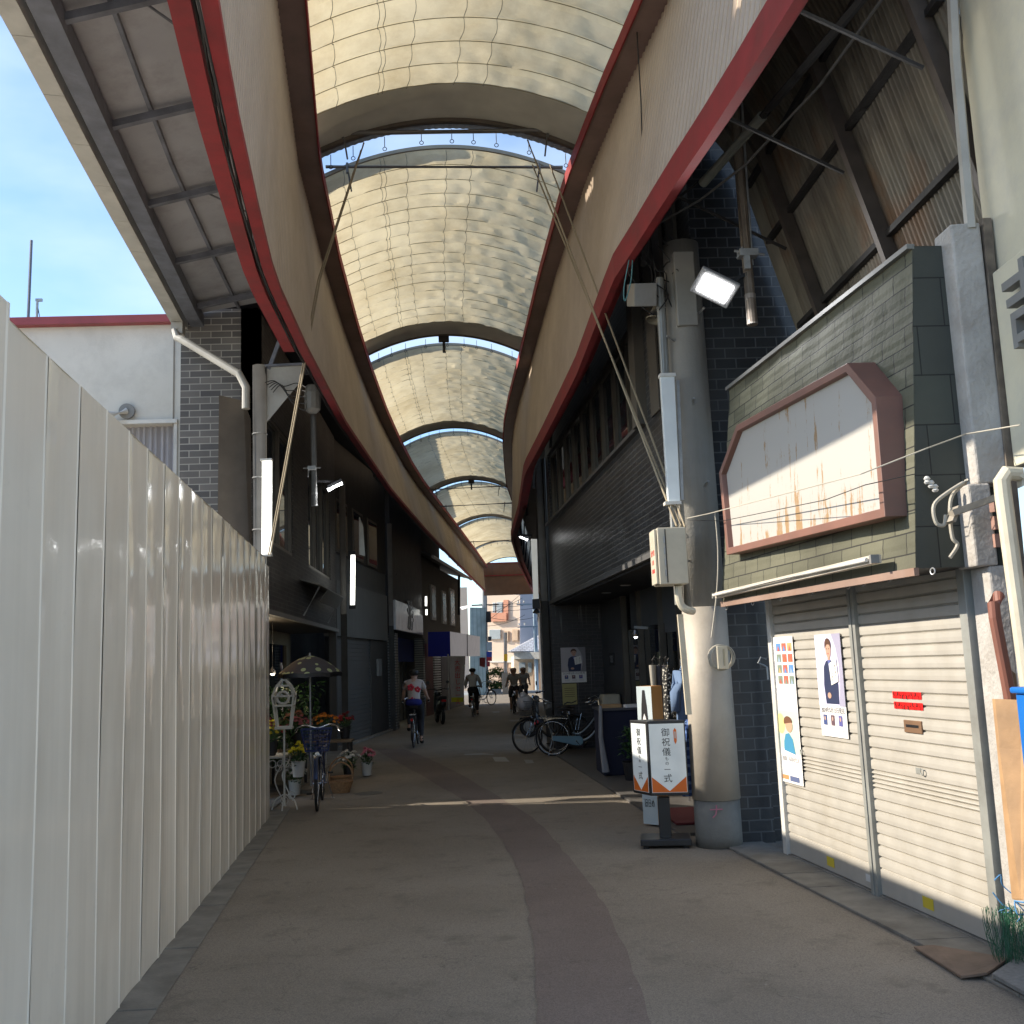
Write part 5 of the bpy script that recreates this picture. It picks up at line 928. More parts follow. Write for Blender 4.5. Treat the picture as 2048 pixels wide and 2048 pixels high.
# ---------------------------------------------------------------- pale building with red parapet
WB = thing('pale_building', 'low pale rendered building with a red roof edge behind the white fence', 'building', (-7, 18, 0))
wr = M('pale_render', (.62, .6, .54), .85, 0, .06, 1, .3, 30, dirt=.2)
q = MB(); wall(q, (-16, 15.5), (-4.03, 15.5), 0, 7.135, .25, [(10.6, 11.62, 3.2, 5.55)]); q.build('front_wall', wr, WB)
q = MB(); q.box((-4.12, 15.49, 3.5), (.2, .08, 7.2)); q.build('corner_pilaster', wr, WB); q = MB(); q.box((-4.41, 15.495, 6.3), (.015, .02, 1.6)); q.box((-6.8, 15.495, 6.3), (.015, .02, 1.6)); q.box((-4.12, 15.445, 5.65), (.2, .012, .015)); q.build('joint', C('joint_dark', (.25, .22, .18)), WB)
q = MB(); q.box((-10, 15.45, 7.19), (12.1, .2, .12)); q.build('red_parapet', M('parapet_red', (.28, .05, .055), .5), WB); MB().box((-10.2, 20.3, 7.05), (11.6, 9, .1)).build('roof', grey, WB)
wf = MB(); wf.box((-4.89, 15.47, 5.58), (1.1, .08, .06)).box((-4.37, 15.5, 4.4), (.05, .06, 2.35)); wo = wf.build('window', white, WB)
q = MB(); A = []; B = []
for i in range(80): x = -5.4 + 1.02 * i / 79; y = 15.66 + .025 * math.sin(i * .9) + .01 * math.sin(i * 2.3); A.append(V((x, y, 3.2))); B.append(V((x, y * 1 + 0, 5.55)))
q.strip(A, B); q.build('curtain', C('curtain_grey', (.36, .35, .37), .9), wo, smooth=True); MB().box((-4.9, 15.72, 4.4), (1.1, .02, 2.4)).build('room_dark', black, wo)
root = thing('wall_lamp', 'round white wall lamp with a dark back plate above the curtained window', 'lamp', P(250, 820, Y=15.45)); c_ = P(253, 822, Y=15.42); MB().lathe(c_, [(.12, 0), (.12, .04)], 20, ax=(0, 1, 0)).build('back_plate', grey, root); d_ = V((-.22, -.2, -.12)); MB().tube([c_, c_ + d_], [.05, .075], 16).build('glass_tube', white, root)
root = thing('antenna', 'thin antenna mast with a short second rod standing on the pale roof', 'antenna', (-8.15, 19, 7.1)); MB().tube([(-8.15, 19, 7.1), (-8.13, 19, 10.1)], .028, 8).build('mast', M('antenna_steel', (.12, .13, .17), .5), root); MB().tube([(-8.0, 19, 7.1), (-7.98, 19, 8.9)], .025, 8).box((-7.95, 19, 8.9), (.12, .05, .05)).build('short_rod', galv, root); MB().tube([(-7.98, 19, 8.8), (-7.8, 19, 8.0), (-7.7, 19, 7.2)], .012, 5).build('stay', wire, root)
# ---------------------------------------------------------------- grey brick building (flower shop)
gb = brick('grey_brick', (.085, .082, .082), (.16, .15, .14), (.33, .32, .29), .3, .098, .008, .75, grime=.2)
gb2 = brick('grey_brick_front', (.035, .032, .03), (.06, .055, .05), (.1, .094, .085), .22, .07, .006, .6, grime=.35)
LB = thing('brick_shop_building', 'grey brick two-storey building with the flower shop at street level', 'building', (-4, 18, 0))
XL = lambda y: -2.92
q = MB(); wall(q, (-4.03, 14.5), (-2.92, 14.5), 0, 7.0, .25); q.build('gable_wall', gb, LB)
q = MB(); wall(q, (-2.92, 14.5), (-2.92, 23.0), 2.62, 7.0, .25, [(.55, 2.9, 3.65, 5.6), (4.6, 7.6, 3.65, 5.6)]); q.build('street_wall', gb2, LB)
q = MB(); q.beam((-2.9, 14.4, 2.6), (-2.9, 23, 2.6), .08, .07); q.build('lower_trim', M('trim_pale', (.2, .19, .17), .5), LB)
for y0, y1 in ((15.05, 17.4), (19.1, 22.1)):
    f = MB()
    n_ = 2 if y1 < 18 else 3
    for k in range(n_ + 1): yy = y0 + (y1 - y0) * k / n_; f.box((-2.97, min(max(yy, y0 + .03), y1 - .03), 4.62), (.06, .05, 1.95))
    f.box((-2.97, (y0 + y1) / 2, 3.68), (.07, y1 - y0, .05)).box((-2.97, (y0 + y1) / 2, 5.57), (.07, y1 - y0, .05)); wo = f.build('window', fr, LB); MB().box((-3.0, (y0 + y1) / 2, 4.62), (.012, y1 - y0, 1.9)).build('pane', gl, wo)
MB().box((-3.4, 18.7, 4.7), (.05, 8, 3)).build('room_back', bpy.data.materials['room_dark'], LB)
MB().box((-4.0, 18.7, 2.59), (2.15, 8.5, .05)).build('soffit', C('soffit_brown', (.09, .075, .06)), LB)
sf = M('shopfront_beige', (.2, .165, .11), .7, dirt=.3); q = MB(); wall(q, (-3.9, 14.9), (-3.9, 22.8), 0.02, 2.56, .1, [(1.6, 3.5, .02, 2.0), (5.3, 7.4, .02, 2.3)]); 
q.build('shopfront_wall', sf, LB)
q = MB(); q.prism([(-3.86, 16.4, .02)] + [(-3.86, 17.45 - 1.05 * math.cos(R(180 - a)) * -1, 1.55 + .85 * math.sin(R(a))) for a in range(180, -1, -12)][::1] + [(-3.86, 18.5, .02)], (.02, 0, 0)); q.build('arched_doorway', dg, LB)
MB().box((-3.95, 21.2, 1.2), (.02, 2.1, 2.3)).build('shop_window', dg, LB); q = MB(); q.box((-2.98, 22.85, 1.3), (.16, .2, 2.6)); q.box((-3.0, 14.7, 1.3), (.16, .25, 2.6)); q.build('shop_pier', M('pier_dark', (.06, .06, .06), .6), LB); MB().box((-4.9, 18.7, 1.3), (.05, 8.3, 2.6)).build('shop_back_wall', C('shop_back_brown', (.1, .08, .055)), LB)
for i, y in enumerate((15.4, 16.5)):
    root = thing('downlight', ('near' if i == 0 else 'far') + ' warm round downlight in the soffit over the flower shop', 'lamp', (-3.3, y, 2.55), 'warm downlights over the flower shop'); MB().lathe((-3.3, y, 2.535), [(.0, 0), (.085, 0), (.085, .02)], 20).build('lit_disc', emis('warm_disc_%d' % i, (1, .62, .32), 2.2), root); MB().torus((-3.3, y, 2.54), (0, 0, 1), .1, .013, 24, 6).build('ring', white, root)
    pl = bpy.data.lights.new('downlight_light', 'POINT'); pl.energy = 2.5; pl.color = (1, .7, .4); pl.shadow_soft_size = .08; po = bpy.data.objects.new('downlight_light', pl); COL.objects.link(po); po.parent = root; po.location = (0, 0, -.08)
for i, (x, y, z) in enumerate(((-3.4, 17.0, 2.16), (-3.2, 17.0, 1.72))):
    root = thing('shop_spotlight', ('upper' if i == 0 else 'lower') + ' small bright spot lamp inside the arched flower shop front', 'lamp', (x, y, z), 'spot lamps in the flower shop'); MB().ball((x, y, z), .04).build('bulb', emis('spot_bulb_%d' % i, (1, .93, .75), 3), root); MB().lathe((x, y, z + .0), [(.055, -.01), (.05, .03), (.02, .09)], 14).build('shade', black, root); MB().tube([(x, y, z + .08), (x, y, 2.56)], .006, 5).build('cord', wire, root)
    pl = bpy.data.lights.new('spot_light', 'POINT'); pl.energy = 2; pl.color = (1, .85, .6); pl.shadow_soft_size = .04; po = bpy.data.objects.new('spot_light', pl); COL.objects.link(po); po.parent = root; po.location = (.08, -.05, -.02)
# tall shed roof block behind, casts its shade on the far canopies
blk2 = thing('tall_block', 'tall plain block behind the left shops rising above the arcade', 'building', (-7, 42, 0)); MB().box((-8.7, 37.6, 5.6), (7, 16.5, 11.2)).build('walls', M('block_grey', (.3, .29, .27), .8, dirt=.4), blk2)
# folded brick awning
root = thing('awning', 'small sloping metal awning on brackets across the dark brick front', 'awning', (-2.7, 18.5, 2.9)); a0, a1 = P(607, 1146, X=-2.75), P(670, 1180, X=-2.75)
q = MB(); q.prism([(-2.92, 18.1, 3.32), (-2.92, 21.4, 3.32), (-2.55, 21.4, 3.2), (-2.55, 18.1, 3.2)], (0, 0, .02)); q.build('top_sheet', M('awning_sheet', (.2, .19, .17), .6, .2, dirt=.5), root); q = MB(); q.prism([(-2.56, 18.9, 3.2), (-2.56, 21.3, 3.2), (-2.7, 21.3, 2.98), (-2.7, 18.9, 2.98)], (.01, 0, 0)); q.build('flap', C('awning_flap', (.18, .17, .145)), root)
for y in (18.2, 21.3): q = MB(); q.tube([(-2.6, y, 3.2), (-2.88, y, 2.7)], .015, 6); q.build('bracket', galv, root)
# left post with gusset
postm = M('post_grey', (.17, .17, .165), .5, .3, .15, 4, dirt=.4)
root = thing('steel_post', 'round grey steel post at the end of the fence carrying a pale triangular plate', 'post', (-2.72, 13.6, 0)); MB().tube([(-2.72, 13.6, 0), (-2.72, 13.6, 5.85)], .095, 20).build('tube', postm, root, smooth=True)
MB().prism([P(533, 735, Y=13.6), P(603, 730, Y=13.6), P(606, 757, Y=13.6), P(527, 852, Y=13.6)], (0, .02, 0)).build('gusset_plate', M('gusset_pale', (.36, .35, .32), .6, dirt=.4), root); q = MB(); q.beam((-2.72, 13.58, 5.84), (-2.1, 13.6, 5.86), .06, .03); q.beam((-2.6, 13.62, 5.8), (-2.2, 13.62, 6.9), .05, .05); q.build('arm', steelb, root)
q = MB()
for z in (4.9, 4.3, 3.6, 2.9): q.torus((-2.72, 13.6, z), (0, 0, 1), .097, .007, 20, 5)
q.build('strap', galv, root)
nr = random.Random(2)
for k in range(5):
    a = P(530 + 4 * k, 765 + 5 * k, Y=13.5); q = MB(); q.tube(smooth([a, a + V((.12, 0, .02 + .02 * k)), a + V((.25, 0, -.06 - .02 * k)), a + V((.42, 0, -.02 - .06 * k)), P(612, 775 + 8 * k, Y=13.3)]), .007, 5); q.build('cable', wire, label=['top', 'second', 'middle', 'fourth', 'lowest'][k] + ' black cable looping from the left post to the red beam', cat='cable', group='cables at the left post')
q = MB(); q.prism([(-3.32, 13.75, 2.5), (-2.9, 13.95, 2.5), (-2.92, 13.97, 5.2), (-3.0, 13.9, 5.45), (-3.3, 13.75, 5.5)], (0, .03, 0)); q.build('metal_panel', M('rust_panel', (.13, .11, .09), .6, .3, .2, 3, dirt=.5), label='brownish steel panel standing against the left post above the fence', cat='panel')
root = thing('light_panel', 'glowing white box lamp on the left steel post above the fence end', 'lamp', (-2.55, 13.4, 3.25)); q = MB(); q.prism([P(524, 921, Y=13.45), P(543, 921, Y=13.4), P(542, 1110, Y=13.4), P(523, 1110, Y=13.45)], (0, .06, 0)); q.build('diffuser', M('diffuser_lit', (.7, .7, .64), .35, emit=((1, 1, .92), .75)), root, bevel=.005)
for py in (920, 1111): MB().box(P(533, py, Y=13.44), (.15, .09, .025)).build('end_cap', white, root)
root = thing('hanging_pipe', 'grey vertical pipe hanging from the left red beam with a clamp and lamp', 'pipe', (-2.3, 15.5, 4.2)); a = P(626, 800, Y=15.5); b_ = P(629, 1012, Y=15.5); MB().tube([a, b_], .045, 12).build('pipe', postm, root); MB().tube([b_ + V((0, 0, .2)), b_ - V((0, 0, .003))], .049, 12).build('sleeve', galv, root); q = MB(); c_ = P(624, 936, Y=15.42); q.tube([c_ + V((-.13, 0, 0)), c_ + V((.13, 0, .0))], .012, 6); q.tube([c_ + V((-.05, 0, 0)), c_ + V((-.06, 0, -.14))], .01, 5); q.box(c_, (.12, .1, .05)); q.build('clamp', galv, root)
q = MB(); c_ = P(625, 805, Y=15.3); q.lathe(c_ + V((0, 0, -.16)), [(.07, 0), (.12, .05), (.13, .3), (.09, .42)], 12); q.build('wrapped_bundle', M('plastic_wrap', (.36, .35, .32), .35, dirt=.4), label='pale wrapped bundle on the left red beam above the hanging pipe', cat='bundle')
root = thing('flood_lamp', 'small lit flood lamp hanging on the left grey pipe', 'lamp', (-2, 15.6, 4.5)); fa_, fb_ = P(656, 980, Y=15.6), P(684, 966, Y=15.6); MB().tube([fa_, fb_], .028, 8).build('lit_panel', emis('flood_small', (1, 1, 1), 9), root); MB().beam(fa_ + V((0, .04, .04)), fb_ + V((0, .04, .04)), .14, .05).build('housing', black, root); MB().beam(P(630, 962, Y=15.5), (fa_ + fb_) / 2 + V((0, .04, .08)), .03, .03).build('bracket', black, root)
pl = bpy.data.lights.new('flood_small_light', 'POINT'); pl.energy = 4; pl.shadow_soft_size = .1; po = bpy.data.objects.new('flood_small_light', pl); COL.objects.link(po); po.parent = root; po.location = (fa_ + fb_) / 2 + V((0, -.06, -.07)) - OFF[root.name]
# second post with tube lamp, and third
def post(lab, x, y, z=5.9, r=.07): return MB().tube([(x, y, 0), (x, y, z)], r, 14).build('steel_post', postm, label=lab, cat='post', smooth=True)
post('dark steel post between the flower shop and the grey shutter', -2.72, 22.7); post('dark steel post beside the white hanging sign', -2.2, 29.6)
root = thing('tube_lamp', 'lit vertical tube lamp on the dark post beside the flower shop', 'lamp', (-2.5, 22.4, 3.1)); MB().tube([P(706, 1110, Y=22.4), P(705, 1210, Y=22.4)], .05, 10).build('tube', M('tube_lit', (.8, .8, .76), .3, emit=((1, 1, .92), 1.0)), root)
for py in (1106, 1214): MB().box(P(705, py, Y=22.4), (.14, .1, .08)).build('end_cap', black, root)
# grey shutter shop
G = thing('shutter_shop', 'narrow grey shop with a closed shutter between the flower shop and the white sign', 'shop front', (-2.8, 26, 0))
LX = lambda y: -3.05 + (y - 23.2) * .12
def lq(mb, y0, y1, off, z0, z1, th=.1, m=0): mb.prism([(LX(y0) + off, y0, z0), (LX(y1) + off, y1, z0), (LX(y1) + off - th, y1, z0), (LX(y0) + off - th, y0, z0)], (0, 0, z1 - z0), m)
q = MB(); lq(q, 23.1, 29.4, 0, 4.4, 7.1, .2); q.build('upper_wall', C('wall_dark', (.02, .02, .019)), G); q = MB(); lq(q, 23.2, 28.9, .12, 2.5, 3.75, .3); q.build('fascia', M('fascia_grey', (.13, .127, .117), .6, .1, dirt=.5, streak=True), G); q = MB(); lq(q, 23.1, 29.4, -.02, 3.7, 4.5, .15); q.build('band', C('band_grey', (.08, .078, .072)), G)
q = MB(); z = .06
while z < 2.5:
    lq(q, 23.3, 27.2, -.03 + .0, z, z + .085, .05); z += .1
lq(q, 23.3, 27.2, -.05, .05, 2.5, .03); q.build('roller_shutter', M('shutter_grey', (.13, .13, .127), .45, .3, dirt=.4), G); q = MB(); lq(q, 27.2, 29.4, .0, .05, 2.5, .1); q.build('door_panel', M('door_grey', (.05, .05, .048), .5), G); q = MB(); lq(q, 27.9, 28.3, .06, 1.55, 2.0, .06); q.build('meter_box', grey, G)
for k in range(3):
    y = 23.6 + k * 1.7; f = MB(); lq(f, y, y + 1.1, .03, 4.45, 5.7, .1); wo = f.build('window', fr, G); g = MB(); lq(g, y + .06, y + 1.04, .035, 4.52, 5.63, .02); g.build('pane', gl, wo)
for y0, y1, pz in ((24.4, 24.5, 4.75),): q = MB(); q.prism([(-2.5, 24.0, 4.4), (-2.42, 24.4, 4.4), (-2.45, 24.4, 5.1), (-2.5, 24.1, 5.3)], (0.02, 0, 0)); q.build('strap_end', white, label='pale torn strip hanging in front of the dark windows', cat='strip')
# ---------------------------------------------------------------- shop with white kanji sign
S3 = thing('noren_shop', 'narrow shop with a bright interior and dark blue curtain under the white sign', 'shop front', (-2, 33, 0))
LX3 = lambda y: -2.15 + (y - 30) * .08
def l3(mb, y0, y1, off, z0, z1, th=.1): mb.prism([(LX3(y0) + off, y0, z0), (LX3(y1) + off, y1, z0), (LX3(y1) + off - th, y1, z0), (LX3(y0) + off - th, y0, z0)], (0, 0, z1 - z0))
q = MB(); l3(q, 29.9, 37.2, -.05, 3.6, 7.4, .2); q.build('upper_wall', C('wall_black', (.02, .02, .022)), S3)
for y in (30.0, 36.4): q = MB(); l3(q, y, y + .5, .03, 0.02, 2.75, .3); q.build('ribbed_pier', brick('ribbed_pier_%d' % y, (.16, .15, .13), (.2, .19, .17), (.02, .02, .02), 1, .08, .015), S3)
q = MB(); l3(q, 30.5, 36.4, -.55, .02, 2.7, .05); q.build('shop_window', M('window_bright', (.32, .32, .3), .2), S3)
for k in range(7): q = MB(); l3(q, 30.6 + k * .9, 30.68 + k * .9, -.5, .02, 2.1, .04); q.build('window_mullion', dark, S3)
q = MB(); l3(q, 30.5, 36.4, -.3, 1.95, 2.7, .04); q.build('blue_curtain', C('noren_blue', (.03, .05, .22), .9), S3); text('curtain_letters', 'そば', (LX3(32) - .27, 32.2, 2.15), (0, 1, 0), (0, 0, 1), .5, C('noren_white', (.4, .4, .42)), S3)
MB().tube([(LX3(33.5) - .45, 33.4, 2.0), (LX3(33.5) - .45, 33.4, .6)], .03, 8).build('lamp_tube', emis('shop_tube', (.9, 1, .8), 1.2), S3)
root = thing('hanging_sign', 'white sign board with one black brush character above the blue curtain', 'sign', (-2, 33, 2.8)); a, b_ = V((-2.1, 30.1, 2.86)), V((-1.63, 37.3, 2.9)); MB().prism([a, b_, b_ + V((-.12, 0, 0)), a + V((-.12, 0, 0))], (0, 0, .86)).build('board', M('sign_worn_white', (.62, .62, .66), .25, 0, .08, 2, dirt=.35), root)
text('sign_character', '游', V((-1.87, 33.6, 3.05)), (.065, 1, 0), (0, 0, 1), 1.0, ink, root, ext=.01, bold=.02, sx=1.6)
for k, (px, py, py2) in enumerate(((790, 1150, 1172), (852, 1192, 1212), (853, 1218, 1230))):
    root = thing('tube_lamp', ['short lit tube lamp left of the white hanging sign', 'upper short lit tube lamp right of the white hanging sign', 'lower short lit tube lamp right of the white hanging sign'][k], 'lamp', P(px, py2, Y=31 + 6 * (k > 0)), 'short tube lamps around the hanging sign'); MB().tube([P(px, py, Y=31 + 6 * (k > 0)), P(px, py2, Y=31 + 6 * (k > 0))], .035, 8).build('tube', bpy.data.materials['tube_lit'], root); MB().box(P(px, py - 1, Y=31 + 6 * (k > 0)), (.1, .08, .06)).build('cap', black, root)
# ---------------------------------------------------------------- brown two-storey house with box sign
BH = thing('brown_house', 'brown rendered two-storey house with four shuttered windows above the blue and white sign', 'house', (-1, 43, 0))
brn = M('brown_render', (.09, .075, .055), .85, 0, .15, 1.5, .3, 20, dirt=.4)
hx = lambda y: -1.62 + (y - 37.5) * .135
def lh(mb, y0, y1, off, z0, z1, th=.1): mb.prism([(hx(y0) + off, y0, z0), (hx(y1) + off, y1, z0), (hx(y1) + off - th, y1, z0), (hx(y0) + off - th, y0, z0)], (0, 0, z1 - z0))
q = MB(); lh(q, 37.6, 47.6, -.1, 0, 5.7, .3); q.prism([(hx(37.6) - .4, 37.6, 0), (hx(37.6) - 4, 37.6, 0), (hx(37.6) - 4, 37.8, 0), (hx(37.6) - .4, 37.8, 0)], (0, 0, 5.7)); q.prism([(hx(47.6) - .4, 47.5, 0), (hx(47.6) - 5, 47.5, 0), (hx(47.6) - 5, 47.6, 0), (hx(47.6) - .4, 47.6, 0)], (0, 0, 5.7)); q.build('wall', brn, BH)
q = MB(); lh(q, 37.6, 44.0, -.4, 5.7, 7.05, .2); q.build('upper_wall', brn, BH); q = MB(); q.prism([(hx(37.4) + .35, 37.4, 5.75), (hx(47.9) + .35, 47.9, 5.75), (-5, 47.9, 7.2), (-5, 37.4, 7.2)], (0, 0, .1)); q.build('roof', C('roof_dark', (.06, .055, .05)), BH); q = MB(); q.tube([(hx(37.4) + .42, 37.4, 5.74), (hx(47.9) + .42, 47.9, 5.74)], .06, 8); q.build('roof_gutter', M('gutter_white', (.45, .43, .4), .5), BH)
for k, (y0, y1, z0, z1) in enumerate(((39.6, 40.6, 3.55, 4.9), (42.2, 43.2, 3.5, 4.85), (44.3, 45.6, 3.5, 5.1))):
    f = MB(); lh(f, y0, y1, -.04, z0, z1, .1); wo = f.build('window', M('win_frame_%d' % k, (.3, .28, .24), .5), BH); g = MB(); lh(g, y0 + .1, y1 - .1, -.03, z0 + .1, z1 - .1, .02); g.build('pane', M('frosted_%d' % k, (.2, .19, .175), .25), wo)
root = thing('awning_sign', 'box sign with a deep blue end and blank white front over the far shop', 'sign', (-.3, 41, 2.3))
MB().prism([P(856, 1264, Y=38), P(900, 1263, Y=38), P(901, 1313, Y=38), P(856, 1313, Y=38)], (0, .05, 0)).build('blue_end', C('sign_blue', (.01, .02, .34), .7), root)
a, b_, c_, d_ = P(900, 1263, Y=38.08), P(960, 1273, Y=45), P(960, 1312, Y=45), P(901, 1313, Y=38.08); MB().prism([a, b_, c_, d_], (-.3, .0, 0)).build('white_front', M('sign_white_lit', (.62, .58, .6), .3, emit=((1, .95, 1), .06)), root); MB().beam(a.lerp(b_, .52) + V((.01, 0, 0)), d_.lerp(c_, .52) + V((.01, 0, 0)), .05, .02).build('joint', grey, root)
root = thing('feather_banner', 'white banner with red characters and a yellow foot beside the ribbed shop wall', 'banner', P(912, 1400, Y=37)); q0, q1, q2, q3 = P(897, 1312, Y=37), P(931, 1312, Y=37), P(927, 1404, Y=37), P(903, 1404, Y=37)
rows = [[q0.lerp(q3, v / 10).lerp(q1.lerp(q2, v / 10), u / 6) + V((0, .03 * math.sin(u * 1.3 + v * .6), 0)) for u in range(7)] for v in range(11)]; q = MB()
for k, (r0, r1) in enumerate(zip(rows, rows[1:])): q.strip(r0, r1, 1 if k > 8 else 0)
q.build('cloth', [C('banner_white', (.55, .5, .48), .8), C('banner_yellow', (.6, .55, .03), .8)], root); text('banner_letters', '大売出しセール', q0.lerp(q1, .5) + V((.0, -.06, -.3)), (1, 0, 0), (0, 0, 1), .21, C('banner_red', (.6, .05, .05), .8), root, vertical=True); MB().tube([P(898, 1420, Y=37.05), P(896, 1308, Y=37.05)], .02, 6).build('pole', white, root)
q = MB(); lh(q, 37.62, 39.2, .02, .0, 2.6, .1); q.build('red_wall_panel', M('wall_red', (.16, .04, .03), .7), BH); q = MB()
for k in range(26): lh(q, 39.6, 41, .02, .1 + .095 * k, .16 + .095 * k, .1)
q.build('striped_shutter', white, BH)
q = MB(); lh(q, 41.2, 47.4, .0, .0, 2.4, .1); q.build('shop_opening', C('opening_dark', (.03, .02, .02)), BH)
root = thing('hanging_clothes', 'red and white checked cloth hanging at the corner of the brown house', 'cloth', P(965, 1330, Y=46.5)); MB().prism([P(959, 1315, Y=46.5), P(971, 1315, Y=46.5), P(970, 1335, Y=46.5), P(959, 1332, Y=46.5)], (0, .03, 0)).build('cloth', C('cloth_pink', (.5, .12, .13), .9), root)
root = thing('street_lamp', 'small street lamp on a thin arm in front of the brown house windows', 'lamp', P(920, 1200, Y=40)); MB().tube([P(918, 1150, Y=40), P(918, 1230, Y=40)], .05, 8).build('pole', black, root); MB().prism([P(920, 1214, Y=40), P(935, 1211, Y=40), P(935, 1215, Y=40), P(924, 1219, Y=40)], (0, .2, 0)).build('head', M('lamp_head_lit', (.7, .7, .65), .4, emit=((1, 1, .95), .8)), root)

# ---------------------------------------------------------------- far street beyond the arcade
pale = M('far_beige', (.66, .52, .4), .8, 0, .05, 1); greyb = M('far_grey', (.36, .36, .4), .8, 0, .05, 1)
FB = thing('beige_house', 'three-storey beige house with an orange balcony beyond the end of the arcade', 'house', (4, 78, 0))
ang = R(-24)
def fbox(mb, px0, px1, py0, py1, Y, dy=.3, sk=0, m=0):
    a, b_, c_, d_ = P(px0, py0, Y=Y), P(px1, py0, Y=Y), P(px1, py1, Y=Y), P(px0, py1, Y=Y)
    for p in (a, b_, c_, d_): p.y += sk * (p.x - a.x)
    return mb.prism([d_, c_, b_, a], (0, dy, 0), m)
SKW = -.6
fbox(MB(), 968, 1040, 1150, 1392, 76, 9, SKW).build('wall', pale, FB)
fbox(MB(), 1040, 1085, 1150, 1392, 74.3, 7, .4).build('side_wall', greyb, FB)
q = MB(); fbox(q, 982, 1012, 1226, 1243, 76 - .3 - .6 * (P(982, 1226, Y=76).x - P(968, 1226, Y=76).x), .3, SKW); q.build('balcony', M('balcony_orange', (.55, .25, .15), .7), FB); q = MB(); fbox(q, 1007, 1016, 1200, 1240, 75.9 - .6 * (P(1007, 1226, Y=76).x - P(968, 1226, Y=76).x), .2, SKW); q.build('orange_panel', bpy.data.materials['balcony_orange'], FB)
for nme, rc in (('window', (985, 991, 1205, 1226)), ('window', (993, 1005, 1204, 1228)), ('window', (1008, 1017, 1262, 1283)), ('window', (1024, 1036, 1259, 1282)), ('window', (978, 1001, 1259, 1279)), ('window', (1017, 1028, 1324, 1336))):
    yw = 75.93 - .6 * (P(rc[0], 1226, Y=76).x - P(968, 1226, Y=76).x); f = fbox(MB(), rc[0], rc[1], rc[2], rc[3], yw, .2, SKW); wo = f.build('window', M('far_shutter', (.5, .36, .24), .6) if rc[0] > 1005 else white, FB); g = fbox(MB(), rc[0] + 1, rc[1] - 1, rc[2] + 1, rc[3] - 1, yw - .05 - .6 * .037, .1, SKW); g.build('pane', glass('far_glass', (.25, .28, .3), .2) if rc[0] < 1005 else bpy.data.materials['far_shutter'], wo)
q = fbox(MB(), 980, 1038, 1322, 1325, 75.5, .5, SKW); q.build('ledge', white, FB); q = fbox(MB(), 996, 1008, 1326, 1372, 75.2, .2, SKW); q.build('door', M('far_door', (.45, .33, .25), .6), FB)
SHs = thing('small_house', 'small house with a pale tiled hip roof beyond the right post', 'house', (5, 70, 0)); fbox(MB(), 1028, 1090, 1312, 1385, 70, 5, -.4).build('wall', M('far_cream', (.6, .48, .36), .8), SHs)
rfm = brick('far_roof_tile', (.42, .44, .48), (.5, .52, .56), (.3, .3, .32), .3, .25, .03, .5)
a, b_, c_, d_ = P(1016, 1303, Y=69), P(1095, 1301, Y=69), P(1100, 1262, Y=72), P(1066, 1275, Y=72); MB().poly([a, b_, c_, d_]).poly([a, d_, d_ + V((0, 4, -1.2)), a + V((0, 4, 0))]).build('roof', rfm, SHs); fbox(MB(), 1028, 1090, 1304, 1318, 69.4, .6, -.4).build('eave', white, SHs)
for rc in ((1038, 1050, 1325, 1345), (1056, 1063, 1325, 1345)): fbox(MB(), *rc, 69.9 - .4 * (rc[0] - 1028) * .034, .1, -.4).build('window', glass('far_glass2', (.3, .34, .36), .2), SHs)
fbox(MB(), 1066, 1084, 1328, 1382, 69.35, .1, -.4).build('door', M('far_wood', (.4, .26, .17), .6), SHs)
BB = thing('blue_sheet_house', 'house wall of pale blue corrugated sheet behind the brown house', 'house', (-.5, 62, 0)); fbox(MB(), 940, 972, 1215, 1390, 62, 6, .3).build('wall', brick('blue_sheet', (.3, .46, .56), (.33, .49, .59), (.24, .38, .47), .25, 9, .03, .5), BB)
post2 = M('pole_pale', (.42, .41, .4), .7, dirt=.2)
UP = thing('utility_pole', 'grey utility pole with wires and signs at the corner of the brown house', 'utility pole', P(972, 1400, Z=0)); b0 = P(973, 1403, Y=68); b0.z = 0; t0_ = P(971, 1225, Y=68); MB().tube([b0, t0_ + V((0, 0, 3))], .17, 12).build('pole', post2, UP); q = MB(); q.box(t0_ + V((.1, 0, -.3)), (.5, .4, .7)); q.build('transformer', dark, UP); q = MB(); q.beam(t0_ + V((-.9, 0, .5)), t0_ + V((.9, 0, .5)), .08, .08); q.build('crossarm', dark, UP)
for k, (rc, cl) in enumerate((((976, 983, 1273, 1282), (.05, .05, .06)), ((973, 984, 1284, 1302), (.55, .6, .65)), ((973, 984, 1303, 1314), (.05, .08, .4)), ((973, 984, 1314, 1322), (.55, .04, .05)), ((974, 980, 1323, 1333), (.45, .05, .06)))): fbox(MB(), *rc, 67.6, .1, 0).build('sign_plate', CC(cl), UP)
q = MB(); 
for k in range(4): fbox(q, 959 + 2 * k, 961 + 2 * k, 1286, 1306, 67.7, .05, 0)
q.build('striped_sleeve', black, UP)
UP2 = thing('utility_pole', 'slim pale pole with cross arms just left of the slender dark post', 'utility pole', (3, 58, 0)); b0 = P(1075, 1400, Y=69); b0.z = 0; t1_ = P(1070, 1235, Y=69); MB().tube([b0, t1_ + V((0, 0, 2.5))], .13, 10).build('pole', M('pole_bluish', (.4, .5, .58), .6), UP2)
q = MB()
for dz in (1.6, .9, -.6): q.beam(t1_ + V((-1.2, 0, dz)), t1_ + V((.6, 0, dz)), .08, .08)
q.build('crossarm', M('arm_blue', (.25, .33, .4), .6), UP2); q = MB()
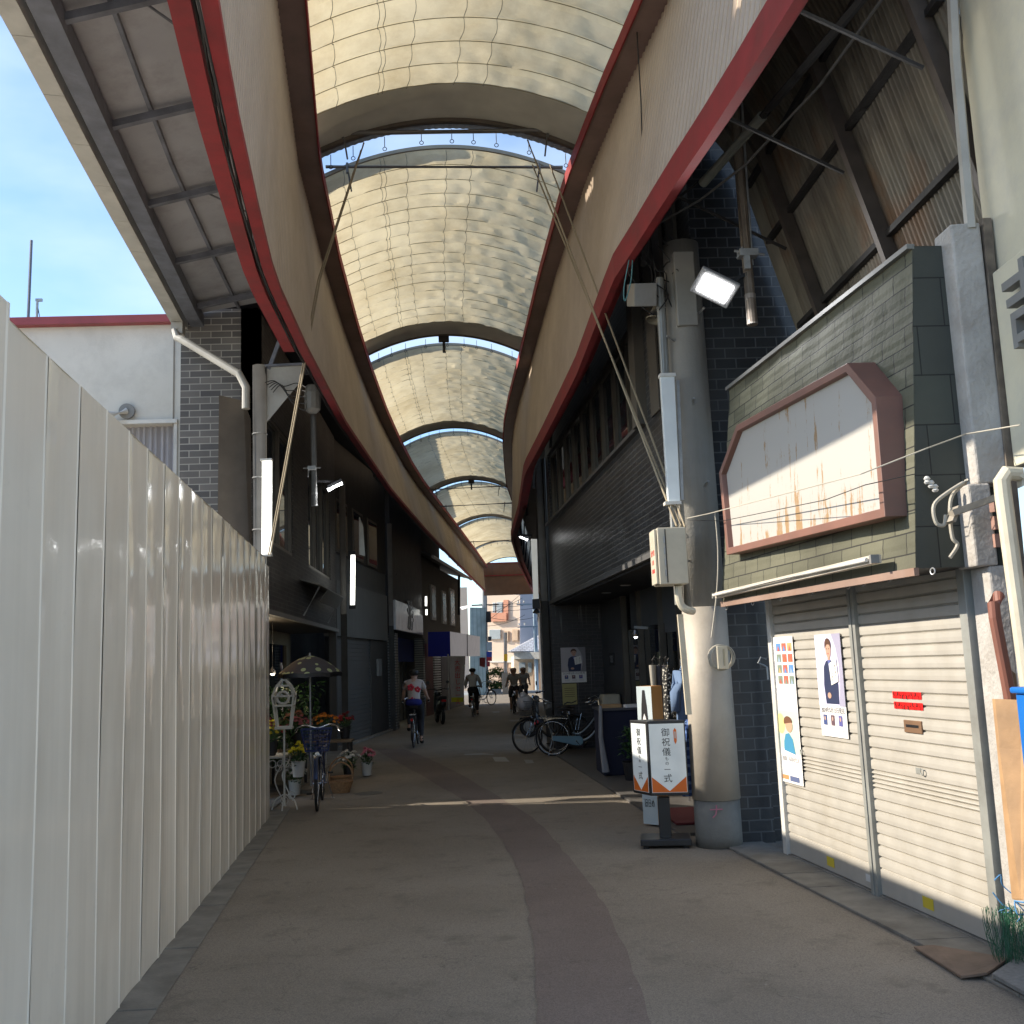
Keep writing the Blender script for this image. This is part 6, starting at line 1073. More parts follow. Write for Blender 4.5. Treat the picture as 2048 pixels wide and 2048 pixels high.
for dz in (1.7, 1.0, -.5):
    for dx in (-1.1, -.7, .4): q.lathe(t1_ + V((dx, 0, dz)), [(.04, 0), (.07, .06), (.04, .12), (.06, .18)], 8)
q.build('insulator', white, UP2)
YP = thing('sign_post', 'grey post with a yellow sign plate in front of the beige house', 'sign', (2.4, 62, 0)); b0 = P(1011, 1390, Y=62); b0.z = 0; MB().tube([b0, P(1011, 1265, Y=62)], .1, 8).build('post', post2, YP); MB().box((b0.x, 61.9, P(1011, 1345, Y=62).z / 2), (.35, .3, P(1011, 1345, Y=62).z)).build('grey_sleeve', grey, YP); fbox(MB(), 1008, 1015, 1308, 1322, 61.8, .05, 0).build('yellow_plate', CC((.7, .45, .02)), YP)
a = t0_ + V((.9, 0, .5)); nr = random.Random(8)
for k in range(7):
    p0_ = t0_ + V((nr.uniform(-.8, .9), 0, nr.uniform(-.9, .6))); p1_ = t1_ + V((nr.uniform(-1.1, .5), 0, nr.uniform(-.9, 1.8))); cable('overhead_wire', [p0_, p1_], .014, wire, ['first', 'second', 'third', 'fourth', 'fifth', 'sixth', 'seventh'][k] + ' thin overhead wire between the two far utility poles', 'wire', 'overhead wires beyond the arcade', sag=nr.uniform(.05, .25))
q = MB(); nr = random.Random(6); c_ = P(992, 1362, Y=66); c_.z = .9
for i in range(1800):
    d_ = V((nr.gauss(0, 1), nr.gauss(0, 1), nr.gauss(0, 1))).normalized(); leaf(q, c_ + V((d_.x * .9, d_.y * .6, d_.z * .65)) * nr.uniform(.5, 1.05), d_ + V((0, 0, .3)), .16, .09)
q.build('clipped_bush', M('bush_green', (.08, .14, .03), .7, var=.4, vs=6), label='round green bush at the foot of the beige house', cat='bush')
fbox(MB(), 984, 1003, 1378, 1392, 65.5, .6, 0).build('planter_wall', M('wall_low', (.4, .4, .42), .8), label='low grey wall under the green bush', cat='wall')
far_o = MB(); far_o.box((-30, 110, 5), (60, 4, 10)); far_o.box((35, 112, 4), (50, 4, 8)); far_o.box((18, 82, 4.5), (14, 8, 9)); far_o.build('distant_houses', pale, label='row of distant pale buildings closing the view', cat='buildings', kind='stuff')

RBk = MB(); RBk.box((-5.6, 25.5, 3.4), (1.2, 18.5, 6.8)); RBk.build('sun_block_wall', M('sun_block_wall', (.2, .19, .17), .8, dirt=.4), label='plain unseen wall added behind the left shops to block the sun', cat='wall')  # added to stop sun coming through between the left buildings
FR = thing('dark_row_house', 'dark two-storey shop row beyond the slender post on the right', 'building', (4, 40, 0)); frx = lambda y: .3 + .063 * y
q = MB(); q.prism([(frx(25.5), 25.5, 0), (frx(61), 61, 0), (frx(61) + 5, 61, 0), (frx(25.5) + 5, 25.5, 0)], (0, 0, 7.2)); q.build('wall', M('row_wall', (.06, .055, .05), .8, dirt=.3), FR)
for k in range(7):
    y = 27.5 + k * 4.6; f = MB(); f.prism([(frx(y) - .04, y, 4), (frx(y + 2) - .04, y + 2, 4), (frx(y + 2) + .02, y + 2, 4), (frx(y) + .02, y, 4)], (0, 0, 1.3)); wo = f.build('window', fr, FR); g = MB(); g.prism([(frx(y + .1) - .05, y + .1, 4.08), (frx(y + 1.9) - .05, y + 1.9, 4.08), (frx(y + 1.9) - .042, y + 1.9, 4.08), (frx(y + .1) - .042, y + .1, 4.08)], (0, 0, 1.14)); g.build('pane', gl, wo)
# right end post with lamp
MB().tube([(1.71, 21.25, 0), (1.71, 21.25, 6)], .045, 10).build('drain_pipe', black, label='black downpipe between the slender post and the tiled building', cat='drain pipe')
post('slender dark post at the far corner of the black tiled building, behind the parked bicycles', 1.6, 21.3, 6, .075)
MB().tube([(1.6, 21.3, .0), (1.6, 21.3, .95)], .079, 14).build('post_sleeve', galv, label='pale lower sleeve of the slender dark post', cat='post sleeve')
root = thing('light_panel', 'white box lamp on the slender dark post at the end of the tiled building', 'lamp', P(1069, 1150, Y=21.1)); MB().prism([P(1062, 1078, Y=21), P(1074, 1078, Y=21), P(1077, 1197, Y=21), P(1067, 1198, Y=21)], (0, .06, 0)).build('diffuser', M('diffuser_far', (.66, .68, .66), .35, emit=((1, 1, .95), .12)), root); MB().box(P(1072, 1208, Y=21), (.14, .1, .2)).build('ballast_box', black, root)
root = thing('flood_lamp', 'small lit flood lamp on a bracket above the far white box lamp', 'lamp', P(1046, 1076, Y=21)); MB().tube([P(1039, 1073, Y=21), P(1055, 1080, Y=21)], .02, 8).build('lit_panel', bpy.data.materials['flood_small'], root); MB().beam(P(1036, 1071, Y=21), P(1062, 1072, Y=21.1), .1, .05).build('housing', black, root)
root = thing('pendant_lamp', 'small black bell-shaped lamp under the far white box lamp', 'lamp', P(1073, 1225, Y=21)); c_ = P(1073, 1226, Y=21); MB().lathe(c_, [(.08, 0), (.07, .03), (.03, .08), (.01, .1)], 14).build('shade', black, root); MB().ball(c_, .025).build('bulb', white, root)
# ---------------------------------------------------------------- bicycles
def bicycle(label, loc, rz, fcol, group='bicycles', basket=(.03, .03, .035), guard=None, scale=1, steer=0, kick=True, rack=True):
    root = thing('bicycle', label, 'bicycle', (0, 0, 0), group); fm = C('bike_' + label[:24].replace(' ', '_'), fcol, .3); fm.node_tree.nodes['Principled BSDF'].inputs['Metallic'].default_value = .4; Bm = (chrome, rubber)
    RA, FA, BBp, r = V((-.5, 0, .33)), V((.6, 0, .33)), V((-.05, 0, .27)), .33
    for ctr in (RA, FA):
        wo = MB().torus(ctr, (0, 1, 0), r - .012, .018, 44, 8).build('wheel', rubber, root, smooth=True)
        MB().torus(ctr, (0, 1, 0), r - .034, .009, 40, 6).build('rim', chrome, wo, smooth=True)
        q = MB()
        for k in range(20): a = 2 * math.pi * k / 20; q.tube([ctr + V((.02 * math.cos(a + .8), .03 * (-1) ** k, .02 * math.sin(a + .8))), ctr + V(((r - .036) * math.cos(a), 0, (r - .036) * math.sin(a)))], .0016, 4)
        q.build('spokes', chrome, wo); MB().tube([ctr + V((0, -.05, 0)), ctr + V((0, .05, 0))], .018, 10).build('hub', chrome, wo)
        q = MB(); pts = [ctr + V(((r + .022) * math.cos(R(a)), 0, (r + .022) * math.sin(R(a)))) for a in (range(5, 215, 10) if ctr is RA else range(15, 165, 10))]
        for s_ in (-1, 1): q.strip([p + V((0, 0, 0)) for p in pts], [p + V((0, .026 * s_, -.012)) for p in pts])
        q.build('mudguard', fm if fcol[0] < .3 else chrome, root, smooth=True)
    seat = V((-.2, 0, .72)); head = V((.4, 0, .82)); headb = V((.43, 0, .66)); q = MB()
    q.tube([BBp, seat], .016, 8); q.tube(smooth([headb, V((.28, 0, .42)), V((.12, 0, .29)), BBp]), .019, 8); q.tube(smooth([head, V((.2, 0, .56)), V((-.0, 0, .4)), V((-.13, 0, .42))]), .013, 8); q.tube([head + V((0, 0, .02)), headb - V((0, 0, .02))], .02, 8)
    for s_ in (-1, 1): q.tube([BBp, RA + V((0, .05 * s_, 0))], .01, 6); q.tube([seat - V((0, 0, .08)), RA + V((0, .05 * s_, 0))], .008, 6)
    q.build('frame', fm, root, smooth=True)
    q = MB(); q.tube([headb, headb + V((.03, 0, -.03))], .018, 8)
    for s_ in (-1, 1): q.tube([headb + V((.0, .045 * s_, .0)), headb + V((.05, .05 * s_, -.12)), FA + V((0, .05 * s_, 0))], .011, 8)
    q.beam(headb + V((0, -.05, .0)), headb + V((0, .05, .0)), .03, .02); q.build('fork', chrome, root)
    q = MB(); q.tube([head, V((.38, 0, 1.0))], .012, 8); q.tube(smooth([V((.16, .29, .97)), V((.28, .28, .99)), V((.38, .16, 1.04)), V((.4, 0, 1.0)), V((.38, -.16, 1.04)), V((.28, -.28, .99)), V((.16, -.29, .97))]), .011, 8)
    q.tube([V((.3, .25, .985)), V((.36, .28, .95)), V((.22, .3, .93))], .006, 5); q.tube([V((.3, -.25, .985)), V((.36, -.28, .95)), V((.22, -.3, .93))], .006, 5); q.build('handlebar', chrome, root, smooth=True)
    for s_ in (-1, 1): MB().tube([V((.26, .283 * s_, .988)), V((.14, .292 * s_, .966))], .016, 8).build('grip', rubber, root)
    q = MB(); q.tube([seat, V((-.22, 0, .82))], .012, 8); q.build('seat_post', chrome, root)
    sv = V((-.22, 0, .86)); q = MB(); q.add([sv + V(p) for p in ((-.13, -.1, .02), (-.13, .1, .02), (0, .08, .01), (.08, .03, 0), (.15, .018, -.005), (.15, -.018, -.005), (.08, -.03, 0), (0, -.08, .01), (-.12, -.09, -.035), (-.12, .09, -.035), (0, .06, -.04), (.14, .015, -.03), (.14, -.015, -.03), (0, -.06, -.04))], [(0, 7, 6, 5, 4, 3, 2, 1), (8, 9, 10, 11, 12, 13), (0, 1, 9, 8), (1, 2, 10, 9), (2, 3, 4, 11, 10), (4, 5, 12, 11), (5, 6, 7, 13, 12), (7, 0, 8, 13)]); q.build('saddle', M('saddle', (.025, .02, .018), .5), root, bevel=.012)
    if basket:
        q = MB(); bc = V((.58, 0, .86)); bm = C('basket_' + label[:20].replace(' ', '_'), basket, .6); T = [(-.13, -.19), (.15, -.19), (.15, .19), (-.13, .19)]; Bt = [(-.1, -.14), (.1, -.14), (.1, .14), (-.1, .14)]
        for lv in range(7):
            f_ = lv / 6; pts = [bc + V((bx * (1 - f_) + tx_ * f_, by * (1 - f_) + ty * f_, -.13 + .27 * f_)) for (tx_, ty), (bx, by) in zip(T, Bt)]; q.tube(pts + [pts[0]], .0065 if lv in (0, 6) else .0035, 5)
        for i in range(4):
            for j in range(8):
                g_ = j / 8; b0_ = V((*Bt[i], 0)).lerp(V((*Bt[(i + 1) % 4], 0)), g_); t0 = V((*T[i], 0)).lerp(V((*T[(i + 1) % 4], 0)), g_); q.tube([bc + b0_ + V((0, 0, -.13)), bc + t0 + V((0, 0, .14))], .003, 4)
        for j in range(7): q.tube([bc + V((-.1, -.14 + .28 * j / 6, -.13)), bc + V((.1, -.14 + .28 * j / 6, -.13))], .003, 4)
        q.tube([bc + V((0, .1, -.13)), FA + V((0, .055, 0))], .005, 5); q.tube([bc + V((0, -.1, -.13)), FA + V((0, -.055, 0))], .005, 5); q.build('basket', bm, root)
    if guard: MB().prism([(-.5, -.06, .37), (-.05, -.06, .36), (.02, -.06, .36), (.07, -.06, .31), (.07, -.06, .23), (.02, -.06, .19), (-.06, -.06, .19), (-.5, -.06, .29)], (0, -.02, 0)).build('chain_guard', C('guard_' + label[:16].replace(' ', '_'), guard, .3), root, bevel=.006)
    q = MB(); q.torus(BBp + V((0, -.05, 0)), (0, 1, 0), .08, .006, 24, 5); q.tube([BBp + V((0, -.09, 0)), BBp + V((.1, -.09, -.12))], .01, 6); q.tube([BBp + V((0, .09, 0)), BBp + V((-.1, .09, .12))], .01, 6); q.tube([BBp + V((0, -.09, 0)), BBp + V((0, .09, 0))], .014, 8); q.build('crank', chrome, root)
    for s_, o_ in ((-1, V((.1, -.13, -.12))), (1, V((-.1, .13, .12)))): MB().box(BBp + o_, (.09, .07, .02)).build('pedal', rubber, root)
    if kick:
        q = MB()
        for s_ in (-1, 1): q.tube([RA + V((0, .06 * s_, 0)), RA + V((-.08, .14 * s_, -.325))], .008, 6)
        q.tube([RA + V((-.08, -.16, -.325)), RA + V((-.08, .16, -.325))], .008, 6); q.build('kickstand', chrome, root)
    if rack:
        q = MB()
        for s_ in (-1, 1): q.tube([V((-.2, .05 * s_, .68)), V((-.75, .06 * s_, .7))], .006, 5); q.tube([RA + V((0, .055 * s_, 0)), V((-.6, .06 * s_, .7))], .005, 5)
        for x in (-.35, -.5, -.65, -.75): q.tube([V((x, -.06, .7)), V((x, .06, .7))], .005, 5)
        q.build('rear_rack', chrome, root); MB().lathe(V((-.84, 0, .6)), [(.0, 0), (.03, 0), (.03, .02)], 12, ax=(1, 0, 0)).build('rear_reflector', C('reflector_red', (.6, .02, .02), .2), root)
    MB().lathe(V((.5, .0, .68)), [(.02, -.05), (.035, 0), (.03, .01)], 12, ax=(1, 0, 0)).build('headlight', chrome, root)
    root.location = loc; root.rotation_euler.z = rz; root.scale = (scale,) * 3; return root
def face_dir(dx, dy): return math.atan2(dy, dx)
ba = P(1080, 1500, Z=0)
bicycle('silvery blue ladies bicycle with a blue chain guard parked crosswise beside the slender post', (2.0, 19.35, 0), R(-14), (.3, .36, .42), 'bicycles parked on the right', (.35, .33, .27), (.12, .24, .32))
bicycle('dark bicycle with a front basket parked behind the silvery blue one', (1.62, 20.45, 0), R(205), (.05, .055, .06), 'bicycles parked on the right', (.1, .1, .1))
bicycle('black bicycle parked close to the dark wall, farthest of the row on the right', (2.1, 20.2, 0), R(8), (.02, .02, .022), 'bicycles parked on the right', (.03, .03, .03))
q = MB(); q.box((2.58, 19.2, .98), (.34, .44, .24)); q.build('basket_cover', M('striped_cover', (.45, .42, .33), .8), label='cream and black striped cover on the basket of the silvery blue bicycle', cat='basket cover', bevel=.04)
q = MB()
for k in range(4):
    for s_ in (-1, 1): q.box((2.58 + .0, 19.2 - .222, .9 + .055 * k), (.12, .004, .025)); q.box((2.58 - .172, 19.2 + .1 * s_, .9 + .055 * k), (.004, .1, .025)); q.box((2.46 + .2 * (s_ > 0), 19.2 - .224, .88 + .06 * k), (.06, .003, .03))
q.build('cover_stripes', black, bpy.data.objects['basket_cover'])
q = MB(); q.ball((1.05, 20.15, .98), .16, sc=(1, .9, 1.0)); q.ball((1.02, 20.12, 1.1), .08); q.build('shopping_bag', M('white_bag', (.45, .45, .48), .5, bump=1, bs=12), label='white plastic bag in the basket of the dark bicycle', cat='bag', smooth=True)
bicycle('dark blue bicycle with a blue front basket standing upright by the flower shop', (-2.0, 13.85, 0), R(-85), (.025, .04, .09), 'bicycles parked on the left', (.015, .03, .12))
q = MB(); q.prism([(-2.15, 12.98, .74), (-1.78, 13.0, .74), (-1.81, 13.0, .98), (-2.2, 12.98, .98)], (0, .24, 0)); 
c_ = P(958, 1388, Y=46); bicycle('small bicycle leaning at the corner of the brown house', (P(966, 1412, Z=0).x, P(966, 1412, Z=0).y, 0), R(50), (.1, .1, .1), 'bicycles near the far corner', None)
# ---------------------------------------------------------------- people
def skinned(name, verts, edges, radii, mat, parent, sub=2, root_i=0):
    me = bpy.data.meshes.new(name); me.from_pydata([V(v) for v in verts], edges, []); o = bpy.data.objects.new('tmp_body', me); COL.objects.link(o)
    s = o.modifiers.new('s', 'SKIN'); lay = me.skin_vertices[0] if me.skin_vertices else None
    if lay is None:
        bpy.context.view_layer.objects.active = o; bpy.ops.object.mode_set(mode='OBJECT'); 
    for i, r in enumerate(radii): me.skin_vertices[0].data[i].radius = (r, r) if not isinstance(r, tuple) else r; me.skin_vertices[0].data[i].use_root = i == root_i
    sb = o.modifiers.new('u', 'SUBSURF'); sb.levels = sub; sb.render_levels = sub
    dg = bpy.context.evaluated_depsgraph_get(); m2 = bpy.data.meshes.new_from_object(o.evaluated_get(dg)); bpy.data.objects.remove(o)
    m2.name = name; m2.materials.clear(); m2.materials.append(mat); m2.polygons.foreach_set('use_smooth', [True] * len(m2.polygons)); ob = bpy.data.objects.new(name, m2); COL.objects.link(ob)
    if parent: ob.parent = parent; OFF[ob.name] = V((0, 0, 0))
    return ob
def cyclist(label, loc, rz, top, bottom, hairlen=0, back_print=None, scale=1, skirt=False, short=True, facing_detail=True):
    root = thing('person', label, 'person', (0, 0, 0), None)
    J = {'pel': (-.2, 0, .93), 'waist': (-.17, 0, 1.06), 'chest': (-.1, 0, 1.25), 'neck0': (-.06, 0, 1.39), 'neck': (-.04, 0, 1.46)}
    vs = [J['pel'], J['waist'], J['chest'], J['neck0'], J['neck'], (-.02, 0, 1.5), (-.01, 0, 1.565), (-.015, 0, 1.635)]; ed = [(0, 1), (1, 2), (2, 3), (3, 4), (4, 5), (5, 6), (6, 7)]; rd = [.13, .115, .13, .075, .055, .08, .112, .088]
    for s_ in (-1, 1):
        n = len(vs); vs += [(-.09, .15 * s_, 1.36), (-.02, .22 * s_, 1.22), (.06, .25 * s_, 1.1), (.16, .27 * s_, 1.03), (.2, .285 * s_, 1.0)]; rd += [.055, .045, .04, .032, .028]; ed += [(3, n), (n, n + 1), (n + 1, n + 2), (n + 2, n + 3), (n + 3, n + 4)]
        for f in range(4): k = len(vs); yy = .27 * s_ + (f - 1.5) * .018 ; vs += [(.235, yy + .01 * s_, 1.005), (.255 - .004 * f, yy + .012 * s_, .985)]; rd += [.0095, .008]; ed += [(n + 4, k), (k, k + 1)]
        k = len(vs); vs += [(.21, .25 * s_, .99), (.225, .245 * s_, .965)]; rd += [.011, .009]; ed += [(n + 4, k), (k, k + 1)]
        n = len(vs); kz, ax_, az = (.5, .03, .14) if s_ < 0 else (.74, -.14, .42); vs += [(-.17, .1 * s_, .88), (.1, .11 * s_, (kz + .9) / 2 + .05), (.2 if s_ > 0 else .17, .11 * s_, kz + .05), (.06 if s_ > 0 else .1, .11 * s_, (kz + az) / 2 + .02), (ax_, .12 * s_, az), (ax_ + .0, .13 * s_, az - .05), (ax_ + .1, .13 * s_, az - .06), (ax_ + .17, .13 * s_, az - .065)]; rd += [.095, .08, .06, .052, .036, .035, .035, .025]; ed += [(0, n)] + [(n + i, n + i + 1) for i in range(7)]
    skinned('body', vs, ed, rd, skin, root)
    # clothes
    cv = [J['pel'], (-.175, 0, 1.05), (-.11, 0, 1.24), (-.065, 0, 1.38), (-.045, 0, 1.445)]; ce = [(0, 1), (1, 2), (2, 3), (3, 4)]; crd = [.155, .145, .155, .1, .07]
    for s_ in (-1, 1): n = len(cv); cv += [(-.085, .16 * s_, 1.355), (-.02, .225 * s_, 1.22)] + ([] if short else [(.06, .255 * s_, 1.1), (.14, .268 * s_, 1.04)]); crd += [.075, .068] + ([] if short else [.058, .05]); ce += [(3, n), (n, n + 1)] + ([] if short else [(n + 1, n + 2), (n + 2, n + 3)])
    skinned('shirt', cv, ce, crd, top, root)
    tv = [(-.2, 0, .95), (-.19, 0, 1.0)]; te = [(0, 1)]; trd = [.165, .16]
    for s_ in (-1, 1):
        kz, ax_, az = (.5, .03, .14) if s_ < 0 else (.74, -.14, .42); n = len(tv); leg = [(-.15, .1 * s_, .89), (.1, .11 * s_, (kz + .9) / 2 + .05), (.2 if s_ > 0 else .17, .11 * s_, kz + .05)] + ([] if skirt else [(.06 if s_ > 0 else .1, .11 * s_, (kz + az) / 2 + .02), (ax_, .12 * s_, az + .05)]); tv += leg; trd += [.115, .1, .085, .07, .055][:len(leg)]; te += [(0, n)] + [(n + i, n + i + 1) for i in range(len(leg) - 1)]
    skinned('skirt' if skirt else 'trousers', tv, te, trd, bottom, root)
    for s_ in (-1, 1): kz, ax_, az = (.5, .03, .14) if s_ < 0 else (.74, -.14, .42); skinned('shoe', [(ax_ - .03, .13 * s_, az - .04), (ax_ + .08, .13 * s_, az - .065), (ax_ + .18, .13 * s_, az - .07)], [(0, 1), (1, 2)], [.05, .045, .035], white if skirt else rubber, root, 1)
    hv = [(-.035, 0, 1.645), (-.055, 0, 1.58)] + ([(-.085, 0, 1.5), (-.13, 0, 1.4)] if hairlen else [(-.062, 0, 1.505)]); skinned('hair', hv, [(i, i + 1) for i in range(len(hv) - 1)], [.118, .132] + ([.115, .065] if hairlen else [.115]), hair, root)
    q = MB(); q.ball((.09, 0, 1.555), .016, sc=(1.2, .8, 1.3)); q.build('nose', skin, root, smooth=True); q = MB(); q.box((.083, 0, 1.515), (.01, .045, .008)); q.build('mouth', CC((.35, .1, .09)), root)
    for s_ in (-1, 1): MB().ball((.085, .032 * s_, 1.58), .012).build('eye', hair, root); MB().ball((.0, .1 * s_, 1.565), .022, sc=(.8, .4, 1.2)).build('ear', skin, root, smooth=True)
    if back_print: back_print(root)
    root.location = loc; root.rotation_euler.z = rz; root.scale = (scale,) * 3; return root
def hibiscus(root):
    q = MB(); nr = random.Random(3)
    for (y, z, r_) in ((.06, 1.27, .075), (-.09, 1.22, .065), (-.01, 1.14, .05), (.02, 1.0, .06)):
        for k in range(5): a = k * 1.2566 + y * 9; q.ball((-.305 + (.045 if z > 1.13 else .0), y + r_ * .6 * math.cos(a), z + r_ * .6 * math.sin(a)), r_ * .5, sc=(.3, 1, 1), n=8)
    q.build('red_flower_print', C('print_red', (.55, .03, .06), .8), root, smooth=True)
c1 = P(830, 1494, Z=0); cyc1 = face_dir(.02, 1)
p1 = cyclist('person seen from behind cycling in a white shirt with red flowers', (c1.x, c1.y + .35, 0), R(88), C('shirt_white_print', (.45, .4, .38), .9), C('trousers_charcoal', (.02, .02, .025), .9), 0, hibiscus, 1.02, skirt=False, short=True)
skinned('blue_hip_cover', [(-.2, 0, .86), (-.21, 0, .96), (-.2, 0, 1.03)], [(0, 1), (1, 2)], [.21, .2, .17], C('cover_blue', (.01, .015, .16), .8), p1)
b1 = bicycle('dark bicycle ridden by the person in the flowered white shirt', (c1.x, c1.y + .35, 0), R(88), (.03, .03, .035), 'bicycles being ridden', (.04, .04, .04), scale=1.02, kick=False)
c2 = P(948, 1434, Z=0); cyclist('person in a loose white shirt riding away towards the sunlit street end', (c2.x, c2.y + .5, 0), R(86), C('shirt_plain_white', (.5, .49, .47), .9), C('trousers_black', (.02, .02, .025), .9), 0, None, 1.0, short=False)
bicycle('silver bicycle ridden by the person in the loose white shirt', (c2.x, c2.y + .5, 0), R(86), (.5, .5, .48), 'bicycles being ridden', None, kick=False)
c3 = P(1031, 1427, Z=0); cyclist('woman in a pale top and dark skirt cycling towards the camera', (c3.x, c3.y + .6, 0), R(-96), C('top_beige', (.45, .42, .38), .9), C('skirt_dark', (.03, .03, .035), .9), 1, None, .97, skirt=True)
bicycle('dark bicycle ridden by the woman in the pale top', (c3.x, c3.y + .6, 0), R(-96), (.04, .04, .05), 'bicycles being ridden', None, kick=False, rack=False, scale=.97)
cyclist('second rider in a light shirt close behind the woman in the pale top', (c3.x + .45, c3.y + 2.6, 0), R(-98), C('shirt_light', (.45, .45, .47), .9), C('trousers_grey', (.1, .1, .11), .9), 1, None, .97)
bicycle('grey bicycle ridden by the second rider behind the woman', (c3.x + .45, c3.y + 2.6, 0), R(-98), (.2, .2, .2), 'bicycles being ridden', None, kick=False, rack=False, scale=.97)
# ---------------------------------------------------------------- scooters
def scooter(label, loc, rz, col):
    root = thing('scooter', label, 'scooter', (0, 0, 0), 'parked scooters'); bm = C('scooter_' + label[:10].replace(' ', '_'), col, .3)
    for x in (-.55, .62):
        wo = MB().torus((x, 0, .24), (0, 1, 0), .19, .05, 30, 10).build('wheel', rubber, root, smooth=True); MB().lathe((x, -.04, .24), [(.0, 0), (.13, 0), (.14, .04), (.13, .08), (0, .08)], 20, ax=(0, 1, 0)).build('rim', galv, wo)
    skinned('body', [(-.75, 0, .66), (-.45, 0, .6), (-.1, 0, .5), (.02, 0, .32), (.28, 0, .3), (.42, 0, .45), (.46, 0, .75), (.4, 0, .98)], [(i, i + 1) for i in range(7)], [(.1, .12), (.16, .17), (.15, .16), (.14, .07), (.15, .05), (.14, .06), (.13, .09), (.1, .08)], bm, root)
    MB().box((-.38, 0, .8), (.66, .25, .1)).build('seat', rubber, root, bevel=.035); q = MB(); q.tube(smooth([V((.22, .33, 1.04)), V((.36, .18, 1.05)), V((.4, 0, 1.02)), V((.36, -.18, 1.05)), V((.22, -.33, 1.04))]), .014, 8); q.tube([(.46, 0, .9), (.62, 0, .26)], .03, 8); q.build('handlebar', dark, root)
    MB().lathe((.5, 0, .92), [(.03, -.05), (.07, 0), (.06, .015)], 16, ax=(1, 0, 0)).build('headlight', chrome, root); MB().box((-.88, 0, .72), (.04, .14, .06)).build('tail_light', C('tail_red', (.5, .02, .02), .2), root)
    for s_ in (-1, 1): q = MB(); q.tube([(.33, .2 * s_, 1.05), (.3, .3 * s_, 1.22)], .006, 5); q.lathe((.3, .31 * s_, 1.26), [(.0, 0), (.05, .0), (.05, .015)], 12, ax=(1, 0, 0)); q.build('mirror', black, root)
    q = MB(); q.prism([(.5, -.06, .5), (.82, -.06, .46), (.84, -.06, .4), (.5, -.06, .42)], (0, .12, 0)); q.build('front_mudguard', bm, root)
    root.location = loc; root.rotation_euler.z = rz; return root
c_ = P(880, 1448, Z=0); scooter('black scooter parked against the shop beside the feather banner', (c_.x, c_.y + .2, 0), R(100), (.015, .02, .02)); c_ = P(1082, 1440, Z=0); scooter('black scooter parked beyond the slender post on the right', (1.95, 24.5, 0), R(160), (.015, .015, .02))
q = MB(); q.ball((2.1, 24.4, 1.15), .3, sc=(1.1, .8, .7)); q.build('black_cover', C('cover_black', (.012, .012, .014), .7), label='bulky black cover heaped on the right scooter seat', cat='cover', smooth=True)
# ---------------------------------------------------------------- flower shop goods
nr = random.Random(21); petal_m = {}
def blossoms(name, label, c, r, col, n=26, pot=None, h=.3, group='flowers for sale', leafn=50, size=.035):
    root = thing('flower_bucket', label, 'flowers', c, group); c = V(c)
    if pot is not None: MB().lathe(c, [(.07, 0), (.095, .2), (.1, .205), (.085, .205)], 18).build('bucket', pot, root, smooth=False)
    q = MB(); ql = MB(); qs = MB()
    for i in range(n):
        a = nr.random() * 6.28; rr = r * math.sqrt(nr.random()); p = c + V((rr * math.cos(a), rr * math.sin(a), h + .12 * (1 - (rr / r) ** 2) + nr.gauss(0, .02)))
        up = (p - (c + V((0, 0, .05)))).normalized(); s1, s2 = frame(up); qs.tube([c + V((rr * .2 * math.cos(a), rr * .2 * math.sin(a), .15)), p], .003, 4)
        for lay in range(2):
            for k in range(6):
                t_ = k * math.pi / 3 + lay * .5; d = (s1 * math.cos(t_) + s2 * math.sin(t_)); e = (s1 * math.cos(t_ + .5) + s2 * math.sin(t_ + .5)); f_ = (s1 * math.cos(t_ - .5) + s2 * math.sin(t_ - .5)); sz = size * (1 - .3 * lay)
                q.add([p, p + e * sz * .7 + up * .01 * lay, p + d * sz + up * (.012 + .015 * lay), p + f_ * sz * .7 + up * .01 * lay], [(0, 1, 2, 3)])
    for i in range(leafn): a = nr.random() * 6.28; leaf(ql, c + V((r * .5 * math.cos(a), r * .5 * math.sin(a), h * nr.uniform(.4, 1))), (math.cos(a), math.sin(a), nr.uniform(.2, 1.5)), nr.uniform(.08, .15), .035)
    q.build('blossoms', CC(col, .7), root); ql.build('leaves', leafm, root); qs.build('stems', leafm, root); return root
gal = C('bucket_white', (.5, .5, .48)); bk = C('bucket_black', (.02, .02, .022))
FL = [('deep red flowers in a black bucket at the back of the flower shop', (-2.95, 15.6, .55), .2, (.35, .01, .02), bk), ('pink peonies in a bucket behind the blue bicycle basket', (-2.6, 15.9, .62), .2, (.6, .2, .22), bk), ('salmon roses in a tall bucket near the arched door', (-2.75, 16.4, .7), .17, (.6, .27, .18), bk),
      ('mixed yellow pansies on the white iron table', (-2.62, 13.75, .66), .15, (.6, .5, .04), bk), ('magenta flowers on the white iron table', (-2.78, 14.1, .7), .14, (.5, .05, .15), bk), ('bright yellow flowers in a low pot beside the bicycle wheel', (-2.3, 14.0, .35), .12, (.7, .6, .03), gal),
      ('white daisies in a dark bucket on the ground at the shop corner', (-1.98, 16.9, .02), .18, (.6, .6, .58), bk), ('pink bouquet in a white bucket at the street edge', (-1.72, 17.2, .02), .15, (.6, .2, .27), gal), ('orange marigolds on the low shelf of the flower shop', (-2.4, 17.3, .6), .22, (.55, .2, .02), bk), ('dark red carnations on the low shelf of the flower shop', (-2.1, 17.5, .6), .15, (.3, .02, .03), bk), ('pale green foliage plants beside the lantern stand', (-2.95, 14.2, .75), .18, (.25, .35, .15), bk), ('small white blossoms on the ground under the iron table', (-2.5, 14.9, .02), .15, (.5, .5, .45), gal)]
for lb, c_, r_, cl, pt_ in FL: blossoms('flower_bucket', lb, c_, r_, cl, pot=pt_)
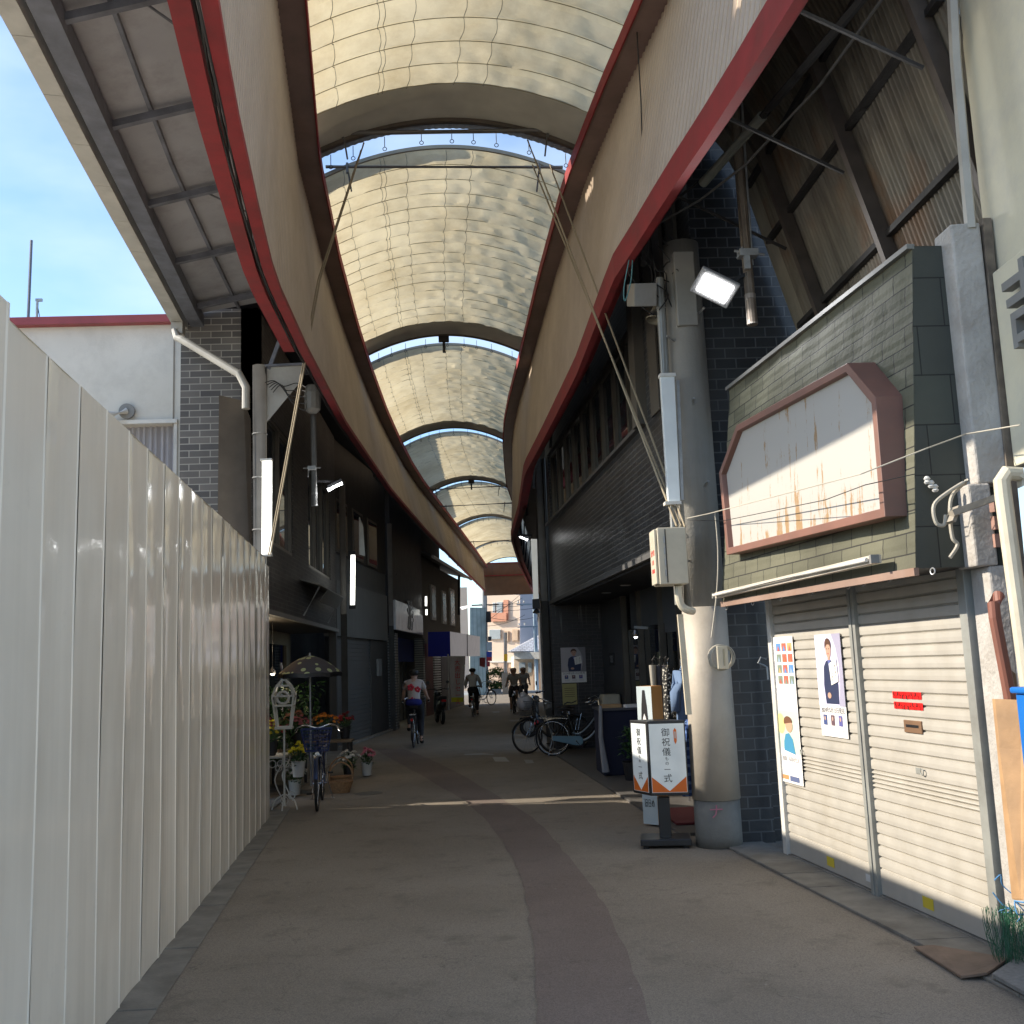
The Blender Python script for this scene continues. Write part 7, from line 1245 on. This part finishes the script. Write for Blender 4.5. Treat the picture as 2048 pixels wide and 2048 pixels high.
wi = M('iron_white', (.5, .48, .42), .5, dirt=.2)
root = thing('iron_table', 'white wrought iron table with scrolled legs beside the end of the fence', 'table', (-2.65, 13.9, 0)); MB().box((-2.68, 13.95, .64), (.5, .65, .025)).build('tabletop', wi, root)
for sx_ in (-1, 1):
    for sy_ in (-1, 1):
        q = MB(); b_ = V((-2.68 + .2 * sx_, 13.95 + .27 * sy_, 0)); q.tube(smooth([b_ + V((.07 * sx_, 0, .02)), b_ + V((.02 * sx_, 0, .12)), b_ + V((-.07 * sx_, 0, .35)), b_ + V((.02 * sx_, 0, .55)), b_ + V((.03 * sx_, 0, .63))]), .009, 6); q.torus(b_ + V((.05 * sx_, 0, .09)), (0, 1, 0), .045, .006, 16, 5); q.torus(b_ + V((-.02 * sx_, 0, .5)), (0, 1, 0), .04, .006, 16, 5); q.build('leg', wi, root)
q = MB()
for k in range(5): q.torus((-2.9 + .11 * k, 13.62, .56), (0, 1, 0), .045, .006, 16, 5)
q.build('scroll_rail', wi, root)
root = thing('lantern_stand', 'white wooden lantern-shaped display on a thin pole beside the fence end', 'display stand', (-2.42, 13.45, 0)); lc = P(568, 1398, Y=13.45); MB().tube([(lc.x, 13.45, .05), (lc.x, 13.45, 1.0)], .014, 8).build('pole', wi, root); q = MB()
for s_ in (-1, 1): q.tube(smooth([V((lc.x, 13.45, .2)), V((lc.x + .12 * s_, 13.45, .12)), V((lc.x + .16 * s_, 13.45, .0))]), .01, 6); 
q.tube(smooth([V((lc.x, 13.45, .2)), V((lc.x, 13.33, .1)), V((lc.x, 13.28, .0))]), .01, 6); q.build('foot', wi, root)
z0 = 1.0; q = MB()
def lring(w0, z): return [V((lc.x + w0 * .85 * i, 13.45 + w0 * .6 * j, z)) for i, j in ((-1, -1), (1, -1), (1, 1), (-1, 1))]
lv = [lring(.1, 1.03), lring(.14, 1.3), lring(.16, 1.42), lring(.1, 1.55), lring(.03, 1.62)]
for i in range(4):
    for a, b_ in zip(lv, lv[1:]): q.beam(a[i], b_[i], .022, .022)
    for r_ in lv: q.beam(r_[i], r_[(i + 1) % 4], .022, .022)
q.box((lc.x, 13.45, 1.02), (.22, .15, .03)); q.build('lantern_frame', wi, root); MB().torus((lc.x, 13.37, 1.4), (0, 1, 0), .075, .018, 24, 8).build('round_window', wi, root)
# parasol
root = thing('parasol', 'dark parasol with a pale green spotted top open over the flowers', 'parasol', (-2.2, 15.3, 0)); pc = P(620, 1340, Y=15.3); ptop = P(619, 1318, Y=15.3); n = 24; mats_ = [None]
sp = M('parasol_cloth', (.05, .045, .05), .8); nt2 = sp.node_tree; vv = nt2.nodes.new('ShaderNodeTexVoronoi'); vv.inputs['Scale'].default_value = 9; vv.inputs['Randomness'].default_value = .9; cr = nt2.nodes.new('ShaderNodeValToRGB'); cr.color_ramp.interpolation = 'CONSTANT'; cr.color_ramp.elements[0].color = (.32, .36, .18, 1); cr.color_ramp.elements[1].position = .36; cr.color_ramp.elements[1].color = (.045, .04, .045, 1); tcc = nt2.nodes.new('ShaderNodeTexCoord'); nt2.links.new(tcc.outputs['Object'], vv.inputs['Vector']); nt2.links.new(vv.outputs['Distance'], cr.inputs[0]); nt2.links.new(cr.outputs[0], nt2.nodes['Principled BSDF'].inputs['Base Color'])
zt, R0 = 1.95, .47; ctr = V((pc.x, 15.3, 0)); rings = []
for k in range(9):
    f_ = k / 8; row = []
    for i in range(49): a = 2 * math.pi * i / 48; seg = abs(math.sin(a * 4)); rr = R0 * f_ * (1 - .05 * seg * f_); row.append(ctr + V((rr * math.cos(a), rr * math.sin(a), zt - .26 * f_ ** 1.6 + .015 * seg * f_)))
    rings.append(row)
q = MB()
for a, b_ in zip(rings, rings[1:]): q.strip(a, b_)
q.build('canopy', sp, root, smooth=True); q = MB()
for a, b_ in zip(rings[-1], rings[-1][1:]): q.add([a, b_, b_ + V((0, 0, -.06)), a + V((0, 0, -.06))], [(0, 1, 2, 3)])
q.build('valance', black, root); MB().tube([ctr, ctr + V((0, 0, zt + .04))], .015, 8).build('pole', galv, root); q = MB()
for i in range(8): a = i * math.pi / 4; q.tube([ctr + V((0, 0, zt - .1)), ctr + V((R0 * .95 * math.cos(a), R0 * .95 * math.sin(a), zt - .27))], .004, 4)
q.build('ribs', galv, root); MB().lathe(ctr, [(.2, 0), (.2, .06), (.05, .09)], 18).build('base', conc, root)
wk = M('wicker', (.3, .17, .08), .8, 0, .3, 40, .8, 60)
for lb, c_, s_ in (('low wicker basket with a pale lining on the ground beside the bicycle', (-1.88, 15.1, .0), 1.0), ('tall-handled wicker basket standing behind the low one', (-1.95, 15.7, .0), 1.05)):
    root = thing('wicker_basket', lb, 'basket', c_, 'wicker baskets'); c_ = V(c_); q = MB(); q.lathe(c_, [(.12 * s_, 0), (.17 * s_, .15 * s_), (.18 * s_, .16 * s_), (.165 * s_, .16 * s_), (.115 * s_, .02)], 24)
    for k in range(7): q.torus(c_ + V((0, 0, .02 + .022 * k * s_)), (0, 0, 1), (.123 + .0075 * k) * s_, .007, 28, 5)
    q.build('bowl', wk, root); q = MB(); q.tube(smooth([c_ + V((-.165 * s_, 0, .15)), c_ + V((-.14 * s_, 0, .33 * s_)), c_ + V((0, 0, .42 * s_)), c_ + V((.14 * s_, 0, .33 * s_)), c_ + V((.165 * s_, 0, .15))]), .011, 7); q.build('handle', wk, root)
root = thing('display_shelf', 'low timber shelf carrying flower buckets along the flower shop front', 'shelf', (-2.5, 17.0, 0)); MB().box((-2.4, 17.3, .58), (.9, .5, .03)).box((-2.85, 15.9, .52), (.6, 1.3, .03)).build('shelf_board', M('shelf_wood', (.16, .12, .08), .7), root)
for x, y in ((-2.8, 17.1), (-2.0, 17.1), (-2.8, 17.5), (-2.0, 17.5), (-3.1, 15.3), (-2.6, 15.3), (-3.1, 16.5), (-2.6, 16.5)): MB().box((x, y, .28), (.04, .04, .56)).build('leg', dark, root)
q = MB(); nr2 = random.Random(31)
for i in range(900): c_ = V((nr2.uniform(-3.5, -2.6), nr2.uniform(15.6, 18.5), nr2.uniform(.3, 1.5))); leaf(q, c_, (nr2.gauss(0, 1), nr2.gauss(0, 1), nr2.gauss(.4, .6)), nr2.uniform(.1, .22), .06)
q.build('greenery_mass', leafm, kind='stuff', label='mass of dark green cut foliage filling the flower shop front', cat='foliage')
print('OBJS', len(bpy.data.objects))
